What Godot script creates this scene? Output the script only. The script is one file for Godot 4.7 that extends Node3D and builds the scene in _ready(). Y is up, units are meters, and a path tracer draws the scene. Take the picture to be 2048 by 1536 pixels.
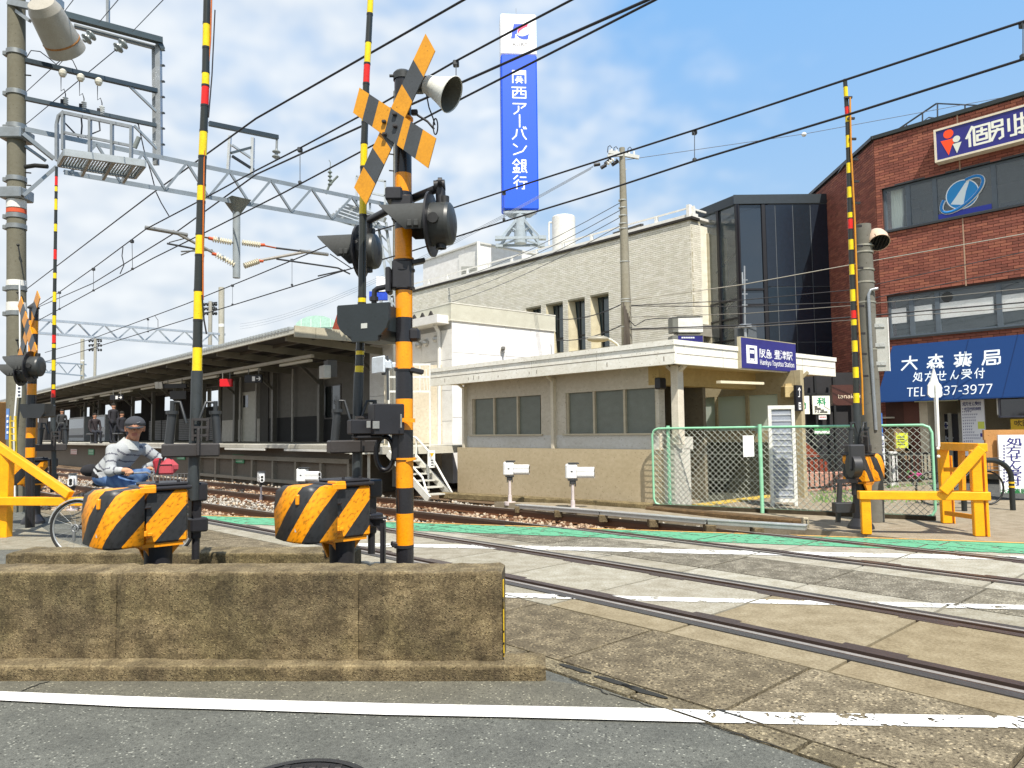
extends Node3D
# A level crossing beside a suburban station on a bright day. Metres, y up, the camera looks along -z.

const F := 1475.0
const CAM_H := 1.42
var cam: Camera3D
var eye := Vector3(0, CAM_H, 0)
var rng := RandomNumberGenerator.new()
var M := {}
var used := {}

const TD := Vector2(-0.684, 0.729)   # along the tracks (x, distance)
const ND := Vector2(0.729, 0.684)    # across the tracks
const DL := Vector3(-0.668, 0, -0.744)  # the station's long walls
const DR := Vector3(0.77, 0, -0.64)     # the station's end walls


class MB:
	var st := SurfaceTool.new()
	var c := Color.WHITE
	var uvd := Vector3.ZERO
	var uvo := 0.0
	var n := 0

	func _init(col := Color.WHITE) -> void:
		st.begin(Mesh.PRIMITIVE_TRIANGLES)
		c = col

	func v(p: Vector3, nn: Vector3) -> void:
		st.set_color(c)
		st.set_normal(nn)
		if uvd != Vector3.ZERO:
			st.set_uv(Vector2(p.dot(uvd) + uvo, p.y * 1.7 + p.x * 0.8))
		st.add_vertex(p)
		n += 1

	func tri(a: Vector3, b: Vector3, d: Vector3, na: Vector3, nb := Vector3.ZERO, nd := Vector3.ZERO) -> void:
		if nb == Vector3.ZERO:
			nb = na
			nd = na
		if (b - a).cross(d - a).dot(na + nb + nd) > 0:
			v(a, na); v(d, nd); v(b, nb)
		else:
			v(a, na); v(b, nb); v(d, nd)

	func quad(a: Vector3, b: Vector3, d: Vector3, e: Vector3, nn := Vector3.ZERO) -> void:
		if nn == Vector3.ZERO:
			nn = (d - a).cross(b - a).normalized()
			if nn == Vector3.ZERO:
				nn = (e - a).cross(d - a).normalized()
			# a plain call lists the corners clockwise as seen from outside
		tri(a, b, d, nn)
		tri(a, d, e, nn)

	func box(x: Transform3D, s: Vector3, bev := 0.0) -> void:
		var h := s * 0.5
		var ax := [Vector3.RIGHT, Vector3.UP, Vector3.BACK]
		var b := minf(bev, minf(h.x, minf(h.y, h.z)) * 0.95)
		for k in 3:
			for sg in [-1.0, 1.0]:
				var nn: Vector3 = ax[k] * sg
				var u: Vector3 = ax[(k + 1) % 3]
				var w: Vector3 = ax[(k + 2) % 3]
				var o: Vector3 = nn * h[k]
				var hu: float = h[(k + 1) % 3] - b
				var hw: float = h[(k + 2) % 3] - b
				quad(x * (o - u * hu - w * hw), x * (o + u * hu - w * hw), x * (o + u * hu + w * hw), x * (o - u * hu + w * hw), (x.basis * nn).normalized())
		if b > 0:
			for k in 3:
				var u: Vector3 = ax[k]
				var p: Vector3 = ax[(k + 1) % 3]
				var q: Vector3 = ax[(k + 2) % 3]
				var hu: float = h[k] - b
				var hp: float = h[(k + 1) % 3]
				var hq: float = h[(k + 2) % 3]
				for sp in [-1.0, 1.0]:
					for sq in [-1.0, 1.0]:
						var e1: Vector3 = p * sp * hp + q * sq * (hq - b)
						var e2: Vector3 = p * sp * (hp - b) + q * sq * hq
						quad(x * (e1 - u * hu), x * (e1 + u * hu), x * (e2 + u * hu), x * (e2 - u * hu), (x.basis * (p * sp + q * sq)).normalized())
			for sx in [-1.0, 1.0]:
				for sy in [-1.0, 1.0]:
					for sz in [-1.0, 1.0]:
						var g := Vector3(sx, sy, sz)
						tri(x * (g * (h - Vector3(0, b, b))), x * (g * (h - Vector3(b, 0, b))), x * (g * (h - Vector3(b, b, 0))), (x.basis * g).normalized())

	func bx(p: Vector3, s: Vector3, bev := 0.0) -> void:
		box(Transform3D(Basis(), p), s, bev)

	# a box from a to b, w wide and h high (h lies along up)
	func bar(a: Vector3, b: Vector3, w: float, h: float, up := Vector3.UP, bev := 0.0) -> void:
		var z := (b - a).normalized()
		if absf(z.dot(up)) > 0.99:
			up = Vector3.RIGHT if absf(z.x) < 0.9 else Vector3.BACK
		var xx := up.cross(z).normalized()
		var yy := z.cross(xx)
		box(Transform3D(Basis(xx, yy, z), (a + b) * 0.5), Vector3(w, h, a.distance_to(b)), bev)

	# an angle or channel section: web and flange
	func angle(a: Vector3, b: Vector3, s: float, t: float, up := Vector3.UP) -> void:
		var z := (b - a).normalized()
		if absf(z.dot(up)) > 0.99:
			up = Vector3.RIGHT
		var xx := up.cross(z).normalized()
		var yy := z.cross(xx)
		bar(a, b, t, s, yy)
		bar(a + xx * (s + t) * 0.5 + yy * (s - t) * 0.5, b + xx * (s + t) * 0.5 + yy * (s - t) * 0.5, s, t, yy)

	func tube(pts: Array, r, k := 8, caps := true) -> void:
		var up := Vector3.UP
		var rings := []
		var nrm := []
		for i in pts.size():
			var p: Vector3 = pts[i]
			var t: Vector3
			if i == 0:
				t = (pts[1] - p)
			elif i == pts.size() - 1:
				t = (p - pts[i - 1])
			else:
				t = ((pts[i + 1] - p).normalized() + (p - pts[i - 1]).normalized())
			t = t.normalized()
			if i == 0:
				up = Vector3.RIGHT if absf(t.y) > 0.9 else Vector3.UP
			var xx := up.cross(t).normalized()
			var yy := t.cross(xx).normalized()
			up = yy
			var rr: float = r[i] if r is Array else r
			var ring := []
			var rn := []
			for j in k:
				var a := TAU * j / k
				var d := xx * cos(a) + yy * sin(a)
				ring.append(p + d * rr)
				rn.append(d)
			rings.append(ring)
			nrm.append(rn)
			if caps and (i == 0 or i == pts.size() - 1) and rr > 0.001:
				var cn := -t if i == 0 else t
				for j in range(1, k - 1):
					tri(ring[0], ring[j], ring[j + 1], cn)
		for i in pts.size() - 1:
			for j in k:
				var l := (j + 1) % k
				tri(rings[i][j], rings[i][l], rings[i + 1][l], nrm[i][j], nrm[i][l], nrm[i + 1][l])
				tri(rings[i][j], rings[i + 1][l], rings[i + 1][j], nrm[i][j], nrm[i + 1][l], nrm[i + 1][j])

	func cyl(a: Vector3, b: Vector3, r: float, k := 12) -> void:
		tube([a, b], r, k)

	# profile points (radius, height) turned about the local y axis
	func lathe(x: Transform3D, prof: Array, k := 16) -> void:
		for i in prof.size() - 1:
			var p: Vector2 = prof[i]
			var q: Vector2 = prof[i + 1]
			var d := q - p
			var nn := Vector2(d.y, -d.x).normalized()
			for j in k:
				var a := TAU * j / k
				var b := TAU * (j + 1) / k
				var da := Vector3(cos(a), 0, sin(a))
				var db := Vector3(cos(b), 0, sin(b))
				var A := x * (da * p.x + Vector3(0, p.y, 0))
				var B := x * (db * p.x + Vector3(0, p.y, 0))
				var C := x * (db * q.x + Vector3(0, q.y, 0))
				var D := x * (da * q.x + Vector3(0, q.y, 0))
				var n1 := (x.basis * (da * nn.x + Vector3(0, nn.y, 0))).normalized()
				var n2 := (x.basis * (db * nn.x + Vector3(0, nn.y, 0))).normalized()
				if p.x > 1e-5:
					tri(A, B, C, n1, n2, n2)
				if q.x > 1e-5:
					tri(A, C, D, n1, n2, n1)

	# flat polygon in the local xy plane pushed back along -z by depth
	func prism(poly: PackedVector2Array, x: Transform3D, depth: float) -> void:
		var ix := Geometry2D.triangulate_polygon(poly)
		var nz := x.basis.z.normalized()
		for i in range(0, ix.size(), 3):
			var a := poly[ix[i]]
			var b := poly[ix[i + 1]]
			var d := poly[ix[i + 2]]
			tri(x * Vector3(a.x, a.y, 0), x * Vector3(b.x, b.y, 0), x * Vector3(d.x, d.y, 0), nz)
			if depth > 0:
				tri(x * Vector3(a.x, a.y, -depth), x * Vector3(b.x, b.y, -depth), x * Vector3(d.x, d.y, -depth), -nz)
		if depth <= 0:
			return
		var cw := Geometry2D.is_polygon_clockwise(poly)
		for i in poly.size():
			var a := poly[i]
			var b := poly[(i + 1) % poly.size()]
			var e := (b - a).normalized()
			var nn := Vector3(e.y, -e.x, 0) * (-1.0 if cw else 1.0)
			quad(x * Vector3(a.x, a.y, 0), x * Vector3(b.x, b.y, 0), x * Vector3(b.x, b.y, -depth), x * Vector3(a.x, a.y, -depth), (x.basis * nn).normalized())

	# a flat slab on the ground: polygon of (x, distance), top at y, down by d
	func slab(poly: PackedVector2Array, y: float, d: float) -> void:
		prism(poly, Transform3D(Basis(Vector3.RIGHT, Vector3.FORWARD, Vector3.UP), Vector3(0, y, 0)), d)

	func ball(p: Vector3, r: Vector3, k := 10) -> void:
		for i in k:
			var a := PI * i / k - PI / 2
			var b := PI * (i + 1) / k - PI / 2
			for j in k * 2:
				var e := PI * j / k
				var f := PI * (j + 1) / k
				var q := [Vector3(cos(a) * cos(e), sin(a), cos(a) * sin(e)), Vector3(cos(a) * cos(f), sin(a), cos(a) * sin(f)), Vector3(cos(b) * cos(f), sin(b), cos(b) * sin(f)), Vector3(cos(b) * cos(e), sin(b), cos(b) * sin(e))]
				if i > 0:
					tri(p + q[0] * r, p + q[1] * r, p + q[2] * r, (q[0] / r).normalized(), (q[1] / r).normalized(), (q[2] / r).normalized())
				if i < k - 1:
					tri(p + q[0] * r, p + q[2] * r, p + q[3] * r, (q[0] / r).normalized(), (q[2] / r).normalized(), (q[3] / r).normalized())


func L(r: float, g: float, b: float) -> Color:
	return Color(r / 255.0, g / 255.0, b / 255.0).srgb_to_linear()


func dir_of(px: float, py: float) -> Vector3:
	return cam.transform.basis * Vector3((px - 1024.0) / F, -(py - 768.0) / F, -1)


# the point at height h seen at that place of the photograph
func g(px: float, py: float, h := 0.0) -> Vector3:
	var d := dir_of(px, py)
	return eye + d * ((h - eye.y) / d.y)


# the point at that distance in front of the camera
func pz(px: float, py: float, z: float) -> Vector3:
	var d := dir_of(px, py)
	return eye + d * (z / -d.z)


# the point on the plane through o with normal n
func onp(px: float, py: float, o: Vector3, n: Vector3) -> Vector3:
	var d := dir_of(px, py)
	return eye + d * ((o - eye).dot(n) / d.dot(n))


func g2(px: float, py: float, h := 0.0) -> Vector2:
	var q := g(px, py, h)
	return Vector2(q.x, -q.z)


# along-track distance u and offset n to a ground point; the tracks bend gently to the left
func bend(u: float) -> float:
	if u > 12:
		return 0.07 - 0.043 * (u - 12)
	if u < 0:
		return 0.055 * u
	return 0.055 * u - 0.0041 * u * u


func tp(u: float, n: float) -> Vector2:
	return TD * u + ND * (n + bend(u))


func t3(u: float, n: float, y: float) -> Vector3:
	var q := tp(u, n)
	return Vector3(q.x, y, -q.y)


func numbered(called: String) -> String:
	var k: int = used.get(called, 0)
	used[called] = k + 1
	return called if k == 0 else "%s_%03d" % [called, k]


func tag(o: Node3D, label: String, category := "", group := "", kind := "") -> Node3D:
	if label: o.set_meta("label", label)
	if category: o.set_meta("category", category)
	if group: o.set_meta("group", group)
	if kind: o.set_meta("kind", kind)
	return o


func thing(called: String, label: String, category: String, at := Vector3.ZERO, group := "") -> Node3D:
	var o := Node3D.new()
	o.name = numbered(called)
	add_child(o, true)
	o.position = at
	tag(o, label, category, group)
	return o


func part(called: String, b: MB, m: Material, parent: Node3D, label := "") -> MeshInstance3D:
	var o := MeshInstance3D.new()
	o.name = called
	o.mesh = b.st.commit()
	o.mesh.surface_set_material(0, m)
	parent.add_child(o, true)
	if parent.get_parent() == self:
		o.transform = parent.transform.affine_inverse()
	if label: o.set_meta("label", label)
	return o


func solo(called: String, b: MB, m: Material, label: String, category: String, group := "") -> MeshInstance3D:
	var o := MeshInstance3D.new()
	o.name = numbered(called)
	o.mesh = b.st.commit()
	o.mesh.surface_set_material(0, m)
	add_child(o, true)
	tag(o, label, category, group)
	return o


func ground_piece(called: String, b: MB, m: Material, label := "") -> MeshInstance3D:
	var o := solo(called, b, m, label if label else called.replace("_", " "), "ground")
	o.set_meta("kind", "structure")
	return o


func dup(src: Node3D, x: Transform3D, label: String, group := "") -> Node3D:
	var o: Node3D = src.duplicate()
	o.name = numbered(str(src.name).rstrip("_0123456789"))
	add_child(o, true)
	o.transform = x
	tag(o, label, "", group)
	return o


func yaw(a: float, at: Vector3) -> Transform3D:
	return Transform3D(Basis(Vector3.UP, a), at)


# ---------------------------------------------------------------- textures and materials
func noise_img(freq: float, sd: int, oct := 4, size := 512) -> Image:
	var nz := FastNoiseLite.new()
	nz.noise_type = FastNoiseLite.TYPE_SIMPLEX_SMOOTH
	nz.frequency = freq
	nz.seed = sd
	nz.fractal_octaves = oct
	return nz.get_seamless_image(size, size)


# soft clouds of tone, fine grain, and specks; kept as grey or coloured multipliers
func grit(lo: Color, hi: Color, freq: float, grain: float, specks: int, cols: Array, smax: int, sd: int, size := 512) -> Array:
	var a := noise_img(freq, sd, 5, size).get_data()
	var a2 := noise_img(freq * 9.0, sd + 50, 4, size).get_data()
	var w := PackedByteArray()
	w.resize(size * size * 3)
	var hgt := PackedByteArray()
	hgt.resize(size * size)
	var r := RandomNumberGenerator.new()
	r.seed = sd
	for i in size * size:
		var t := clampf((a[i] / 255.0 - 0.5) * 0.8 + (a2[i] / 255.0 - 0.5) * 0.9 + 0.5, 0, 1)
		var e := r.randf_range(-grain, grain)
		w[i * 3] = clampi(int((lerpf(lo.r, hi.r, t) + e) * 255), 0, 255)
		w[i * 3 + 1] = clampi(int((lerpf(lo.g, hi.g, t) + e) * 255), 0, 255)
		w[i * 3 + 2] = clampi(int((lerpf(lo.b, hi.b, t) + e) * 255), 0, 255)
		hgt[i] = clampi(int((0.5 + e * 1.2) * 255), 0, 255)
	for s in specks:
		var cx := r.randi() % size
		var cy := r.randi() % size
		if a[cy * size + cx] < 122 and r.randf() < 0.7: continue
		var k: Color = cols[r.randi() % cols.size()]
		var rad := r.randi_range(1, smax)
		var rx := rad + r.randi_range(0, 1)
		var up := 1 if k.get_luminance() > (lo.get_luminance() + hi.get_luminance()) * 0.5 else -1
		for dy in range(-rad + 1, rad):
			for dx in range(-rx + 1, rx):
				if dx * dx + dy * dy < rad * rad:
					var i := posmod(cy + dy, size) * size + posmod(cx + dx, size)
					w[i * 3] = int(k.r * 255)
					w[i * 3 + 1] = int(k.g * 255)
					w[i * 3 + 2] = int(k.b * 255)
					hgt[i] = 128 + up * 70
	var im := Image.create_from_data(size, size, false, Image.FORMAT_RGB8, w)
	var hm := Image.create_from_data(size, size, false, Image.FORMAT_L8, hgt)
	return [ImageTexture.create_from_image(im), ImageTexture.create_from_image(hm)]


func mat(rough: float, metal := 0.0, tex: Array = [], scale := 1.0, bump := 0.0, spec := 0.5) -> StandardMaterial3D:
	var m := StandardMaterial3D.new()
	m.vertex_color_use_as_albedo = true
	m.roughness = rough
	m.metallic = metal
	m.metallic_specular = spec
	if tex:
		m.albedo_texture = tex[0]
		m.uv1_triplanar = true
		m.uv1_world_triplanar = true
		m.uv1_scale = Vector3.ONE * scale
		if bump > 0:
			m.heightmap_enabled = true
			m.heightmap_texture = tex[1]
			m.heightmap_scale = bump
	return m


func make_materials() -> void:
	var g1 := grit(Color(0.87, 0.86, 0.84), Color(1, 1, 1), 0.012, 0.02, 260, [Color(0.6, 0.58, 0.54), Color(0.72, 0.7, 0.66)], 2, 3)
	M.paint = mat(0.42, 0.0, g1, 0.7)
	M.gloss = mat(0.25, 0.0, g1, 0.9)
	M.matte = mat(0.85, 0.0, g1, 0.5)
	M.cloth = mat(0.95, 0.0, grit(Color(0.78, 0.78, 0.78), Color(1, 1, 1), 0.05, 0.07, 0, [Color.WHITE], 1, 4), 3.0)
	M.metal = mat(0.4, 0.65, g1, 0.8)
	M.plain = mat(0.7)
	M.print = mat(0.5)
	M.wire = mat(0.55, 0.2)
	M.shine = mat(0.12, 0.0, [], 1.0, 0.0, 0.7)
	var asphalt := grit(Color(0.50, 0.505, 0.495), Color(0.64, 0.645, 0.63), 0.008, 0.13, 15000, [Color(1, 1, 0.97), Color(0.9, 0.9, 0.87), Color(0.8, 0.8, 0.78), Color(0.3, 0.31, 0.3), Color(0.38, 0.38, 0.37)], 2, 11, 1024)
	M.asphalt = mat(0.9, 0.0, asphalt, 0.36, 0.4)
	var agg := grit(Color(0.46, 0.435, 0.38), Color(0.84, 0.82, 0.77), 0.01, 0.15, 17000, [Color(1, 0.98, 0.92), Color(0.92, 0.89, 0.81), Color(0.34, 0.31, 0.27), Color(0.44, 0.4, 0.34)], 3, 12, 1024)
	M.aggregate = mat(0.9, 0.0, agg, 0.40, 0.6)
	var smooth := grit(Color(0.76, 0.73, 0.66), Color(1, 0.99, 0.96), 0.012, 0.09, 2600, [Color(0.66, 0.62, 0.54), Color(0.6, 0.55, 0.46)], 1, 13)
	M.slab = mat(0.85, 0.0, smooth, 0.6, 0.1)
	var old := grit(Color(0.46, 0.42, 0.34), Color(0.92, 0.88, 0.79), 0.010, 0.18, 20000, [Color(0.32, 0.28, 0.21), Color(0.4, 0.36, 0.28), Color(1, 0.96, 0.86), Color(0.92, 0.87, 0.74), Color(0.78, 0.72, 0.6)], 2, 14, 1024)
	M.oldcrete = mat(0.95, 0.0, old, 0.50, 1.2)
	var con := grit(Color(0.89, 0.88, 0.85), Color(1, 1, 1), 0.006, 0.04, 700, [Color(0.74, 0.71, 0.66), Color(0.66, 0.63, 0.58)], 2, 15)
	M.concrete = mat(0.9, 0.0, con, 0.35, 0.08)
	var rust := grit(Color(0.55, 0.40, 0.32), Color(1, 0.92, 0.86), 0.03, 0.1, 3000, [Color(0.5, 0.3, 0.2), Color(0.75, 0.5, 0.35)], 3, 16)
	M.rust = mat(0.8, 0.2, rust, 1.2, 0.1)
	var stone := grit(Color(0.5, 0.47, 0.43), Color(1, 0.97, 0.92), 0.06, 0.2, 4000, [Color(0.95, 0.93, 0.9), Color(0.3, 0.27, 0.24), Color(0.55, 0.42, 0.33)], 4, 17)
	M.ballast = mat(0.95, 0.0, stone, 1.1, 2.0)
	# road paint with flakes missing
	var na := noise_img(0.02, 61, 5).get_data()
	var nb := noise_img(0.09, 62, 4).get_data()
	var px := PackedByteArray()
	px.resize(512 * 512 * 4)
	for i in 512 * 512:
		var t := 215 + nb[i] / 7
		px[i * 4] = t; px[i * 4 + 1] = t; px[i * 4 + 2] = t
		px[i * 4 + 3] = 0 if na[i] * 0.62 + nb[i] * 0.38 > 166 else 255
	M.worn = mat(0.85)
	M.worn.albedo_texture = ImageTexture.create_from_image(Image.create_from_data(512, 512, false, Image.FORMAT_RGBA8, px))
	M.worn.uv1_triplanar = true
	M.worn.uv1_world_triplanar = true
	M.worn.uv1_scale = Vector3.ONE * 0.6
	M.worn.transparency = BaseMaterial3D.TRANSPARENCY_ALPHA_SCISSOR
	M.worn.alpha_scissor_threshold = 0.5
	M.glass = mat(0.06, 0.0, [], 1.0, 0.0, 0.8)
	var pane := StandardMaterial3D.new()
	pane.albedo_color = Color(0.7, 0.8, 0.85, 0.05)
	pane.transparency = BaseMaterial3D.TRANSPARENCY_ALPHA
	pane.roughness = 0.04
	M.pane = pane
	M.frost = mat(0.5)
	M.frost.backlight_enabled = true
	M.frost.backlight = Color(0.85, 0.9, 0.85)
	var leaf := mat(0.7)
	leaf.backlight_enabled = true
	leaf.backlight = Color(0.25, 0.35, 0.1)
	M.leaf = leaf
	# the yellow and black warning stripes are flat paint: one turn of the texture is one pair
	var im := Image.create(256, 256, false, Image.FORMAT_RGB8)
	var gn := noise_img(0.03, 71, 5, 256).get_data()
	for y in 256:
		for x in 256:
			var k := gn[y * 256 + x] / 255.0
			var t := 0.86 + 0.2 * k
			if k < 0.30 and fposmod(x * 7.3 + y * 3.1, 5.0) < 3.0: t *= 0.72
			im.set_pixel(x, y, Color8(44, 46, 48) * t if x < 124 else Color8(246, 156, 10) * t)
	var sm := StandardMaterial3D.new()
	sm.albedo_texture = ImageTexture.create_from_image(im)
	sm.roughness = 0.45
	M.stripe = sm


func make_sky() -> Sky:
	var W := 1024
	var H := 512
	var nz := FastNoiseLite.new()
	nz.seed = 5
	nz.frequency = 0.9
	nz.fractal_octaves = 6
	nz.fractal_gain = 0.55
	var big := FastNoiseLite.new()
	big.seed = 21
	big.frequency = 0.55
	big.fractal_octaves = 2
	var im := Image.create(W, H, false, Image.FORMAT_RGBF)
	for j in H:
		var el := (0.5 - (j + 0.5) / H) * PI
		for i in W:
			var az := (i + 0.5) / W * TAU
			var d := Vector3(sin(az) * cos(el), sin(el), -cos(az) * cos(el))
			var c: Color
			if d.y <= 0:
				c = Color(0.42, 0.42, 0.40)
			else:
				var t := pow(1.0 - d.y, 3.2)
				c = Color(0.18, 0.43, 0.82).lerp(Color(0.07, 0.21, 0.52), smoothstep(0.55, 1.0, d.y)).lerp(Color(0.65, 0.74, 0.72), t)  # zenith, out of view, darkened to lower the ambient light
				# a sheet of high cloud drawn over a flat layer, thick to the west of the view and thinning eastwards
				var q := Vector3(d.x, 0, d.z) / (d.y + 0.22)
				var fine := nz.get_noise_3d(q.x * 1.1, q.z * 1.1, 3.0) * 0.5 + 0.5
				var finer := nz.get_noise_3d(q.x * 7.0 + 9.0, q.z * 9.0, 7.0) * 0.5 + 0.5
				var lean := 0.5 - 0.5 * sin(az + 0.12)
				lean = lean * lean * (3 - 2 * lean)
				var cover := -0.50 + 1.88 * lean + (fine - 0.5) * 1.1 + (finer - 0.5) * 0.85 + big.get_noise_3d(q.x * 0.4, q.z * 0.4, 1.0) * 0.25 + 0.45 * pow(1.0 - d.y, 7.0) - 0.30 * smoothstep(0.5, 1.0, d.y)  # cloud thinned overhead, out of view, to lower the ambient light
				var k := clampf(cover + 0.22, 0, 1)
				k = k * k * (3 - 2 * k) * 0.93
				var white := Color(0.64, 0.70, 0.77).lerp(Color(0.84, 0.87, 0.89), clampf(finer * 1.6 - 0.35, 0, 1))
				c = c.lerp(white, k)
			im.set_pixel(i, j, c)
	var m := PanoramaSkyMaterial.new()
	m.panorama = ImageTexture.create_from_image(im)
	var s := Sky.new()
	s.sky_material = m
	return s


func _ready() -> void:
	rng.seed = 7
	cam = Camera3D.new()
	cam.name = "camera"
	cam.fov = rad_to_deg(2.0 * atan(768.0 / F))
	cam.position = eye
	cam.rotation = Vector3(0.0655, 0, -0.0115)
	cam.near = 0.05
	cam.far = 2500
	add_child(cam)
	cam.current = true
	var we := WorldEnvironment.new()
	we.name = "world"
	var e := Environment.new()
	e.background_mode = Environment.BG_SKY
	e.sky = make_sky()
	e.background_energy_multiplier = 0.80
	e.tonemap_mode = Environment.TONE_MAPPER_LINEAR
	e.tonemap_exposure = 1.45
	e.sdfgi_enabled = true
	e.ssao_enabled = true
	e.ssil_enabled = true
	we.environment = e
	add_child(we)
	var sun := DirectionalLight3D.new()
	sun.name = "sun"
	sun.light_energy = 1.6
	sun.light_color = Color(1.0, 0.97, 0.92)
	sun.light_angular_distance = 0.5
	sun.shadow_enabled = true
	add_child(sun)
	var el := deg_to_rad(56)
	sun.look_at_from_position(Vector3.ZERO, -Vector3(0.30 * cos(el), sin(el), 0.954 * cos(el)), Vector3.UP)
	make_materials()
	build_ground()
	build_tracks()
	build_barriers()
	build_platform()
	build_station()
	build_annex()
	build_brick_hall()
	build_glass_block()
	build_brown_building()
	build_masts()
	build_wires()
	build_gates()
	build_signal()
	build_far_signal()
	build_fences()
	build_sensors()
	build_street()
	build_cyclist()
	build_people()
	build_small_things()


# ---------------------------------------------------------------- ground
const E0 := Vector2(3.49, 10.15)     # the far edge of the crossing
const ED := Vector2(-0.942, 0.335)
const EN := Vector2(0.335, 0.942)
var surfaces: Array = []             # the polygons that paint can lie on


func e_at(n: float, off := 0.0) -> float:
	var lo := -5.0
	var hi := 25.0
	for i in 40:
		var m := (lo + hi) / 2
		if (tp(m, n) - E0).dot(EN) - off > 0: hi = m
		else: lo = m
	return lo


func build_ground() -> void:
	var b := MB.new(L(120, 112, 100))
	b.slab(PackedVector2Array([Vector2(-1500, -400), Vector2(1500, -400), Vector2(1500, 2000), Vector2(-1500, 2000)]), -0.42, 0.1)
	ground_piece("ground", b, M.matte, "earth beneath everything, reaching to the horizon")
	# the road this side of the tracks
	var poly := PackedVector2Array()
	for i in 25:
		poly.append(tp(e_at(3.1) - i * 1.5, 3.1))
	poly.append_array([Vector2(30, -30), Vector2(-45, -30), E0 + ED * 45])
	b = MB.new(L(156, 157, 150))
	b.slab(poly, -0.006, 0.25)
	ground_piece("road", b, M.asphalt, "grey asphalt road in front of the crossing")
	surfaces.append(poly)
	b = MB.new(L(164, 159, 143))
	b.slab(PackedVector2Array([g2(-60, 1360), g2(400, 1360), g2(1095, 1360), g2(1180, 1372), g2(1330, 1418), g2(1024, 1413), g2(512, 1401), g2(-60, 1382)]), -0.001, 0.0)
	ground_piece("gutter_strip", b, M.asphalt, "dusty paler asphalt between the kerb and the white line")
	# the land on the station side
	poly = PackedVector2Array()
	for i in 20:
		poly.append(tp(11.5 - i * 1.5, 10.16))
	poly.append_array([Vector2(60, -5), Vector2(60, 60), Vector2(10, 60), Vector2(2.7, 14.2)])
	b = MB.new(L(158, 150, 136))
	b.slab(poly, -0.004, 0.3)
	ground_piece("pavement", b, M.slab, "pale worn pavement round the station entrance")
	surfaces.append(poly)
	# street beyond the yellow fence
	b = MB.new(L(132, 133, 134))
	var s0 := g(1640, 985)
	var pts := PackedVector2Array()
	for q in [[1850, 962], [2040, 957], [2300, 955], [2300, 998], [2048, 1000], [1895, 1000]]:
		pts.append(g2(q[0], q[1]))
	b.slab(pts, 0.004, 0.02)
	ground_piece("side_street", b, M.asphalt, "grey side street passing the pharmacy")
	b = MB.new(L(150, 148, 138))
	b.slab(PackedVector2Array([g2(-60, 1064), g2(84, 1055), g2(118, 1078), g2(180, 1096), g2(-60, 1100)]), 0.004, 0.02)
	ground_piece("side_apron", b, M.slab, "pale concrete apron under the bicycle's back wheel")
	# trackbed
	poly = PackedVector2Array([E0 - ED * 3 - EN * 0.2, E0 + ED * 40 - EN * 0.2, Vector2(-160, 60), Vector2(-90, 160), Vector2(-3, 26), Vector2(2.7, 14.6)])
	b = MB.new(L(150, 128, 104))
	b.slab(poly, -0.17, 0.1)
	ground_piece("trackbed", b, M.ballast, "brown ballast bed of the two tracks")
	# loose stones on it
	var st := MB.new(Color.WHITE)
	var k := 0
	var sv := [Vector3(1, 0, 0), Vector3(0.3, 0.1, 0.95), Vector3(-0.8, -0.1, 0.6), Vector3(-0.85, 0.1, -0.5), Vector3(0.35, 0, -0.9), Vector3(0.1, 0.75, 0), Vector3(0, -0.7, 0.1)]
	for i in 5:
		for q in [5, 6]:
			var a: Vector3 = sv[i]
			var d: Vector3 = sv[(i + 1) % 5]
			var nn: Vector3 = (a + d + sv[q]).normalized()
			st.tri(a, d, sv[q], nn)
	var mm := MultiMesh.new()
	mm.transform_format = MultiMesh.TRANSFORM_3D
	mm.use_colors = true
	mm.mesh = st.st.commit()
	mm.mesh.surface_set_material(0, M.matte)
	mm.instance_count = 14000
	for i in 14000:
		var n := rng.randf_range(2.6, 10.6)
		var u := e_at(n, 0.08) + pow(rng.randf(), 1.6) * 34.0
		var q := t3(u, n, -0.165 + rng.randf() * 0.03)
		var r := rng.randf_range(0.022, 0.055)
		mm.set_instance_transform(i, Transform3D(Basis.from_euler(Vector3(rng.randf() * 6, rng.randf() * 6, rng.randf() * 6)).scaled(Vector3(r, r, r)), q))
		var w := rng.randf()
		var middle := absf(n - 7.0) < 0.75 or n > 9.7
		var tone: Color = L(205, 200, 190).lerp(L(150, 145, 136), rng.randf()) if middle and w < 0.8 else L(150, 118, 88).lerp(L(196, 180, 158), rng.randf())
		mm.set_instance_color(i, tone)
	var mi := MultiMeshInstance3D.new()
	mi.name = "ballast_stones"
	mi.multimesh = mm
	add_child(mi)
	tag(mi, "loose grey and rust-brown ballast stones between the rails", "ballast", "", "stuff")


# ---------------------------------------------------------------- crossing deck and tracks
func strip_poly(u0: float, u1: float, n0: float, n1: float) -> PackedVector2Array:
	var p := PackedVector2Array()
	var k := maxi(1, int((u1 - u0) / 0.6))
	for i in k + 1:
		p.append(tp(u0 + (u1 - u0) * i / k, n0))
	for i in k + 1:
		p.append(tp(u1 - (u1 - u0) * i / k, n1))
	return p


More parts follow.
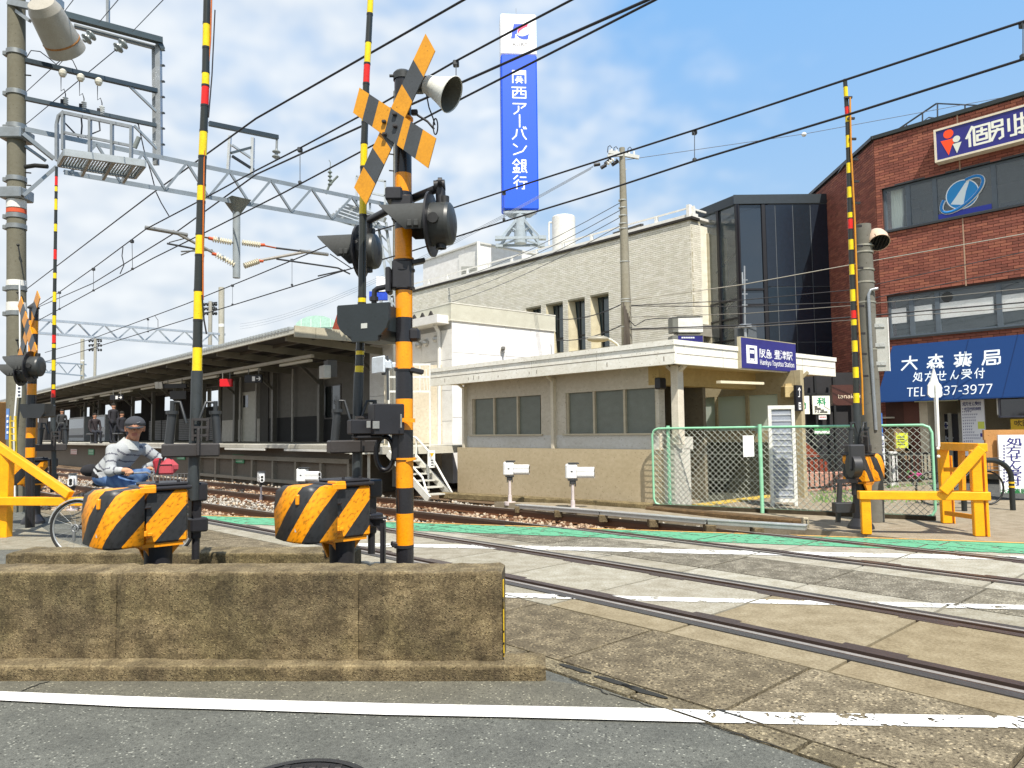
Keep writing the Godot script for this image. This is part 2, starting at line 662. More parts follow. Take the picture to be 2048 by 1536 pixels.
func build_tracks() -> void:
	var deck := Node3D.new()
	deck.name = "crossing_deck"
	add_child(deck)
	tag(deck, "concrete slab surface of the level crossing between the rails", "crossing deck", "", "structure")
	var b := MB.new(L(44, 36, 28))
	var bed := PackedVector2Array()
	for i in 14: bed.append(tp(e_at(3.1) - 0.05 - i * 1.6, 3.1))
	for i in 14: bed.append(tp(e_at(10.16) - 0.05 - (13 - i) * 1.4, 10.16))
	b.slab(bed, -0.035, 0.12)
	part("joint_bed", b, M.ballast, deck)
	var strips := [[3.12, 3.27, 1], [3.29, 4.26, 0], [4.28, 4.575, 2], [4.89, 5.91, 2], [6.205, 6.55, 3], [6.57, 7.48, 4], [7.50, 7.815, 3], [8.10, 9.12, 3], [9.405, 9.75, 3], [9.77, 10.14, 3]]
	var la := g2(1024, 1190)
	var ln2 := (g2(2048, 1214) - la).orthogonal().normalized()
	if ln2.y < 0: ln2 = -ln2
	for s in strips:
		var n0: float = s[0]
		var n1: float = s[1]
		var ue := maxf(e_at(n0), e_at(n1))
		var u := -9.75 + rng.randf_range(-0.08, 0.08) + (0.06 if s[2] == 0 else 0.0)
		while u < ue:
			var ln := 1.17
			if s[2] == 1: ln = 0.95
			var p := strip_poly(u + 0.013, u + ln - 0.013, n0, n1)
			var lim := PackedVector2Array([E0 - ED * 30, E0 + ED * 30, E0 + ED * 30 - EN * 60, E0 - ED * 30 - EN * 60])
			for q in Geometry2D.intersect_polygons(p, lim):
				if q.size() < 3: continue
				var t := rng.randf()
				var col: Color
				var m: Material = M.slab
				match s[2]:
					0: col = L(176, 167, 148).lerp(L(152, 142, 121), t); m = M.aggregate
					1: col = L(166, 158, 136).lerp(L(150, 142, 120), t); m = M.aggregate
					2: col = L(158, 150, 130).lerp(L(144, 132, 106), t)
					3: col = L(164, 162, 152).lerp(L(146, 143, 132), t)
					4: col = L(196, 195, 187).lerp(L(180, 178, 168), t); m = M.aggregate
				var mid := Vector2.ZERO
				for v in q: mid += v / q.size()
				if (mid - la).dot(ln2) > 0.1 and s[2] != 0: col = L(178, 177, 170).lerp(L(160, 157, 147), t)
				b = MB.new(col)
				b.slab(q, -rng.randf() * 0.003, 0.12)
				part("slab", b, m, deck)
				surfaces.append(q)
			u += ln
	# steel edging along the flangeways, with its joint plates
	for e in [[4.80, 4.88], [4.58, 4.664], [5.92, 6.0], [6.136, 6.20], [8.01, 8.09], [7.82, 7.88], [9.13, 9.21], [9.335, 9.40]]:
		b = MB.new(L(74, 62, 57))
		var wide: bool = e[0] in [4.80, 5.92, 8.01, 9.13]
		if not wide: b.c = L(72, 69, 67)
		var ue := minf(e_at(e[0]), e_at(e[1])) - 0.05
		b.slab(strip_poly(-9, ue, e[0], e[1]), 0.004, 0.1)
		if wide:
			var k := -9.75
			while k < ue - 0.4:
				var inn: float = e[1] if (e[0] in [4.80, 8.01]) else e[0]
				var o: float = 0.05 if inn == e[1] else -0.05
				if k > -8.5:
					b.slab(strip_poly(k - 0.2, k + 0.2, minf(inn, inn + o), maxf(inn, inn + o)), 0.003, 0.02)
				k += 1.17
		part("steel_edge", b, M.paint, deck)
	# paint
	paint("white_line", [[-30, 1383], [0, 1384], [256, 1394], [512, 1401], [768, 1408], [1024, 1413], [1306, 1418], [1536, 1426], [2048, 1434], [2200, 1438]], [[-30, 1401], [0, 1402], [256, 1415], [512, 1422], [768, 1431], [1024, 1436], [1400, 1446], [1536, 1449], [2048, 1458], [2200, 1463]], L(244, 244, 240), "white edge line painted across the near road")
	paint("white_line", [[880, 1181], [1024, 1187], [1536, 1200], [2048, 1211], [2200, 1214]], [[880, 1190], [1024, 1196], [1536, 1208], [2048, 1220], [2200, 1224]], L(240, 240, 236), "white line across the middle of the crossing")
	paint("white_line", [[717, 1087], [1049, 1092], [1399, 1100], [2048, 1113], [2200, 1116]], [[717, 1093], [1049, 1099], [1399, 1108], [2048, 1121], [2200, 1125]], L(240, 240, 236), "white line across the far half of the crossing")
	paint_world("green_strip", PackedVector2Array([E0 + ED * 10.0 - EN * 0.14, E0 - ED * 12 - EN * 0.14, E0 - ED * 12 - EN * 0.95, E0 + ED * 10.0 - EN * 0.95]), L(98, 172, 134), "mint green footway strip painted along the far edge")
	paint_world("yellow_line", PackedVector2Array([E0 + ED * 10.0 - EN * 0.03, E0 - ED * 12 - EN * 0.03, E0 - ED * 12 - EN * 0.10, E0 + ED * 10.0 - EN * 0.10]), L(226, 178, 98), "faded yellow line beside the green strip")
	# rails and sleepers
	var smesh := MB.new(L(132, 108, 84))
	smesh.bx(Vector3(0, -0.075, 0), Vector3(2.1, 0.15, 0.2), 0.012)
	var sm := smesh.st.commit()
	sm.surface_set_material(0, M.rust)
	var which := ["nearer railway track curving away past the platform", "farther railway track running along the platform edge"]
	var rails := [[4.70, 6.10], [7.92, 9.30]]
	for k in 2:
		var tr := thing("railway_track", which[k], "railway track", Vector3.ZERO, "the two tracks of the line")
		tag(tr, which[k], "railway track", "the two tracks of the line", "structure")
		for rn in rails[k]:
			b = MB.new(L(96, 66, 46))
			var us := []
			var u := -9.0
			while u < 95:
				us.append(u)
				u += 0.8 if u < 20 else 3.0
			var prof := [[-0.033, -0.034, 0.033, -0.034], [0.033, 0.003, 0.033, -0.034], [-0.033, -0.034, -0.033, 0.003]]
			for i in us.size() - 1:
				var a: float = us[i]
				var d: float = us[i + 1]
				rail_bit(b, a, d, rn, 0.034, 0.003, -0.036, L(80, 62, 50))
				rail_bit(b, a, d, rn, 0.009, -0.034, -0.125, L(98, 66, 46))
				rail_bit(b, a, d, rn, 0.062, -0.122, -0.142, L(112, 74, 48))
				b.c = L(150, 146, 142)
				b.quad(t3(a, rn - 0.022, 0.0045), t3(a, rn + 0.022, 0.0045), t3(d, rn + 0.022, 0.0045), t3(d, rn - 0.022, 0.0045), Vector3.UP)
			part("rail", b, M.paint, tr)
		var mid: float = (rails[k][0] + rails[k][1]) / 2
		var u := maxf(e_at(rails[k][0]), e_at(rails[k][1])) + 0.3
		var cnt := 0
		while u < 70:
			var mi := MeshInstance3D.new()
			mi.name = "sleeper"
			mi.mesh = sm
			tr.add_child(mi, true)
			mi.position = t3(u, mid, -0.137)
			var dd := tp(u + 0.1, mid) - tp(u - 0.1, mid)
			mi.rotation.y = atan2(dd.x, dd.y) * -1.0
			u += 0.62
			cnt += 1


func rail_bit(b: MB, u0: float, u1: float, n: float, hw: float, y1: float, y0: float, c: Color) -> void:
	b.c = c
	var a := t3(u0, n - hw, y1); var d := t3(u0, n + hw, y1); var e := t3(u1, n + hw, y1); var f := t3(u1, n - hw, y1)
	var dn := Vector3(0, y0 - y1, 0)
	var side := Vector3(ND.x, 0, -ND.y)
	b.quad(a, d, e, f, Vector3.UP)
	b.quad(a, a + dn, f + dn, f, -side)
	b.quad(d, d + dn, e + dn, e, side)


func paint(called: String, up: Array, lo: Array, col: Color, label: String) -> void:
	var p := PackedVector2Array()
	for q in up: p.append(g2(q[0], q[1]))
	lo = lo.duplicate()
	lo.reverse()
	for q in lo: p.append(g2(q[0], q[1]))
	paint_world(called, p, col, label)


func paint_world(called: String, p: PackedVector2Array, col: Color, label: String) -> void:
	var b := MB.new(col)
	var wb := MB.new(col)
	for i in surfaces.size():
		for q in Geometry2D.intersect_polygons(p, surfaces[i]):
			if q.size() >= 3:
				(b if i < 2 else wb).slab(q, 0.0045, 0.0)
	if b.n == 0: b = wb
	var o := ground_piece(called, b, M.matte if b != wb else M.worn, label)
	if b != wb and wb.n: part("worn_length", wb, M.worn, o)


# ---------------------------------------------------------------- concrete barriers in front
# cast concrete: a rounded profile drawn along its length, uneven and streaked
func rough(b: MB, p: Vector2, dr: Vector2, ln: float, th: float, y0: float, y1: float, base: Color) -> void:
	var nz := FastNoiseLite.new()
	nz.seed = 9
	nz.frequency = 1.0
	nz.fractal_octaves = 4
	var up := Vector2(-dr.y, dr.x)
	var prof := []
	var r := 0.022
	var ny := maxi(3, int((y1 - y0) / 0.03))
	for i in ny: prof.append([Vector2(0, lerpf(y0, y1 - r, float(i) / ny)), Vector2(-1, 0)])
	for i in 5:
		var a := PI / 2 * i / 4
		prof.append([Vector2(r - r * cos(a), y1 - r + r * sin(a)), Vector2(-cos(a), sin(a))])
	for i in 6: prof.append([Vector2(lerpf(r, th - r, (i + 1) / 6.0), y1), Vector2(0, 1)])
	for i in 4:
		var a := PI / 2 * (i + 1) / 4
		prof.append([Vector2(th - r + r * sin(a), y1 - r + r * cos(a)), Vector2(sin(a), cos(a))])
	prof.append([Vector2(th, y0), Vector2(1, 0)])
	var nx := int(ln / 0.03)
	var P := []
	var C := []
	for i in nx + 1:
		var x := ln * i / nx
		var row := []
		var rc := []
		var e := 0.014 * pow(1.0 - minf(minf(x, ln - x) / 0.014, 1.0), 2.0)
		for q in prof:
			var v: Vector2 = q[0]
			var nn: Vector2 = q[1]
			var gx := p.x + x * dr.x
			var k := nz.get_noise_3d(gx * 3.0, v.y * 3.0 + v.x * 3.0, 0.0) * 0.010 + nz.get_noise_3d(gx * 17.0, v.y * 17.0, v.x * 17.0) * 0.007
			var chip := nz.get_noise_3d(gx * 7.0, 4.0, 0.0) - 0.22
			if chip > 0 and absf(nn.x) > 0.05 and nn.y > 0.05: k -= chip * 0.07
			v += nn * (k - e)
			var w := p + dr * x + up * v.x
			row.append(Vector3(w.x, v.y, -w.y))
			var s := nz.get_noise_2d(gx * 5.0, v.y * 0.5 + 20.0) * 0.42 + nz.get_noise_2d(gx * 1.3, v.y * 2.0) * 0.34
			var moss := clampf(nz.get_noise_2d(gx * 0.9 + 40.0, v.y * 1.4) * 2.0 - 0.1, 0, 0.5)
			var c := base.lerp(Color(base.r * 0.82, base.g * 0.86, base.b * 0.72), moss) * (1.0 + s)
			if nn.y > 0.6: c = base.lerp(L(176, 168, 146), 0.5) * (1.0 + s * 0.7)  # upward faces painted lighter, sunlight on the top put into the colour
			rc.append(Color(c.r, c.g, c.b))
		P.append(row)
		C.append(rc)
	for i in nx:
		for j in prof.size() - 1:
			var t := [[i, j], [i + 1, j], [i + 1, j + 1], [i, j + 1]]
			var nn := (P[i + 1][j] - P[i][j] as Vector3).cross(P[i][j + 1] - P[i][j]).normalized()
			var o: Vector2 = prof[j][1]
			if nn.dot(Vector3(up.x * o.x, o.y, -up.y * o.x)) < 0: nn = -nn
			for q in [[0, 1, 2], [0, 2, 3]]:
				b.c = C[t[q[0]][0]][t[q[0]][1]]
				b.tri(P[t[q[0]][0]][t[q[0]][1]], P[t[q[1]][0]][t[q[1]][1]], P[t[q[2]][0]][t[q[2]][1]], nn)
	for i in [0, nx]:
		for j in range(1, prof.size() - 1):
			b.tri(P[i][0], P[i][j], P[i][j + 1], Vector3(dr.x, 0, -dr.y) * (1.0 if i else -1.0))


func build_barriers() -> void:
	var b := MB.new()
	var base := L(142, 132, 110)
	var k0 := g2(-60, 1362)
	var k1 := g2(1092, 1362)
	var dr := (k1 - k0).normalized()
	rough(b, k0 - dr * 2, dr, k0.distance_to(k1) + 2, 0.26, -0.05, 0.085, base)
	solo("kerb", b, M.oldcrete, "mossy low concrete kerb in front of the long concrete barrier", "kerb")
	var w0 := g2(-60, 1316, 0.085)
	var w1 := g2(1006, 1322, 0.085)
	dr = (w1 - w0).normalized()
	var up := Vector2(-dr.y, dr.x)
	var A := w0 - dr * 2
	var o := thing("concrete_barrier", "long weathered concrete barrier wall along the near road edge", "concrete barrier", Vector3(w1.x, 0, -w1.y))
	var L1 := A.distance_to(w1)
	var cuts := [0.0, L1 - 2.35, L1 - 0.86, L1]
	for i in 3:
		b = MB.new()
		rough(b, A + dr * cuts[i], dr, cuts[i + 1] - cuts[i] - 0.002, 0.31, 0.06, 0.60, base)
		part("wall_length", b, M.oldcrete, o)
	b = MB.new(L(206, 170, 24))
	var e := w1 + dr * 0.003
	b.slab(PackedVector2Array([e + up * 0.0, e + up * 0.04, e + up * 0.04 + dr * 0.006, e + dr * 0.006]), 0.55, 0.44)
	part("paint_stripe", b, M.worn, o, "flaking yellow paint on the end of the wall")
	b = MB.new()
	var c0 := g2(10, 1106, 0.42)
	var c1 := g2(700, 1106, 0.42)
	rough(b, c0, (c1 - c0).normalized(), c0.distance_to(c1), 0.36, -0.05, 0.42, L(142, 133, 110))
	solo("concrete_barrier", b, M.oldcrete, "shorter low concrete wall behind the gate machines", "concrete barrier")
	# cracks in the asphalt and tar worked into the joint
	b = MB.new(L(46, 44, 40))
	for q in [[[-20, 1402], [30, 1388], [62, 1374], [96, 1364]], [[1140, 1357], [1219, 1388], [1334, 1422], [1440, 1458], [1560, 1496]]]:
		for i in q.size() - 1:
			var A2 := g(q[i][0], q[i][1])
			var B2 := g(q[i + 1][0], q[i + 1][1])
			var last := A2
			for k in 8:
				var c := A2.lerp(B2, (k + 1) / 8.0) + Vector3(rng.randf_range(-0.012, 0.012), 0, rng.randf_range(-0.012, 0.012))
				b.bar(last + Vector3(0, 0.0025, 0), c + Vector3(0, 0.0025, 0), rng.randf_range(0.004, 0.010), 0.002)
				last = c
	for q in [[1150, 1338, 0.13], [1228, 1364, 0.15], [1288, 1383, 0.16], [1456, 1427, 0.07]]:
		var c := g2(q[0], q[1])
		var p := PackedVector2Array()
		for k in 12:
			var a := TAU * k / 12
			p.append(c + TD * -1 * cos(a) * q[2] + ND * sin(a) * 0.028 * rng.randf_range(0.6, 1.3))
		b.slab(p, 0.0035, 0.0)
	ground_piece("road_crack", b, M.matte, "dark cracks and tar patches along the edge of the asphalt")
	# manhole
	b = MB.new(L(84, 86, 88))
	var q := g(596, 1586)
	var mo := thing("manhole_cover", "dark iron manhole cover at the bottom edge of the road", "manhole cover", q)
	b.lathe(Transform3D(Basis(), q), [Vector2(0.30, -0.002), Vector2(0.30, 0.006), Vector2(0.27, 0.006)], 40)
	part("rim", b, M.metal, mo)
	b = MB.new(L(70, 70, 72))
	b.lathe(Transform3D(Basis(), q), [Vector2(0.265, 0.003), Vector2(0.0, 0.003)], 40)
	for i in 9:
		for j in 9:
			var d := Vector3((i - 4) * 0.055, 0.005, (j - 4) * 0.055)
			if Vector2(d.x, d.z).length() < 0.25:
				b.bx(q + d, Vector3(0.03, 0.006, 0.03), 0.002)
	part("lid", b, M.metal, mo)


# ---------------------------------------------------------------- crossing gates
var YEL := Color(0.93, 0.34, 0.004)
var BLK := Color(0.022, 0.023, 0.025)
var LEM := Color(0.87, 0.66, 0.01)
var RED := Color(0.75, 0.02, 0.015)


# the drive of a gate: x runs to the arm side, z to the road
func gate_drive(label: String, at: Transform3D) -> Node3D:
	var o := thing("crossing_gate", label, "crossing gate", Vector3.ZERO, "gates of the crossing")
	var b := MB.new(Color.WHITE)
	b.uvd = Vector3(0.72, -0.60, 0.62) / 0.29
	b.uvo = 0.10
	b.bx(Vector3(0.0, 0.84, 0.0), Vector3(0.37, 0.46, 0.40), 0.02)
	part("case", b, M.stripe, o)
	b = MB.new(BLK)
	b.bx(Vector3(0, 1.085, 0), Vector3(0.42, 0.035, 0.45), 0.012)
	b.bx(Vector3(0.02, 1.115, 0), Vector3(0.34, 0.03, 0.36), 0.012)
	for x in [-0.06, 0.12]:
		b.cyl(Vector3(x, 1.12, 0.12), Vector3(x, 1.15, 0.12), 0.014, 8)
	part("lid", b, M.paint, o)
	b = MB.new(YEL)
	b.bx(Vector3(-0.15, 1.095, 0.16), Vector3(0.10, 0.05, 0.16), 0.008)
	b.bx(Vector3(-0.17, 1.075, 0.24), Vector3(0.13, 0.05, 0.03), 0.006)
	part("latch", b, M.paint, o)
	b = MB.new(Color.WHITE)
	b.uvd = Vector3(0.72, -0.60, 0.62) / 0.29
	b.uvo = 0.10
	# a pressed cover, widest in the middle of its height
	var x0 := -0.56
	var x1 := -0.205
	var rows := [[0.60, 0.05], [0.625, 0.0], [0.88, -0.012], [1.045, 0.0], [1.085, 0.05]]
	var plan := func(t: float) -> Array:
		return [Vector2(x1, 0.27 - t), Vector2(x0 + 0.13, 0.30 - t), Vector2(x0 + 0.07 + t * 0.4, 0.26 - t), Vector2(x0 + t, 0.06), Vector2(x0 + t, -0.18 + t), Vector2(x0 + 0.06 + t * 0.4, -0.24 + t), Vector2(x1, -0.24 + t)]
	var tilt := [-0.8, -0.2, 0.0, 0.2, 0.9]
	for i in rows.size() - 1:
		var p: Array = plan.call(rows[i][1])
		var q: Array = plan.call(rows[i + 1][1])
		var vn := []
		for k in 7:
			var e: Vector2 = (p[(k + 1) % 7] - p[k]).normalized() + (p[k] - p[(k + 6) % 7]).normalized()
			vn.append(Vector2(e.y, -e.x).normalized() * (1.0 if Vector2(e.y, -e.x).dot(p[k] - Vector2(-0.38, 0.03)) > 0 else -1.0))
		for k in 7:
			var l := (k + 1) % 7
			var A := [Vector3(p[k].x, rows[i][0], p[k].y), Vector3(p[l].x, rows[i][0], p[l].y), Vector3(q[l].x, rows[i + 1][0], q[l].y), Vector3(q[k].x, rows[i + 1][0], q[k].y)]
			var N := []
			for z in 4: N.append(Vector3(vn[[k, l, l, k][z]].x, tilt[i + (1 if z > 1 else 0)], vn[[k, l, l, k][z]].y).normalized())
			b.tri(A[0], A[1], A[2], N[0], N[1], N[2])
			b.tri(A[0], A[2], A[3], N[0], N[2], N[3])
	for r in [0, 4]:
		var p: Array = plan.call(rows[r][1])
		for k in range(1, p.size() - 1):
			b.tri(Vector3(p[0].x, rows[r][0], p[0].y), Vector3(p[k].x, rows[r][0], p[k].y), Vector3(p[k + 1].x, rows[r][0], p[k + 1].y), Vector3.DOWN if r == 0 else Vector3.UP)
	var cov := part("cover", b, M.stripe, o)
	b = MB.new(L(176, 178, 172))
	b.box(Transform3D(Basis(Vector3.UP, -1.15), Vector3(-0.525, 0.74, 0.16)), Vector3(0.05, 0.07, 0.006))
	part("maker_plate", b, M.print, cov)
	b = MB.new(YEL)
	b.box(Transform3D(Basis(Vector3.UP, -1.15), Vector3(-0.53, 0.98, 0.17)), Vector3(0.035, 0.09, 0.03), 0.008)
	b.bx(Vector3(-0.185, 0.70, 0.235), Vector3(0.12, 0.03, 0.04), 0.006)
	b.bx(Vector3(-0.20, 0.71, 0.25), Vector3(0.05, 0.05, 0.04), 0.008)
	part("clasp", b, M.paint, cov)
	b = MB.new(BLK)
	b.bx(Vector3(-0.19, 0.93, 0.22), Vector3(0.11, 0.02, 0.05), 0.006)
	part("hinge", b, M.paint, cov)
	# stand
	b = MB.new(YEL)
	var pr := PackedVector2Array([Vector2(-0.2, 0.61), Vector2(0.16, 0.61), Vector2(0.16, 0.56), Vector2(0.02, 0.40), Vector2(-0.06, 0.40), Vector2(-0.12, 0.54), Vector2(-0.2, 0.57)])
	for z in [0.06, -0.14]:
		b.prism(pr, Transform3D(Basis(), Vector3(0, 0, z)), 0.03)
	b.bx(Vector3(-0.02, 0.595, 0), Vector3(0.34, 0.03, 0.36))
	part("bracket", b, M.paint, o)
	b = MB.new(BLK)
	b.lathe(Transform3D(), [Vector2(0.22, -0.195), Vector2(0.21, -0.15), Vector2(0.13, -0.02), Vector2(0.11, 0.3), Vector2(0.12, 0.58)], 20)
	part("pedestal", b, M.paint, o)
	# arm carrier
	b = MB.new(BLK)
	b.bx(Vector3(0.33, 0.80, -0.05), Vector3(0.09, 0.42, 0.11), 0.012)
	b.bx(Vector3(0.34, 1.02, -0.04), Vector3(0.15, 0.17, 0.17), 0.015)
	b.bx(Vector3(0.34, 0.72, -0.03), Vector3(0.16, 0.13, 0.17), 0.015)
	b.cyl(Vector3(0.34, 0.40, -0.04), Vector3(0.34, 0.66, -0.04), 0.035, 10)
	part("arm_carrier", b, M.paint, o)
	o.transform = Transform3D(at.basis.scaled(Vector3.ONE * 0.82), at.origin + Vector3(0, 0.16, 0))
	return o


func arm(o: Node3D, pts: Array, z: float, bands: Array, r0: float, r1: float, low: Array) -> void:
	# pts: places along the arm from the top down; bands: [height in the photograph, colour]
	var b := MB.new(LEM)
	var at := func(y: float) -> Vector3:
		for i in pts.size() - 1:
			if y <= pts[i + 1][1] or i == pts.size() - 2:
				var t: float = (y - pts[i][1]) / (pts[i + 1][1] - pts[i][1])
				return pz(lerpf(pts[i][0], pts[i + 1][0], t), y, z)
		return Vector3.ZERO
	var y0: float = bands[0][0]
	var y1: float = bands[-1][0]
	for i in bands.size() - 1:
		var a: float = bands[i][0]
		var c: float = bands[i + 1][0]
		b.c = {"Y": LEM, "K": Color(0.03, 0.034, 0.03), "R": RED}[bands[i][1]]
		var k := 2
		for j in k:
			var ya := lerpf(a, c, float(j) / k)
			var yb := lerpf(a, c, float(j + 1) / k)
			var ra := lerpf(r1, r0, (ya - y0) / (y1 - y0))
			b.tube([at.call(ya), at.call(yb)], [ra, lerpf(r1, r0, (yb - y0) / (y1 - y0))], 14, false)
		b.c = Color(0.03, 0.03, 0.03)
		var pa: Vector3 = at.call(a)
		var rr := lerpf(r1, r0, (a - y0) / (y1 - y0)) + 0.002
		b.cyl(pa - Vector3(0, 0.008, 0), pa + Vector3(0, 0.008, 0), rr, 14)
	part("gate_arm", b, M.gloss, o)
	b = MB.new(L(58, 62, 64))
	var q := []
	for lp in low: q.append(pz(lp[0], lp[1], z))
	b.tube(q, r0 * 1.18, 14)
	part("arm_root", b, M.paint, o)


func arm_fittings(o: Node3D, px: float, py: float, z: float, s: float) -> void:
	# springs, yoke and bolts that carry the foot of the arm
	var b := MB.new(L(52, 53, 56))
	var c := pz(px, py, z)
	var X := Vector3(0.9, 0, -0.43)
	for k in [-1.0, 1.0]:
		var f: Vector3 = c + X * 0.15 * k * s
		b.cyl(f + Vector3(k * 0.02, -0.12 * s, 0.03), f + Vector3(-k * 0.0, 0.10 * s, 0.03), 0.033 * s, 12)
		b.cyl(f + Vector3(0, 0.10 * s, 0.03), f + Vector3(0, 0.125 * s, 0.03), 0.045 * s, 12)
		b.cyl(f + Vector3(0, 0.125 * s, 0.03), f + Vector3(0, 0.2 * s, 0.03), 0.018 * s, 8)
		b.tube([f + Vector3(0, 0.19 * s, 0.03), f + X * -0.06 * k * s + Vector3(0, 0.19 * s, 0.05), c + X * 0.04 * k * s + Vector3(0, 0.03 * s, 0.06)], 0.012 * s, 6)
	part("spring_pot", b, M.paint, o)
	b = MB.new(L(60, 58, 58))
	b.box(Transform3D(Basis(Vector3.UP, 0.44), c + Vector3(-0.02, -0.17 * s, 0.03)), Vector3(0.40 * s, 0.10 * s, 0.14), 0.01)
	b.box(Transform3D(Basis(Vector3.UP, 0.44), c + Vector3(0.05 * s, -0.11 * s, 0.07)), Vector3(0.02, 0.2 * s, 0.14), 0.004)
	for k in [-1.0, 1.0]:
		b.bar(c + X * (0.07 + 0.05 * k) * s + Vector3(0, -0.1 * s, 0.09), c + X * (0.07 + 0.055 * k) * s + Vector3(0, 0.06 * s, 0.09), 0.018, 0.018)
	for y in [-0.06, 0.0, 0.06]:
		b.bar(c + X * 0.01 * s + Vector3(0, y * s, 0.09), c + X * 0.13 * s + Vector3(0, y * s, 0.09), 0.018, 0.018)
	part("yoke", b, M.paint, o)


func build_gates() -> void:
	var X := Vector3(ND.x, 0, -ND.y)
	var turn := 0.753
	var p := pz(317, 1085, 5.45)
	p.y = 0
	var o := gate_drive("yellow and black striped gate machine on the left, bicycle wheel beside it, tall arm", yaw(turn, p))
	arm(o, [[415, -60], [413, 47], [411, 172], [405, 315], [402, 404], [397, 581], [394, 745]], 5.6, [[-60, "Y"], [-25, "K"], [47, "Y"], [96, "K"], [145, "Y"], [172, "R"], [212, "K"], [262, "Y"], [314, "K"], [370, "Y"], [404, "K"], [469, "Y"], [511, "K"], [581, "Y"], [641, "K"], [693, "Y"], [744, "Y"]], 0.036, 0.026, [[394, 742], [392, 830], [389, 900], [386, 1000]])
	arm_fittings(o, 391, 855, 5.6, 1.0)
	var b := MB.new(L(196, 104, 30))
	b.tube([pz(424, -40, 5.6), pz(421, 80, 5.6), pz(412, 190, 5.6), pz(408, 330, 5.58), pz(406, 480, 5.58), pz(406, 600, 5.58)], 0.006, 6)
	b.c = L(40, 36, 34)
	b.tube([pz(430, 20, 5.6), pz(424, 150, 5.6), pz(417, 235, 5.6)], 0.005, 6)
	b.tube([pz(404, 590, 5.57), pz(408, 640, 5.57), pz(413, 668, 5.57)], 0.006, 6)
	part("arm_cable", b, M.paint, o)
	p = pz(684, 1085, 5.62)
	p.y = 0
	o = gate_drive("yellow and black striped gate machine left of the signal pole, white sensor behind it", yaw(turn, p))
	arm(o, [[742, -60], [741, 0], [737, 80], [733, 150], [728, 300], [726, 420], [724, 600], [720, 705], [718, 747]], 5.9, [[-60, "K"], [-10, "Y"], [29, "K"], [84, "Y"], [128, "R"], [168, "K"], [186, "Y"], [245, "K"], [287, "Y"], [335, "K"], [384, "Y"], [431, "K"], [594, "Y"], [607, "K"], [700, "Y"], [712, "K"], [730, "Y"], [747, "Y"]], 0.034, 0.024, [[718, 745], [716, 800], [714, 950], [712, 1000]])
	arm_fittings(o, 714, 850, 5.9, 1.0)
	# gate on the far right, seen from its other side
	p = g(1722, 1056)
	o = gate_drive("striped gate machine with black arm carrier behind the yellow fence, raised arm far right", yaw(turn + PI, p))
	arm(o, [[1690, 160], [1695, 240], [1700, 430], [1706, 600], [1712, 757], [1713, 808]], 10.6, [[160, "K"], [173, "Y"], [195, "K"], [213, "R"], [230, "Y"], [246, "K"], [270, "Y"], [297, "K"], [325, "Y"], [348, "K"], [373, "Y"], [397, "K"], [424, "Y"], [437, "R"], [459, "K"], [478, "Y"], [501, "K"], [528, "Y"], [551, "K"], [578, "Y"], [604, "K"], [620, "R"], [638, "Y"], [652, "K"], [680, "Y"], [705, "K"], [733, "Y"], [757, "K"], [785, "Y"], [808, "Y"]], 0.042, 0.03, [[1713, 806], [1715, 860], [1716, 940]])
	b = MB.new(L(206, 140, 30))
	b.tube([pz(1700, 195, 10.55), pz(1702, 300, 10.55), pz(1709, 430, 10.55), pz(1715, 600, 10.55), pz(1724, 757, 10.55), pz(1726, 830, 10.55)], 0.014, 8)
	b.c = L(40, 38, 36)
	for q in [[1690, 195], [1695, 237], [1698, 278], [1702, 319], [1704, 363], [1706, 406], [1709, 452], [1711, 492], [1712, 536], [1714, 612], [1716, 667], [1719, 708], [1722, 752]]:
		b.bar(pz(q[0], q[1], 10.56), pz(q[0] + 14, q[1], 10.56), 0.03, 0.03)
	part("arm_stiffener", b, M.paint, o)
	arm_fittings(o, 1716, 872, 10.5, 1.0)
	b = MB.new(L(52, 52, 54))
	b.cyl(pz(1700, 932, 10.3), pz(1716, 932, 10.3), 0.16, 16)
	b.bx(pz(1714, 915, 10.25), Vector3(0.22, 0.36, 0.06), 0.02)
	b.bar(pz(1680, 960, 10.3), pz(1676, 1045, 10.3), 0.06, 0.05)
	b.bar(pz(1672, 962, 10.3), pz(1712, 962, 10.3), 0.06, 0.05)
	b.bx(pz(1687, 1015, 10.25), Vector3(0.27, 0.14, 0.14), 0.01)
	part("counterweight", b, M.paint, o)
	# and the one on the far left
	p = g(66, 1046)
	o = gate_drive("small striped gate machine behind the left yellow fence, thin raised arm", yaw(turn + 0.1, p))
	arm(o, [[113, 335], [112, 400], [109, 600], [106, 832]], 12.2, [[335, "K"], [352, "R"], [372, "Y"], [384, "K"], [397, "Y"], [421, "K"], [447, "Y"], [464, "K"], [498, "R"], [520, "K"], [545, "Y"], [558, "K"], [583, "Y"], [605, "K"], [630, "Y"], [651, "K"], [669, "R"], [687, "Y"], [697, "K"], [719, "Y"], [742, "K"], [768, "Y"], [779, "R"], [796, "K"], [812, "Y"], [832, "Y"]], 0.033, 0.022, [[106, 830], [107, 880], [108, 960]])
	arm_fittings(o, 108, 872, 12.2, 1.1)


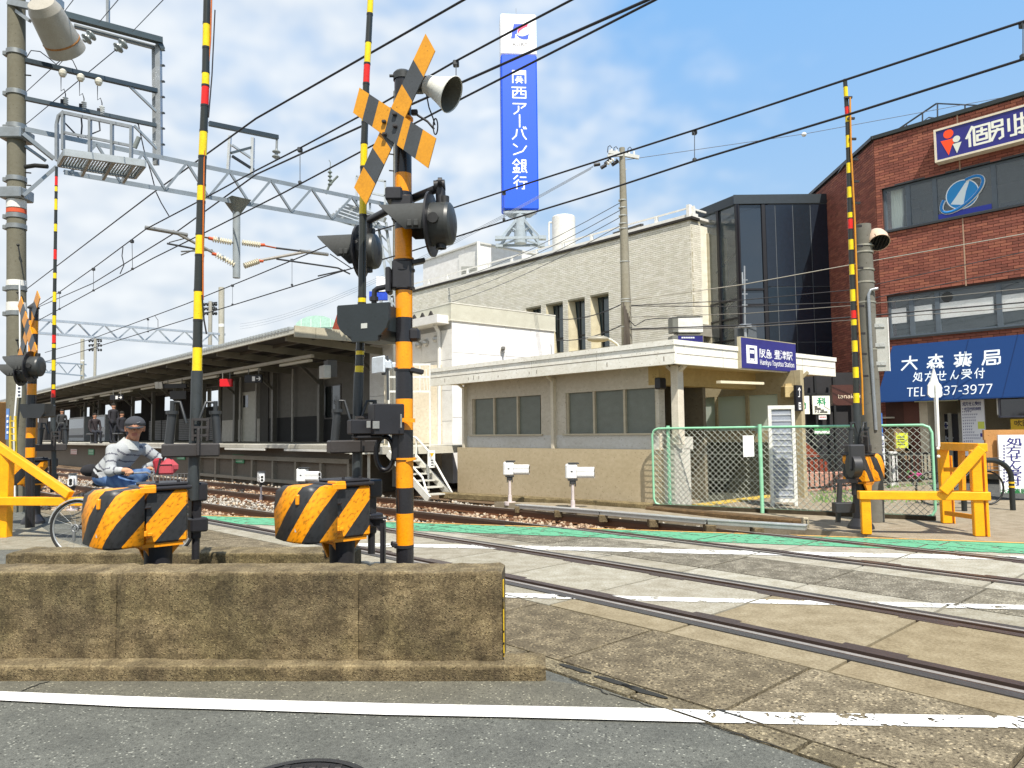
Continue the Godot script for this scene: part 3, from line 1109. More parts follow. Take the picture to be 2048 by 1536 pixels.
# ---------------------------------------------------------------- the big crossing signal
func lamp_head(o: Node3D, c: Vector3, a: Vector3, s: float) -> void:
	var side := a.cross(Vector3.UP).normalized()
	var B := Basis(side, a, side.cross(a).normalized())
	var x := Transform3D(B, c)
	var b := MB.new(L(58, 59, 60))
	b.lathe(x, [Vector2(0.0, -0.185 * s), Vector2(0.08 * s, -0.178 * s), Vector2(0.135 * s, -0.163 * s), Vector2(0.156 * s, -0.148 * s), Vector2(0.163 * s, -0.125 * s), Vector2(0.163 * s, 0.0)], 28)
	b.c = L(44, 45, 46)
	b.cyl(x * Vector3(0.0, -0.10 * s, 0.12 * s), x * Vector3(0.0, -0.10 * s, 0.21 * s), 0.035 * s, 10)
	b.lathe(Transform3D(Basis(x.basis.x, -x.basis.z, x.basis.y), x * Vector3(0, -0.07 * s, 0)), [Vector2(0.04 * s, 0.15 * s), Vector2(0.04 * s, 0.19 * s), Vector2(0.03 * s, 0.19 * s), Vector2(0.03 * s, 0.17 * s)], 14)
	var sd := 1.0 if (x.basis.x).dot(Vector3(0, 0, 1)) > 0 else -1.0
	b.cyl(x * Vector3(sd * 0.15 * s, -0.05 * s, 0), x * Vector3(sd * 0.185 * s, -0.05 * s, 0), 0.04 * s, 12)
	var h := part("lamp_housing", b, M.paint, o)
	b = MB.new(BLK)
	b.lathe(x, [Vector2(0, -0.004), Vector2(0.245 * s, -0.004), Vector2(0.245 * s, 0.012), Vector2(0, 0.012)], 36)
	part("backboard", b, M.paint, h)
	b = MB.new(L(62, 64, 64))
	var up := Vector3.UP
	var k := 22
	for i in k:
		var t0 := -2.0 + 4.0 * i / k
		var t1 := -2.0 + 4.0 * (i + 1) / k
		var r := 0.165 * s
		var q := []
		for t in [t0, t1]:
			var d: Vector3 = (up * cos(t) + side * sin(t))
			var ln: float = (0.05 + 0.36 * pow(0.5 + 0.5 * cos(t), 0.9)) * s
			q.append([c + a * 0.01 + d * r, c + a * ln + d * r, d])
		b.tri(q[0][0], q[1][0], q[1][1], q[0][2], q[1][2], q[1][2])
		b.tri(q[0][0], q[1][1], q[0][1], q[0][2], q[1][2], q[0][2])
		b.tri(q[0][0] - q[0][2] * 0.004, q[1][0] - q[1][2] * 0.004, q[1][1] - q[1][2] * 0.004, -q[0][2], -q[1][2], -q[1][2])
		b.tri(q[0][0] - q[0][2] * 0.004, q[1][1] - q[1][2] * 0.004, q[0][1] - q[0][2] * 0.004, -q[0][2], -q[1][2], -q[0][2])
		b.quad(q[0][1], q[1][1], q[1][1] - q[1][2] * 0.004, q[0][1] - q[0][2] * 0.004, a)
	for e in [0.07, 0.12]:
		b.bx(c + a * (e + 0.01) * s + side * (-0.17 if side.z < 0 else 0.17) * s + Vector3(0, -0.03, 0), Vector3(0.035, 0.05, 0.03) * s, 0.005)
	part("hood", b, M.matte, h)
	b = MB.new(Color(0.25, 0.01, 0.01))
	b.lathe(x, [Vector2(0.14 * s, 0.016), Vector2(0.09 * s, 0.035), Vector2(0, 0.045)], 20)
	part("red_lens", b, M.shine, h)


func flat_board(b: MB, px: Array, o: Vector3, n: Vector3, thick: float) -> void:
	var xx := Vector3.UP.cross(n).normalized()
	var yy := n.cross(xx)
	var x := Transform3D(Basis(xx, yy, n), o)
	var p := PackedVector2Array()
	for q in px:
		var w := onp(q[0], q[1], o, n) - o
		p.append(Vector2(w.dot(xx), w.dot(yy)))
	b.prism(p, x, thick)


func cut(l0: Array, l1: Array, t: float) -> Array:
	return [lerpf(l0[0], l1[0], t), lerpf(l0[1], l1[1], t)]


func build_signal() -> void:
	var Z := 5.6
	var base := pz(809, 1130, Z)
	base.y = 0
	var o := thing("crossing_signal", "tall yellow and black crossing signal pole with crossbuck, two hooded lamps and loudspeaker", "crossing signal", base)
	var bands := [[148, "K"], [236, "Y"], [250, "K"], [349, "Y"], [386, "K"], [460, "Y"], [523, "K"], [582, "Y"], [636, "K"], [685, "Y"], [738, "K"], [798, "Y"], [860, "K"], [922, "Y"], [975, "K"], [1026, "Y"], [1089, "K"], [1240, "K"]]
	var b := MB.new()
	for i in bands.size() - 1:
		b.c = YEL if bands[i][1] == "Y" else BLK
		var f := func(y: float) -> Vector3:
			var w := pz(lerpf(805.5, 810, (y - 148) / 950.0), y, Z)
			return w
		var A: Vector3 = f.call(bands[i][0])
		var B: Vector3 = f.call(bands[i + 1][0])
		if i == bands.size() - 2: B.y = 0
		b.tube([A, B], 0.0655, 26, false)
	part("pole", b, M.gloss, o)
	b = MB.new(L(58, 60, 60))
	var top := pz(805.5, 149, Z)
	b.lathe(Transform3D(Basis(), top), [Vector2(0.074, -0.05), Vector2(0.076, 0.0), Vector2(0.06, 0.018), Vector2(0, 0.024)], 20)
	b.cyl(top + Vector3(-0.10, -0.02, 0.02), top + Vector3(-0.06, -0.02, 0.02), 0.012, 8)
	part("pole_cap", b, M.paint, o)
	# crossbuck
	var cn := Vector3(-0.20, 0, 0.98).normalized()
	var co := pz(790, 250, Z - 0.14)
	var buck := thing("crossbuck", "yellow and black striped crossbuck boards bolted on the signal pole", "crossing sign", co)
	remove_child(buck)
	o.add_child(buck, true)
	buck.name = "crossbuck"
	buck.remove_meta("label"); buck.remove_meta("category")
	buck.transform = o.transform.affine_inverse()
	for k in 2:
		b = MB.new()
		var L0: Array
		var L1: Array
		var R0: Array
		var R1: Array
		var cuts: Array
		if k == 0:
			L0 = [851, 67]; L1 = [708, 375]; R0 = [870, 101]; R1 = [732, 409]
			cuts = [0, 0.17, 0.33, 0.48, 0.64, 0.74, 0.866, 1]
		else:
			L0 = [719, 175]; L1 = [872, 276]; R0 = [706, 225]; R1 = [856, 336]
			cuts = [0, 0.125, 0.255, 0.41, 0.585, 0.67, 0.83, 1]
		for i in cuts.size() - 1:
			b.c = L(214, 148, 24) if i % 2 == 0 else L(66, 69, 74)
			flat_board(b, [cut(L0, L1, cuts[i]), cut(L0, L1, cuts[i + 1]), cut(R0, R1, cuts[i + 1]), cut(R0, R1, cuts[i])], co + cn * (0.016 if k == 1 else 0.0), cn, 0.012)
		var mi := part("board", b, M.paint, buck)
	b = MB.new(L(60, 58, 56))
	for q in [[789, 228], [768, 243], [790, 252], [769, 268]]:
		var w := onp(q[0], q[1], co + cn * 0.03, cn)
		b.box(Transform3D(Basis(Vector3.UP, -0.2), w), Vector3(0.032, 0.022, 0.03), 0.005)
	b.bar(onp(779, 218, co - cn * 0.03, cn), onp(779, 276, co - cn * 0.03, cn), 0.06, 0.03)
	part("bolts", b, M.paint, buck)
	# loudspeaker
	var sp := pz(848, 166, Z - 0.02)
	var ax := (pz(912, 193, Z - 0.11) - sp).normalized()
	var sx := ax.cross(Vector3.UP).normalized()
	var x := Transform3D(Basis(sx, ax, sx.cross(ax)), sp)
	b = MB.new(L(232, 234, 228))
	b.lathe(x, [Vector2(0.05, 0.03), Vector2(0.072, 0.035), Vector2(0.082, 0.11), Vector2(0.105, 0.18), Vector2(0.128, 0.24), Vector2(0.142, 0.268), Vector2(0.138, 0.272)], 30)
	var sk := part("loudspeaker", b, M.paint, o)
	b = MB.new(L(92, 92, 84))
	b.lathe(x, [Vector2(0.134, 0.262), Vector2(0.10, 0.18), Vector2(0.07, 0.10), Vector2(0.0, 0.09)], 30)
	b.lathe(x, [Vector2(0.05, 0.10), Vector2(0.05, 0.15), Vector2(0.0, 0.165)], 16)
	part("horn_mouth", b, M.matte, sk)
	b = MB.new(L(74, 76, 76))
	b.bx(pz(846, 168, Z - 0.01), Vector3(0.10, 0.10, 0.09), 0.01)
	b.bar(pz(806, 172, Z), pz(848, 175, Z), 0.03, 0.05)
	b.bx(pz(838, 180, Z), Vector3(0.08, 0.05, 0.06), 0.01)
	part("driver_unit", b, M.paint, sk)
	b = MB.new(BLK)
	b.tube([pz(852, 184, Z - 0.03), pz(858, 215, Z - 0.03), pz(866, 236, Z - 0.03), pz(870, 250, Z - 0.03)], 0.006, 6)
	b.tube([pz(825, 222, Z - 0.04), pz(836, 231, Z - 0.04), pz(855, 243, Z - 0.03), pz(868, 258, Z - 0.03)], 0.009, 6)
	for i in 3:
		var ring := []
		for j in 15: ring.append(pz(871 + 4.5 * cos(TAU * j / 14), 253 + 16 * sin(TAU * j / 14), Z - 0.02 - i * 0.012))
		b.tube(ring, 0.006, 6)
	b.bx(pz(829, 225, Z - 0.05), Vector3(0.05, 0.04, 0.04), 0.006)
	part("speaker_cable", b, M.wire, o)
	# lamps on their cross arm
	b = MB.new(BLK)
	b.tube([pz(736, 442, 6.3), pz(770, 424, 6.05), pz(806, 405, 5.72), pz(872, 378, 5.5)], 0.032, 12)
	b.cyl(pz(737, 432, 6.3), pz(738, 472, 6.3), 0.034, 12)
	b.cyl(pz(880, 362, 5.5), pz(882, 408, 5.5), 0.038, 12)
	b.cyl(pz(868, 372, 5.5), pz(890, 370, 5.5), 0.042, 12)
	b.cyl(pz(876, 363, 5.44), pz(884, 363, 5.44), 0.03, 12)
	b.bx(pz(790, 392, Z - 0.02), Vector3(0.13, 0.10, 0.16), 0.012)
	b.bx(pz(806, 420, Z), Vector3(0.16, 0.20, 0.16), 0.012)
	part("lamp_arm", b, M.paint, o)
	var ax2 := Vector3(-0.99, 0, -0.13).normalized()
	lamp_head(o, pz(864, 449, 5.5), ax2, 1.0)
	lamp_head(o, pz(722, 504, 6.3), ax2, 0.94)
	# direction indicator
	var dn := Vector3(-0.42, 0, 0.907).normalized()
	var d_o := pz(725, 645, 5.5)
	b = MB.new(L(46, 50, 54))
	flat_board(b, [[676, 611], [777, 604], [777, 640], [772, 655], [762, 668], [756, 671], [755, 681], [704, 684], [702, 674], [690, 670], [680, 660], [674, 646], [674, 614]], d_o, dn, 0.03)
	flat_board(b, [[684, 616], [772, 610], [772, 660], [758, 679], [704, 682], [690, 668], [684, 650]], d_o - dn * 0.03, dn, 0.30)
	var di := part("direction_indicator", b, M.paint, o)
	b = MB.new(L(190, 192, 186))
	flat_board(b, [[722, 647], [734, 646], [734, 656], [722, 657]], d_o + dn * 0.004, dn, 0.003)
	part("plate", b, M.print, di)
	b = MB.new(BLK)
	b.tube([pz(748, 606, 5.7), pz(749, 582, 5.7), pz(756, 577, 5.7), pz(790, 570, 5.65)], 0.022, 10)
	b.cyl(pz(748, 602, 5.7), pz(748, 594, 5.7), 0.034, 12)
	b.bx(pz(806, 552, Z), Vector3(0.15, 0.22, 0.16), 0.012)
	b.bx(pz(778, 562, Z - 0.02), Vector3(0.04, 0.2, 0.12), 0.01)
	b.bx(pz(829, 670, Z), Vector3(0.09, 0.10, 0.10), 0.02)
	part("indicator_bracket", b, M.paint, o)
	for y in [541, 577]:
		b = MB.new(BLK)
		b.cyl(pz(807, y - 2, Z), pz(807, y + 2, Z), 0.088, 22)
		part("bracket_ring", b, M.paint, o)
	b = MB.new(BLK)
	for q in [[835, 524, 20], [832, 742, 24], [797, 1090, 22]]:
		b.box(Transform3D(Basis.from_euler(Vector3(0, 0.3, 0.25 if q[1] < 600 else -0.2)), pz(q[0], q[1], Z)), Vector3(0.11, 0.035, 0.08), 0.006)
	for y in [524, 739, 1092]:
		b.cyl(pz(808, y - 3, Z), pz(808, y + 3, Z), 0.074, 22)
	part("clamp", b, M.paint, o)
	for y in [239, 519, 737, 918]:
		b = MB.new(YEL)
		b.cyl(pz(807 + (y - 239) * 0.004, y - 2.5, Z), pz(807 + (y - 239) * 0.004, y + 1.5, Z), 0.076, 22)
		part("clamp_ring", b, M.paint, o)
	# junction boxes
	b = MB.new(L(36, 38, 42))
	b.box(Transform3D(Basis(Vector3.UP, 0.42), pz(772, 839, Z - 0.05)), Vector3(0.23, 0.23, 0.20), 0.008)
	b.box(Transform3D(Basis(Vector3.UP, 0.42), pz(722, 854, Z - 0.05)), Vector3(0.18, 0.11, 0.16), 0.008)
	b.box(Transform3D(Basis(Vector3.UP, 0.42), pz(735, 874, Z - 0.03)), Vector3(0.22, 0.05, 0.14), 0.02)
	var jb := part("junction_box", b, M.paint, o)
	b = MB.new(L(170, 170, 166))
	for q in [[737, 849, 0.03, 0.05], [752, 850, 0.05, 0.055], [802, 842, 0.012, 0.10]]:
		b.box(Transform3D(Basis(Vector3.UP, 0.42), pz(q[0], q[1], Z - 0.19)), Vector3(q[2], q[3], 0.012), 0.002)
	part("padlock", b, M.metal, jb)
	b = MB.new(L(28, 28, 30))
	for i in 3:
		var ring := []
		for j in 21: ring.append(pz(770 + (17 + i) * cos(TAU * j / 20), 907 + (33 + i) * sin(TAU * j / 20), Z + 0.02 + i * 0.02))
		b.tube(ring, 0.016, 8)
	b.bx(pz(799, 915, Z), Vector3(0.12, 0.05, 0.05), 0.01)
	b.bx(pz(800, 890, Z), Vector3(0.11, 0.24, 0.10), 0.012)
	part("cable_coil", b, M.paint, o)
	b = MB.new(YEL)
	b.bar(pz(812, 921, Z - 0.06), pz(831, 917, Z - 0.06), 0.02, 0.02)
	b.bar(pz(805, 840, Z - 0.1), pz(830, 841, Z - 0.1), 0.03, 0.03)
	part("clamp_bolt", b, M.paint, o)
	# arm rest beside it
	b = MB.new(BLK)
	var rp := pz(766, 1125, 5.75)
	rp.y = 0
	var ar := thing("arm_rest_post", "short black bracket post standing beside the signal pole", "bracket post", rp)
	b.angle(rp, pz(766, 1040, 5.75), 0.045, 0.008)
	part("post", b, M.paint, ar)
	b = MB.new(BLK)
	b.bar(pz(737, 1036, 5.75), pz(773, 1036, 5.75), 0.05, 0.012)
	b.prism(PackedVector2Array([Vector2(-0.10, 0), Vector2(0.0, 0), Vector2(0, -0.10), Vector2(-0.02, -0.10)]), Transform3D(Basis(), pz(765, 1037, 5.76)), 0.01)
	part("bracket", b, M.paint, ar)


# ---------------------------------------------------------------- the crossing signal on the far left
func build_far_signal() -> void:
	var Z := 11.4
	var base := pz(60, 1050, Z)
	base.y = 0
	var o := thing("crossing_signal", "yellow and black crossing signal pole on the far left beside the concrete mast", "crossing signal", base)
	var b := MB.new()
	var bands := [[618, "K"], [642, "Y"], [668, "K"], [690, "Y"], [705, "K"], [730, "Y"], [752, "K"], [768, "Y"], [790, "K"], [855, "Y"], [876, "K"], [895, "Y"], [915, "K"], [1055, "K"]]
	for i in bands.size() - 1:
		b.c = YEL if bands[i][1] == "Y" else BLK
		b.tube([pz(lerpf(68, 60, (bands[i][0] - 618) / 300.0) if bands[i][0] < 918 else 60, bands[i][0], Z), pz(lerpf(68, 60, (bands[i + 1][0] - 618) / 300.0) if bands[i + 1][0] < 918 else 60, bands[i + 1][0], Z)], 0.066, 16, false)
	part("pole", b, M.gloss, o)
	b = MB.new(L(50, 50, 50))
	b.lathe(Transform3D(Basis(), pz(67, 617, Z)), [Vector2(0.085, 0.0), Vector2(0.085, 0.02), Vector2(0, 0.10)], 14)
	part("pole_cap", b, M.paint, o)
	# crossbuck seen edge on
	b = MB.new(L(226, 150, 24))
	var cc := pz(56, 655, Z + 0.02)
	var cn := Vector3(0.66, 0, -0.75).normalized()
	var cx := Vector3(0.75, 0, 0.66)
	for sgn in [-1.0, 1.0]:
		for i in 7:
			var t0 := -0.62 + 1.24 * i / 7
			var t1 := -0.62 + 1.24 * (i + 1) / 7
			b.c = L(226, 150, 24) if i % 2 == 0 else L(66, 69, 74)
			b.bar(cc + cx * t0 * 0.7 + Vector3(0, t0 * 0.75 * sgn, 0) + cn * 0.01 * sgn, cc + cx * t1 * 0.7 + Vector3(0, t1 * 0.75 * sgn, 0) + cn * 0.01 * sgn, 0.012, 0.2, cn.cross(cx * 0.7 + Vector3(0, 0.75 * sgn, 0)))
	part("crossbuck", b, M.paint, o)
	b = MB.new(BLK)
	b.cyl(pz(20, 715, Z), pz(78, 712, Z), 0.03, 10)
	part("lamp_arm", b, M.paint, o)
	lamp_head(o, pz(62, 733, Z - 0.3), Vector3(-0.93, 0, 0.1).normalized(), 0.95)
	lamp_head(o, pz(42, 746, Z + 0.3), Vector3(-0.93, 0, 0.1).normalized(), 0.85)
	b = MB.new(L(44, 47, 50))
	var dn := Vector3(0.1, 0, 1).normalized()
	var d0 := pz(64, 822, Z - 0.2)
	flat_board(b, [[40, 808], [90, 807], [88, 825], [80, 836], [46, 836], [40, 822]], d0, dn, 0.25)
	b.bx(pz(88, 822, Z), Vector3(0.2, 0.2, 0.3), 0.02)
	part("direction_indicator", b, M.paint, o)


# ---------------------------------------------------------------- yellow fences and the green mesh
func build_fences() -> void:
	var YF := L(255, 176, 10)
	var p0 := g(1733, 1068)
	var o := thing("yellow_guard_fence", "bright yellow steel guard fence with diagonal brace at the right of the crossing", "guard fence", p0)
	var p1 := g(1958, 1072)
	var h0 := 0.575
	var h1 := 1.22
	var X := (p1 - p0).normalized()
	var Nn := X.cross(Vector3.UP)
	var up := Vector3.UP
	var b := MB.new(YF)
	b.bar(p0, p0 + up * (h0 - 0.11), 0.12, 0.10, Nn, 0.008)
	part("post", b, M.paint, o)
	b = MB.new(YF)
	b.bar(p1, p1 + up * (h0 - 0.11), 0.12, 0.10, Nn, 0.008)
	b.bar(p1 + up * h0, p1 + up * (h1 - 0.10), 0.12, 0.10, Nn, 0.008)
	b.bar(p1 + X * 0.10 - Nn * 0.01, p1 + X * 0.10 - Nn * 0.01 + up * (h1 - 0.14), 0.03, 0.12, Nn)
	part("post", b, M.paint, o)
	b = MB.new(YF)
	b.bar(p0 - X * 0.085 + up * (h0 - 0.055), p1 + X * 0.14 + up * (h0 - 0.055), 0.15, 0.11, up, 0.008)
	part("rail", b, M.paint, o)
	# the frame behind
	var q0 := g(1893, 1046)
	b = MB.new(YF)
	b.bar(q0, q0 + up * 1.18, 0.13, 0.12, Nn, 0.008)
	b.bar(q0 + X * 0.10, q0 + X * 0.10 + up * 1.0, 0.012, 0.10, Nn)
	part("post", b, M.paint, o)
	b = MB.new(YF)
	var tip := onp(1972, 892, p1, Vector3(-Nn.x, 0, -Nn.z))
	b.bar(q0 + up * 1.14, p1 + X * 0.1 + up * (h1 - 0.07), 0.12, 0.11, up, 0.008)
	part("rail", b, M.paint, o)
	b = MB.new(YF)
	var dk := Nn * (0.10 if Nn.z > 0 else -0.10)
	b.bar(onp(1963, 897, p1 + dk, Nn), onp(1886, 984, p1 + dk, Nn), 0.12, 0.06, Nn, 0.008)
	part("diagonal_brace", b, M.paint, o)
	for q in [[1890, 939, 1948, 939], [1892, 1026, 1948, 1034], [1890, 985, 1948, 985]]:
		b = MB.new(L(240, 160, 16))
		b.bar(pz(q[0], q[1], 10.7), pz(q[2], q[3], 10.1), 0.05, 0.06)
		part("cross_rail", b, M.paint, o)
	b = MB.new(L(240, 160, 16))
	b.bar(pz(1923, 900, 10.4), pz(1925, 985, 10.4), 0.09, 0.05)
	part("inner_post", b, M.paint, o)
	b = MB.new(L(240, 240, 236))
	for q in [[1876, 897], [1877, 913]]:
		b.ball(pz(q[0], q[1], 10.62), Vector3(0.025, 0.025, 0.02), 6)
	part("reflector", b, M.gloss, o)
	# left fence, cut by the edge of the picture
	var l0 := pz(10, 1050, 10.7)
	l0.y = 0
	o = thing("yellow_guard_fence", "yellow guard fence with sloping brace at the left edge, beside the cyclist", "guard fence", l0)
	var l1 := pz(182, 992, 10.3)
	b = MB.new(YF)
	b.bar(l0, l0 + up * 1.22, 0.14, 0.14, Vector3.BACK, 0.008)
	part("post", b, M.paint, o)
	b = MB.new(YF)
	var far := l0 + (Vector3(l1.x, 0, l1.z) - l0) + Vector3(0, 0, 0)
	far.y = 0
	b.bar(far + Vector3(0.35, 0, 0), far + Vector3(0.35, 0.47, 0), 0.14, 0.14, Vector3.BACK, 0.008)
	part("post", b, M.paint, o)
	b = MB.new(YF)
	b.bar(l0 + Vector3(-0.6, 0.53, 0.05), far + Vector3(0.5, 0.53, 0.05), 0.14, 0.115, up, 0.008)
	part("rail", b, M.paint, o)
	b = MB.new(YF)
	b.bar(l0 + Vector3(-0.2, 1.34, -0.02), far + Vector3(-0.30, 0.62, -0.02), 0.11, 0.10, Vector3.BACK, 0.008)
	part("diagonal_brace", b, M.paint, o)
	# green chain link fence
	var f0 := g(1308, 1014)
	var f1 := g(1745, 1034)
	var f2 := g(1872, 1040)
	var ht := 1.42
	var GR := L(150, 214, 178)
	o = thing("chain_link_fence", "pale green chain link fence between the tracks and the station entrance", "chain link fence", f0)
	for seg in [[f0, f1], [f1 + (f2 - f1) * 0.03, f2]]:
		var a: Vector3 = seg[0] + up * 0.04
		var d: Vector3 = seg[1] + up * 0.04
		var u := (d - a).normalized()
		var ln := a.distance_to(d)
		b = MB.new(GR)
		var rr := 0.12
		b.tube([a + u * rr, a + u * rr * 0.3 + up * rr * 0.3, a + up * rr, a + up * (ht - rr), a + up * (ht - rr * 0.3) + u * rr * 0.3, a + up * ht + u * rr, d + up * ht - u * rr, d + up * (ht - rr * 0.3) - u * rr * 0.3, d + up * (ht - rr), d + up * rr, d + up * rr * 0.3 - u * rr * 0.3, d - u * rr, a + u * rr], 0.022, 8)
		part("frame", b, M.paint, o)
		b = MB.new(L(196, 204, 194))
		var pitch := 0.105
		var n := int((ln + ht) / pitch) + 1
		for i in n:
			for dirn in [1.0, -1.0]:
				# diagonal from the bottom, clipped to the panel
				var s := i * pitch - (ht if dirn > 0 else 0.0)
				var x0 := clampf(s, 0.0, ln)
				var x1 := clampf(s + ht * dirn, 0.0, ln)
				if absf(x1 - x0) < 0.02: continue
				var y0 := absf(x0 - s)
				var y1 := absf(x1 - s)
				var off := Vector3(0, 0, 0.003 * dirn)
				b.tube([a + u * x0 + up * y0 + off, a + u * x1 + up * y1 + off], 0.0042, 4, false)
		for hy in [0.5, 0.95]:
			b.tube([a + up * hy, d + up * hy], 0.003, 4, false)
		part("chain_link_mesh", b, M.metal, o)
	for q in [g(1340, 1015), g(1525, 1026), f1]:
		b = MB.new(GR)
		b.cyl(q, q + up * (ht + 0.09), 0.033, 10)
		part("post", b, M.paint, o)
	b = MB.new(L(90, 84, 70))
	b.bar(f0 + up * 0.01, f2 + up * 0.01, 0.18, 0.10)
	part("concrete_foot", b, M.oldcrete, o)
	# notice on the mesh
	b = MB.new(L(240, 242, 240))
	var nq := g(1496, 1026)
	b.box(Transform3D(Basis(Vector3.UP, 0.53), Vector3(nq.x, 1.14, nq.z) + Vector3(0.03, 0, 0.05)), Vector3(0.26, 0.36, 0.006), 0.0)
	solo("notice_board", b, M.print, "small white notice hanging on the green mesh fence", "notice")
	# white framed mesh gate
	var w0 := g(1545, 1012)
	var w1 := g(1592, 1012)
	var wh := 1.86
	var wo := thing("mesh_gate", "narrow white framed mesh gate standing behind the green fence", "gate", w0)
	var wu := (w1 - w0).normalized()
	b = MB.new(L(232, 234, 230))
	for e in [w0, w1]:
		b.bar(e, e + up * wh, 0.06, 0.06, wu)
	b.bar(w0 - wu * 0.03 + up * (wh - 0.03), w1 + wu * 0.03 + up * (wh - 0.03), 0.065, 0.07)
	b.bar(w0 + up * 0.1, w1 + up * 0.1, 0.062, 0.06)
	part("frame", b, M.paint, wo)
	b = MB.new(L(150, 158, 172))
	b.bar((w0 + w1) / 2 + up * 0.14, (w0 + w1) / 2 + up * (wh - 0.08), 0.012, w0.distance_to(w1) - 0.06, wu)
	part("panel", b, M.matte, wo)
	b = MB.new(L(186, 192, 200))
	for i in 14:
		var y := 0.2 + i * 0.115
		b.bar(w0 + up * y + Vector3(0, 0, 0.012), w1 + up * y + Vector3(0, 0, 0.012), 0.012, 0.03)
	part("slat", b, M.matte, wo)


# ---------------------------------------------------------------- obstacle sensors
func build_sensors() -> void:
	var spots := [[1020, 1004, 0.0, 1.0, "white twin-tube sensor on a post before the concrete wall, left one"], [1146, 1016, 0.0, 1.0, "white twin-tube sensor on a post before the concrete wall, right one"], [522, 1003, -0.15, 0.85, "small white twin-tube sensor on a rusty post below the platform"], [606, 1016, -0.1, 1.0, "white twin-tube sensor rising above the middle gate machine"], [144, 1018, -0.1, 0.9, "white twin-tube sensor at the left behind the yellow fence"]]
	var proto: Node3D
	for i in spots.size():
		var s: Array = spots[i]
		if i == 0:
			proto = thing("obstacle_sensor", s[4], "sensor", Vector3.ZERO, "obstacle sensors along the tracks")
			var W := L(236, 238, 240)
			var b := MB.new(W)
			b.bx(Vector3(-0.02, 0.68, 0), Vector3(0.22, 0.28, 0.16), 0.025)
			var head := part("sensor_head", b, M.paint, proto)
			b = MB.new(W)
			for y in [0.70, 0.615]:
				b.cyl(Vector3(0.09, y, 0.03), Vector3(0.40, y, 0.10), 0.062, 14)
			b.bar(Vector3(0.09, 0.655, 0.03), Vector3(0.398, 0.655, 0.10), 0.115, 0.10)
			part("barrel", b, M.paint, head)
			b = MB.new(Color(0.012, 0.012, 0.014))
			for y in [0.70, 0.615]:
				b.cyl(Vector3(0.398, y, 0.0995), Vector3(0.404, y, 0.101), 0.036, 14)
			part("lens", b, M.shine, head)
			b = MB.new(L(60, 62, 64))
			b.bx(Vector3(0.02, 0.83, 0), Vector3(0.20, 0.025, 0.17), 0.005)
			b.bx(Vector3(0.0, 0.525, 0), Vector3(0.18, 0.035, 0.12), 0.005)
			b.bx(Vector3(0.0, 0.48, 0), Vector3(0.09, 0.07, 0.09), 0.01)
			for x in [-0.05, 0.05]:
				b.cyl(Vector3(x, 0.40, 0.03), Vector3(x, 0.52, 0.03), 0.012, 6)
			b.bx(Vector3(-0.02, 0.68, 0.082), Vector3(0.035, 0.025, 0.003))
			part("bracket", b, M.paint, proto)
			b = MB.new(L(214, 204, 204))
			b.cyl(Vector3(0, 0.14, 0), Vector3(0, 0.48, 0), 0.028, 12)
			b.cyl(Vector3(0, 0.0, 0), Vector3(0, 0.14, 0), 0.042, 12)
			b.cyl(Vector3(0, -0.06, 0), Vector3(0, 0.005, 0), 0.12, 14)
			part("post", b, M.paint, proto)
		var at := g(s[0], s[1], s[2])
		var tr := Transform3D(Basis(Vector3.UP, [0.0, 0.0, -0.95, -0.15, -0.9][i]).scaled(Vector3.ONE * s[3]), at)
		if i == 0: proto.transform = tr
		else: dup(proto, tr, s[4], "obstacle sensors along the tracks")


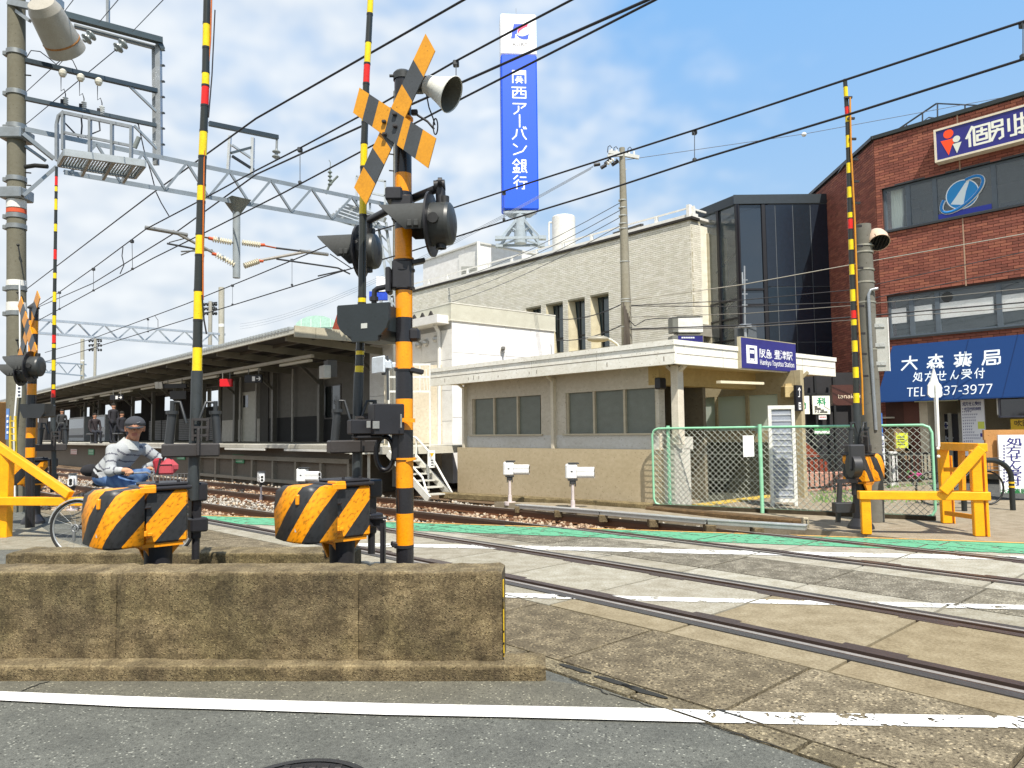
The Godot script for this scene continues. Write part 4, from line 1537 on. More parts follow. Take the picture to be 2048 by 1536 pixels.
# ---------------------------------------------------------------- lettering: each character is a set of brush strokes on a 16 by 16 grid
const STROKES := {
	"関": "111f 1171 7175 1575 1373 91f1 9195 95f5 93f3 f1ff 6878 a898 5aba 4ccc 8a8c 8c5f 8cbf",
	"西": "02f2 161efef616 62683b a2aada",
	"ア": "12f2e4a7 7579 796b2e",
	"|": "818f",
	"バ": "534a0e a3cafe c0d2 e0f2",
	"ン": "1255 f4ba1e",
	"銀": "4005 4085 2666 1a7a 464e 0f8f 1b2d 7b6d a1e1 e1e7 a4e4 a7e7 a1ae aece c7ff e9cb",
	"行": "5014 6519 484f 82e2 77f7 c7cf cfaf",
	"阪": "111f 1141 4136 3659 5939 72f2 727a5f 75e5 e5ab6f 87bcff",
	"急": "6034 42a2 a286 26d6 d6da 28d8 2ada 1c0f 4c4f 4fcf cfcd 8b9d dcfe",
	"豊": "21d1d62621 6066 a0a6 24d4 08f8 4acacc4c4a 4d5f cdbf 0fff",
	"津": "1031 0425 0f3a 62e2e666 54f4 69e9 5cfc a0af",
	"駅": "1171 1474 1777 4147 111a7a7f6f 1c0f 3c3e 5c5d 91f1f797 919a7f b8ff",
	"大": "05f5 80860f 86ff",
	"森": "13e3 8088 8328 83d8 0a7a 484f 4a0e 4a7e 8afa c8cf ca9e caff",
	"薬": "03f3 5054 a0a4 56b6ba5a56 58b8 1638 f6d8 1b3a fbda 0cfc 8b8f 8c2f 8cef",
	"局": "21e1e525 21290f 28f8f8fedf 4bbbbf4f4b",
	"処": "4017 3373735a0f 278dff a2a98c a2e2edfdfb",
	"方": "04f4 8084 644b1f 59d9dfaf",
	"せ": "06f6 b1b99a 515d7fef",
	"ん": "812f58788daecef9",
	"受": "d111 2233 7273 d2c3 05f5 0507 f5f7 28d8 d80f 48ff",
	"付": "5008 363f 65f5 c0cfaf 79ab",
	"個": "4008 262f 51f1ff5f51 75d5 a3a8 78d8dc7c78",
	"別": "1171 7175 1115 1575 0878 787e5f 47390f b2bb f0ffcf",
	"指": "0464 303f1e 0b6a 8087 87e7 e7e5 84e2 89e9ef8f89 8ccc",
	"科": "7021 0575 414f 450c 457b 91b3 95b7 7bfa d0df",
	"吹": "13535b1b13 a078 93f3f3d6 a5a97f a9ff",
	"田": "11e1ee1e11 17e7 818e",
	"市": "8083 03f3 26e6 262d e6edcd 838f",
	"民": "11e1e515 111f5d 19f9 758aef fd",
	"病": "8082 22f2 22291f 0516 0a29 55f5 686f 68f8 f8ff a5a97c a9dc",
	"院": "111f 1141 4136 3649 4929 a0a2 62f2 6264 f2f4 75e5 68f8 986f c8cefefc",
	"歯": "8083 83c3 3033 05f5 27e7 262e e6ee 2ede 898c 5a8a",
}


func hx(c: String) -> float:
	return "0123456789abcdef".find(c)


# strokes of a text laid from o along ux, with uy pointing down the sheet; step moves to the next character
func write(b: MB, text: String, o: Vector3, ux: Vector3, uy: Vector3, step: Vector3, w: float) -> void:
	var nrm := uy.cross(ux).normalized() * -1.0
	if nrm.dot(eye - o) < 0: nrm = -nrm
	var lift := 0.0
	for ch in text:
		if STROKES.has(ch):
			for s in STROKES[ch].split(" "):
				var pts := []
				for k in range(0, s.length(), 2):
					pts.append(Vector2(hx(s[k]) / 15.0, hx(s[k + 1]) / 15.0))
				for k in pts.size() - 1:
					var a: Vector2 = pts[k]
					var c: Vector2 = pts[k + 1]
					var d := (c - a).normalized()
					if d == Vector2.ZERO: continue
					var e := Vector2(-d.y, d.x) * w * 0.5
					a -= d * w * 0.35
					c += d * w * 0.35
					lift += 0.00006
					var up := nrm * (0.003 + lift)
					var q := []
					for r in [a + e, c + e, c - e, a - e]:
						q.append(o + ux * r.x + uy * r.y + up)
					b.quad(q[0], q[1], q[2], q[3], nrm)
		o += step


func latin(text: String, parent: Node3D, o: Vector3, ux: Vector3, uy: Vector3, height: float, col: Color, width := 0.0, bold := false) -> void:
	# o is the left end of the base line; ux and uy unit vectors to the right and up
	var f := SystemFont.new()
	f.font_names = PackedStringArray(["Droid Sans"])
	if bold: f.font_weight = 700
	var tm := TextMesh.new()
	tm.font = f
	tm.text = text
	tm.font_size = 64
	tm.pixel_size = height / 46.0
	tm.depth = 0.002
	tm.horizontal_alignment = HORIZONTAL_ALIGNMENT_LEFT
	tm.vertical_alignment = VERTICAL_ALIGNMENT_BOTTOM
	var m := StandardMaterial3D.new()
	m.albedo_color = col.linear_to_srgb()
	m.roughness = 0.5
	tm.material = m
	var mi := MeshInstance3D.new()
	mi.name = "lettering"
	mi.mesh = tm
	var sx := 1.0
	if width > 0: sx = width / maxf(tm.get_aabb().size.x, 0.001)
	parent.add_child(mi, true)
	var x := Transform3D(Basis(ux * sx, uy, ux.cross(uy)), o + ux.cross(uy) * 0.005 - uy * height * 0.32)
	mi.transform = parent.transform.affine_inverse() * x if parent.get_parent() == self else x


# a vertical wall seen in the picture: corner o, direction u to the right along it
class Wall:
	var o: Vector3
	var u: Vector3
	var n: Vector3

	func _init(oo: Vector3, uu: Vector3) -> void:
		o = Vector3(oo.x, 0, oo.z)
		u = Vector3(uu.x, 0, uu.z).normalized()
		n = Vector3(-u.z, 0, u.x)
		if n.dot(Vector3(0, 1.42, 0) - o) < 0: n = -n

	func at(a: float, h: float, off := 0.0) -> Vector3:
		return o + u * a + Vector3.UP * h + n * off


func on(w: Wall, px: float, py: float, off := 0.0) -> Vector2:
	var q := onp(px, py, w.o + w.n * off, w.n)
	return Vector2((q - w.o).dot(w.u), q.y)


# a box standing on the wall: from a0 to a1, h0 to h1, between two distances off it
func wbox(b: MB, w: Wall, a0: float, a1: float, h0: float, h1: float, d0: float, d1: float, bev := 0.0) -> void:
	b.box(Transform3D(Basis(w.u, Vector3.UP, w.u.cross(Vector3.UP)), w.at((a0 + a1) / 2, (h0 + h1) / 2, (d0 + d1) / 2)), Vector3(absf(a1 - a0), absf(h1 - h0), absf(d1 - d0)), bev)


# a wall with openings: solid pieces d0..d1 thick round the holes [a0, a1, h0, h1]
func holed(b: MB, w: Wall, a0: float, a1: float, h0: float, h1: float, d0: float, d1: float, holes: Array) -> void:
	var xs := [a0, a1]
	for h in holes:
		xs.append_array([h[0], h[1]])
	xs.sort()
	for i in xs.size() - 1:
		var xa: float = clampf(xs[i], a0, a1)
		var xb: float = clampf(xs[i + 1], a0, a1)
		if xb - xa < 1e-4: continue
		var ys := []
		for h in holes:
			if h[0] < xb - 1e-4 and h[1] > xa + 1e-4:
				ys.append([h[2], h[3]])
		ys.sort_custom(func(p, q): return p[0] < q[0])
		var y := h0
		for q in ys:
			if q[0] > y + 1e-4: wbox(b, w, xa, xb, y, q[0], d0, d1)
			y = maxf(y, q[1])
		if y < h1 - 1e-4: wbox(b, w, xa, xb, y, h1, d0, d1)


# ---------------------------------------------------------------- station house
var SW: Wall
var FW: Wall


func build_station() -> void:
	var CREAM := L(216, 204, 178)
	var c0 := Vector3(2.72, 0, -14.05)
	SW = Wall.new(c0, -DL)     # long wall, u runs to the right (towards the corner at 0)
	var o := thing("station_house", "cream low station building with frosted windows, flat white roof edge and blue name sign", "station building", c0)
	var aL := on(SW, 915, 940).x
	var hb := 1.06
	var b := MB.new(L(192, 177, 148))
	wbox(b, SW, aL, 0.18, -0.4, hb, 0, -0.25)
	part("concrete_plinth", b, M.concrete, o)
	b = MB.new(L(206, 204, 196))
	# stepped white end of the plinth
	wbox(b, SW, 0.18, 0.42, -0.1, hb + 0.03, 0.0, -0.5)
	wbox(b, SW, -0.02, 0.42, hb + 0.0, hb + 0.24, -0.3, -0.6)
	part("stair_parapet", b, M.concrete, o)
	var w1a := on(SW, 944, 799, -0.1)
	var w1b := on(SW, 1083, 868, -0.1)
	var w2a := on(SW, 1131, 786, -0.1)
	var w2b := on(SW, 1313, 866, -0.1)
	b = MB.new(L(206, 199, 184))
	var he := 2.66
	var hs := (w1b.y + w2b.y) / 2
	var ht := (w1a.y + w2a.y) / 2
	holed(b, SW, aL + 0.15, 0.02, hb, he, -0.1, -0.28, [[w1a.x, w1b.x, hs, ht], [w2a.x, w2b.x, hs, ht]])
	var wall := part("wall", b, M.concrete, o)
	# lower band of the wall is painted a cooler grey
	b = MB.new(L(206, 206, 204))
	wbox(b, SW, aL + 0.15, 0.0, hb + 0.002, hs - 0.03, -0.1, -0.092)
	part("painted_dado", b, M.concrete, wall)
	var k := 0
	for q in [[w1a.x, w1b.x, [945, 989, 1036, 1082]], [w2a.x, w2b.x, [1132, 1189, 1250, 1313]]]:
		b = MB.new(L(196, 186, 162))
		wbox(b, SW, q[0], q[0] + 0.05, hs, ht, -0.13, -0.2)
		wbox(b, SW, q[1] - 0.04, q[1], hs, ht, -0.13, -0.2)
		wbox(b, SW, q[0] - 0.08, q[1] + 0.06, hs - 0.035, hs, -0.06, -0.2)
		for m in [1, 2]:
			var x := on(SW, q[2][m], 830, -0.14).x
			wbox(b, SW, x - 0.025, x + 0.025, hs, ht, -0.12, -0.2)
		var win := part("window", b, M.paint, o)
		for m in 3:
			b = MB.new(L(118, 124, 116))
			var x0 := on(SW, q[2][m], 830, -0.2).x
			var x1 := on(SW, q[2][m + 1], 830, -0.2).x
			wbox(b, SW, maxf(x0, q[0] + 0.02), minf(x1, q[1]), hs, ht, -0.17 - 0.003 * m, -0.19 - 0.003 * m)
			part("frosted_pane", b, M.paint, win)
	# pipes and brackets
	for px in [926, 1104]:
		b = MB.new(L(222, 214, 194))
		var x := on(SW, px, 840).x
		wbox(b, SW, x - 0.04, x + 0.04, hb - 0.01, he - 0.08, -0.1, 0.0)
		b.bar(SW.at(x, he - 0.14, -0.05), SW.at(x, he - 0.02, 0.15), 0.06, 0.05)
		part("pilaster", b, M.paint, o)
	# corner column with its capital
	b = MB.new(L(224, 216, 200))
	var cx := on(SW, 1348, 800).x
	wbox(b, SW, cx - 0.085, cx + 0.085, hb + 0.1, he - 0.02, -0.02, -0.20, 0.01)
	b.bar(SW.at(cx, he - 0.18, -0.1), SW.at(cx - 0.2, he - 0.02, -0.1), 0.09, 0.06)
	b.bar(SW.at(cx, he - 0.18, -0.1), SW.at(cx + 0.2, he - 0.02, -0.1), 0.09, 0.06)
	part("column", b, M.paint, o)
	# roof slab with white fascia
	var rc := pz(1350, 727, 13.2)
	rc.y = 0
	var lA := rc + DL * 7.5
	var rB := rc + DR.normalized() * 5.9
	b = MB.new(L(206, 186, 140))
	var rm := rc + DR.normalized() * 3.5
	var rp := PackedVector2Array()
	for q in [lA, rc, rB, rB + DL * 1.4, rm + DL * 1.4, rm + DL * 7.4]: rp.append(Vector2(q.x, -q.z))
	b.slab(Geometry2D.offset_polygon(rp, -0.06)[0], 2.78, 0.12)
	part("roof", b, M.concrete, o)
	var f1 := Wall.new(lA, -DL)
	var f2 := Wall.new(rc, DR)
	FW = f2
	b = MB.new(L(242, 241, 234))
	var Lf := lA.distance_to(rc)
	var Rf := rc.distance_to(rB)
	for i in 4:
		wbox(b, f1, Lf * i / 4 + (0.006 if i else 0.0), Lf * (i + 1) / 4 - 0.006, 2.62, 2.96, 0.0, -0.1)
	wbox(b, f1, -0.02, Lf, 2.965, 3.06, 0.02, -0.14)
	for i in 4:
		wbox(b, f2, Rf * i / 4 + 0.006, Rf * (i + 1) / 4 - 0.006, 2.62, 2.96, 0.004, -0.1)
	wbox(b, f2, 0.0, Rf + 0.02, 2.965, 3.055, 0.024, -0.14)
	var fa := part("fascia", b, M.concrete, o)
	b = MB.new(L(120, 108, 90))
	wbox(b, f1, 0.0, Lf, 2.82, 2.832, 0.003, -0.01)
	wbox(b, f2, 0.05, Rf - 0.05, 2.80, 2.81, 0.007, -0.01)
	for i in 9:
		var a := rng.randf_range(0.5, Lf)
		wbox(b, f1, a, a + 0.015, 2.68, 2.72 + rng.randf() * 0.06, 0.003, -0.01)
	part("crack", b, M.matte, fa)
	# inner beam and far wall of the passage
	b = MB.new(L(190, 166, 114))
	var ib := Wall.new(rc + DL * 0.75 + DR.normalized() * 0.3, DR)
	wbox(b, ib, 0.2, 4.6, 2.30, 2.66, 0, -0.3)
	part("beam", b, M.concrete, o)
	var pw := Wall.new(c0 + DR.normalized() * 3.4, -DL)
	var a0 := on(pw, 1368, 830).x
	var a1 := on(pw, 1592, 830).x
	b = MB.new(L(178, 166, 136))
	var ha := on(pw, 1470, 792).y
	var hl := on(pw, 1470, 862).y
	holed(b, pw, a0 - 4.0, a1 + 0.12, -0.2, 2.66, 0, -0.15, [[on(pw, 1376, 830).x, on(pw, 1430, 830).x, hl, ha], [on(pw, 1434, 830).x, on(pw, 1491, 830).x, hl, ha], [on(pw, 1497, 830).x, on(pw, 1556, 830).x, hl, ha]])
	part("passage_wall", b, M.concrete, o)
	b = MB.new(L(72, 74, 62))  # shade of the passage painted as dark sheets on wall foot and floor
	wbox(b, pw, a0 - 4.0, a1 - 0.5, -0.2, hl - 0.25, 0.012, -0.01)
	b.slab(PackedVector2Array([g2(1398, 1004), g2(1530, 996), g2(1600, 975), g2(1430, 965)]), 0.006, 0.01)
	part("passage_shade", b, M.concrete, o)
	for q in [[1376, 1430], [1434, 1491], [1497, 1556]]:
		b = MB.new(L(224, 232, 224))
		wbox(b, pw, on(pw, q[0], 830).x, on(pw, q[1], 830).x, hl, ha, -0.06, -0.08)
		part("frosted_pane", b, M.frost, o)
	b = MB.new(L(226, 196, 96))
	var yp := g(1400, 1012)
	b.bar(g(1398, 1011) + Vector3(0, 0.008, 0), g(1600, 985) + Vector3(0, 0.008, 0), 0.32, 0.012)
	part("tactile_strip", b, M.paint, o)
	# back wall closing the passage, and a lamp tube
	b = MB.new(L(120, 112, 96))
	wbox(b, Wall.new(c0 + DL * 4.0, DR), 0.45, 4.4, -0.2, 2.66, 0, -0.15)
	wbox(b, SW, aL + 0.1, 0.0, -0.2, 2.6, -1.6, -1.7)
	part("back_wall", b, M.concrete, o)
	b = MB.new(L(240, 232, 204))
	var l0 := pz(1437, 764, 14.1)
	var l1 := pz(1524, 767, 15.0)
	b.bar(l0, l1, 0.10, 0.05)
	solo("strip_light", b, M.paint, "long unlit strip light under the station roof edge", "ceiling light")
	b = MB.new(L(30, 30, 30))
	wbox(b, SW, on(SW, 1316, 772).x, on(SW, 1327, 772).x, 2.20, 2.42, -0.1, 0.12, 0.02)
	solo("wall_speaker", b, M.paint, "small black box fixed high on the station wall by the corner column", "speaker")
	b = MB.new(L(196, 176, 128))
	b.bx(pz(1579, 784, 15.6), Vector3(0.28, 0.24, 0.25), 0.01)
	b.bar(pz(1570, 772, 15.6), pz(1594, 772, 15.6), 0.05, 0.1)
	solo("wall_box", b, M.paint, "beige box hanging under the roof beside the entrance post", "box")
	# entrance post with the direction sign
	b = MB.new(L(170, 158, 128))
	var ep := g(1602, 1000)
	ep = Vector3(7.0 * 0 + pz(1598, 860, 15.6).x, 0, -15.6)
	b.bar(ep, ep + Vector3(0, 2.64, 0), 0.17, 0.17, Vector3.RIGHT)
	b.bar(ep + Vector3(0, 2.42, 0), ep + Vector3(0.2, 2.62, 0.1), 0.08, 0.06)
	solo("entrance_post", b, M.concrete, "beige concrete post holding the right end of the station roof", "post")
	var sg := thing("direction_sign", "tall narrow black sign with white arrow on the station entrance post", "sign", ep)
	var dsw := Wall.new(pz(1592, 800, 15.3), DR)
	b = MB.new(L(40, 40, 46))
	var A := on(dsw, 1592, 770)
	var B := on(dsw, 1606, 822)
	wbox(b, dsw, A.x, B.x, B.y, A.y, 0, -0.06)
	part("board", b, M.paint, sg)
	b = MB.new(L(235, 235, 235))
	var mid := (A.x + B.x) / 2
	b.bar(dsw.at(mid, A.y - 0.24, 0.004), dsw.at(mid, A.y - 0.06, 0.004), 0.02, 0.003, dsw.n)
	b.bar(dsw.at(mid - 0.05, A.y - 0.11, 0.004), dsw.at(mid, A.y - 0.055, 0.004), 0.018, 0.003, dsw.n)
	b.bar(dsw.at(mid + 0.05, A.y - 0.11, 0.004), dsw.at(mid, A.y - 0.055, 0.0046), 0.018, 0.003, dsw.n)
	b.bar(dsw.at(mid - 0.06, A.y - 0.24, 0.004), dsw.at(mid, A.y - 0.24, 0.0046), 0.018, 0.003, dsw.n)
	wbox(b, dsw, mid - 0.045, mid + 0.045, A.y - 0.51, A.y - 0.36, 0, 0.005)
	part("arrow", b, M.print, sg)
	b = MB.new(L(40, 40, 46))
	for y in [0.40, 0.45]:
		wbox(b, dsw, mid - 0.03, mid + 0.03, A.y - y - 0.015, A.y - y + 0.005, 0.005, 0.008)
	part("train_symbol", b, M.print, sg)
	# name sign on the fascia
	var sp := Wall.new(f2.at(0, 0, 0.06), DR)
	A = on(sp, 1479, 674)
	B = on(sp, 1593, 737)
	var tl := on(sp, 1479, 674)
	var sgn := thing("station_name_sign", "blue station name sign with train symbol and white lettering on the roof edge", "sign", sp.at(A.x, 2.6, 0))
	var yb := on(sp, 1479, 735).y
	b = MB.new(L(58, 58, 132))
	wbox(b, sp, A.x + 0.04, B.x, yb, A.y, 0, -0.045, 0.004)
	part("board", b, M.paint, sgn)
	b = MB.new(L(190, 182, 156))
	wbox(b, sp, A.x, A.x + 0.04, yb - 0.01, A.y + 0.01, 0.002, -0.06)
	wbox(b, sp, A.x + 0.04, B.x, A.y, A.y + 0.015, 0.002, -0.05)
	part("edge_frame", b, M.paint, sgn)
	var W := B.x - A.x
	var H := A.y - yb
	b = MB.new(L(238, 240, 244))
	wbox(b, sp, A.x + W * 0.105, A.x + W * 0.285, yb + H * 0.17, yb + H * 0.77, 0, 0.004)
	var sq := part("symbol_panel", b, M.print, sgn)
	b = MB.new(L(48, 48, 104))
	var tx := A.x + W * 0.155
	var tw := W * 0.085
	wbox(b, sp, tx, tx + tw, yb + H * 0.34, yb + H * 0.50, 0.004, 0.007)
	wbox(b, sp, tx, tx + tw, yb + H * 0.62, yb + H * 0.68, 0.004, 0.007)
	wbox(b, sp, tx, tx + 0.012, yb + H * 0.48, yb + H * 0.64, 0.004, 0.007)
	wbox(b, sp, tx + tw - 0.012, tx + tw, yb + H * 0.48, yb + H * 0.64, 0.004, 0.007)
	b.bar(sp.at(tx + 0.03, yb + H * 0.32, 0.006), sp.at(tx - 0.01, yb + H * 0.24, 0.006), 0.014, 0.003, sp.n)
	b.bar(sp.at(tx + tw - 0.03, yb + H * 0.32, 0.006), sp.at(tx + tw + 0.01, yb + H * 0.24, 0.006), 0.014, 0.003, sp.n)
	part("train_symbol", b, M.print, sq)
	b = MB.new(L(242, 244, 248))
	var cw := W * 0.104
	var ch := H * 0.29
	var st := sp.u * cw * 1.08
	write(b, "阪急", sp.at(A.x + W * 0.325, yb + H * 0.70, 0), sp.u * cw, Vector3.DOWN * ch, st, 0.085)
	write(b, "豊津駅", sp.at(A.x + W * 0.59, yb + H * 0.70, 0), sp.u * cw, Vector3.DOWN * ch, st, 0.08)
	part("lettering", b, M.print, sgn)
	latin("Hankyu Toyotsu Station", sgn, sp.at(A.x + W * 0.325, yb + H * 0.15, 0.0), sp.u, Vector3.UP, H * 0.17, L(242, 244, 248), W * 0.62)


# ---------------------------------------------------------------- white annex behind the station house
func build_annex() -> void:
	var c := Vector3(pz(904, 700, 21).x, 0, -21)
	var o := thing("station_annex", "plain white two storey annex with beige parapet behind the station house", "building", c)
	var f := Wall.new(c, DR)
	var s := Wall.new(c + DL * 4.5, -DL)
	var b := MB.new(L(240, 240, 238))
	var ht := on(f, 905, 607).y
	var hp := on(f, 905, 640).y
	var w := on(f, 1109, 700).x
	# cladding panels with fine joints
	var back := MB.new(L(190, 190, 188))
	wbox(back, f, 0.02, w, 0, hp, -0.02, -4.0)
	part("core", back, M.matte, o)
	var na := 4
	for i in na:
		for j in 5:
			b = MB.new(L(247, 248, 250).lerp(L(243, 244, 246), rng.randf()))
			wbox(b, f, w * i / na + 0.006, w * (i + 1) / na - 0.006, hp * j / 5 + 0.006, hp * (j + 1) / 5 - 0.006, 0, -0.02)
			part("wall_panel", b, M.matte, o)
	for i in 3:
		for j in 5:
			b = MB.new(L(240, 240, 238).lerp(L(234, 234, 232), rng.randf()))
			wbox(b, s, 4.5 - 1.5 * (i + 1) + 0.006, 4.5 - 1.5 * i - 0.006, (hp - 0.25) * j / 5 + 0.006, (hp - 0.25) * (j + 1) / 5 - 0.006, 0.0, -0.02)
			part("wall_panel", b, M.matte, o)
	b = MB.new(L(204, 204, 190))
	wbox(b, f, -0.05, w + 0.03, hp, ht, 0.03, -4.0)
	part("parapet", b, M.matte, o)
	b = MB.new(L(226, 226, 218))
	wbox(b, f, -0.06, w + 0.04, ht, ht + 0.03, 0.04, -4.0)
	wbox(b, f, -0.06, w + 0.04, hp - 0.02, hp, 0.04, -0.3)
	part("coping", b, M.matte, o)
	# lean-to roof edge on the left with its corrugation ends
	b = MB.new(L(236, 236, 234))
	wbox(b, s, 0.0, 4.4, hp - 0.10, hp + 0.14, 0.45, -0.2)
	var ro := part("roof_edge", b, M.matte, o)
	b = MB.new(L(60, 58, 54))
	for i in 7:
		var a := 4.0 - i * 0.42
		b.prism(PackedVector2Array([Vector2(-0.11, 0), Vector2(0.11, 0), Vector2(0, 0.14)]), Transform3D(Basis(s.u, Vector3.UP, s.u.cross(Vector3.UP) * (1 if s.u.cross(Vector3.UP).dot(s.n) > 0 else -1)), s.at(a, hp + 0.15, 0.40)), 0.05)
	part("corrugation_end", b, M.matte, ro)
	b = MB.new(L(238, 238, 236))
	for q in [878, 872]:
		var a := on(s, q, 760, 0.06).x
		if q == 878: b.tube([s.at(a, hp - 0.1, 0.2), s.at(a, hp - 0.3, 0.06), s.at(a, 0.9, 0.06)], 0.06, 10)
	part("downpipe", b, M.paint, o)
	for q in [[840, 690], [854, 686], [875, 678]]:
		b = MB.new(L(206, 208, 208))
		var w2 := on(s, q[0], q[1])
		b.ball(s.at(w2.x, w2.y, 0.05), Vector3(0.11, 0.11, 0.11), 6)
		part("vent_hood", b, M.metal, o)
	b = MB.new(L(120, 120, 118))
	var lq := on(f, 1003, 697)
	b.bx(f.at(lq.x, lq.y, 0.08), Vector3(0.12, 0.10, 0.16), 0.02)
	b.cyl(f.at(lq.x, lq.y, 0.08), f.at(lq.x, lq.y - 0.14, 0.12), 0.03, 8)
	solo("wall_lamp", b, M.paint, "tiny grey lamp on the white annex wall", "lamp")
	# link wing between annex and platform, cream panels
	var lw := Wall.new(pz(768, 800, 21.5), Vector3(1, 0, 0.1))
	b = MB.new(L(214, 204, 184))
	wbox(b, lw, 0, 1.7, 0.4, 3.4, 0, -1.5)
	part("link_wall", b, M.concrete, o)


# ---------------------------------------------------------------- pale brick hall with the bank's tower behind
func brick_face(parent: Node3D, w: Wall, a0: float, a1: float, h0: float, h1: float, off: float, bl: float, bh: float, gap: float, cols: Array, holes: Array, singles: int, near: float) -> void:
	# bricks proud of the mortar, those nearest the viewer as parts of their own
	var mesh := BoxMesh.new()
	mesh.size = Vector3(bl - gap, bh - gap, 0.02)
	var list := []
	var row := 0
	var y := h0
	while y + bh <= h1 + 1e-3:
		var x := a0 - (bl * 0.5 if row % 2 else 0.0)
		while x < a1 - 0.02:
			var xa := maxf(x, a0)
			var xb := minf(x + bl, a1)
			for h in holes:
				if xb > h[0] and xa < h[1] and y + bh > h[2] + 0.01 and y < h[3] - 0.01:
					if xa < h[0]: xb = h[0]
					elif xb > h[1]: xa = h[1]
					else: xb = xa
			if xb - xa > gap * 3:
				list.append([w.at((xa + xb) / 2, y + bh / 2, off), (xb - xa - gap) / (bl - gap)])
			x += bl
		y += bh
		row += 1
	list.sort_custom(func(p, q): return p[0].distance_squared_to(eye) < q[0].distance_squared_to(eye))
	var B := Basis(w.u, Vector3.UP, w.u.cross(Vector3.UP))
	var mats := []
	for c in cols:
		var m: StandardMaterial3D = M.matte.duplicate()
		m.albedo_color = (c as Color).linear_to_srgb()
		m.vertex_color_use_as_albedo = false
		mats.append(m)
	for i in mini(singles, list.size()):
		var mi := MeshInstance3D.new()
		mi.name = "brick"
		mi.mesh = mesh
		mi.material_override = mats[rng.randi() % mats.size()]
		parent.add_child(mi, true)
		var x := Transform3D(B * Basis.from_scale(Vector3(list[i][1], 1, 1)), list[i][0] + w.n * rng.randf() * 0.004)
		mi.transform = parent.transform.affine_inverse() * x if parent.get_parent() == self else x
	var cnt := list.size() - singles
	if cnt <= 0: return
	var mm := MultiMesh.new()
	mm.transform_format = MultiMesh.TRANSFORM_3D
	mm.use_colors = true
	var mb := MB.new(Color.WHITE)
	mb.bx(Vector3.ZERO, mesh.size)
	mm.mesh = mb.st.commit()
	mm.mesh.surface_set_material(0, M.matte)
	mm.instance_count = cnt
	for i in cnt:
		var e: Array = list[singles + i]
		mm.set_instance_transform(i, Transform3D(B * Basis.from_scale(Vector3(e[1], 1, 1)), e[0] + w.n * rng.randf() * 0.004))
		mm.set_instance_color(i, cols[rng.randi() % cols.size()])
	var mi := MultiMeshInstance3D.new()
	mi.name = "brickwork"
	mi.multimesh = mm
	mi.set_meta("kind", "stuff")
	parent.add_child(mi, true)
	mi.transform = parent.transform.affine_inverse() if parent.get_parent() == self else Transform3D()


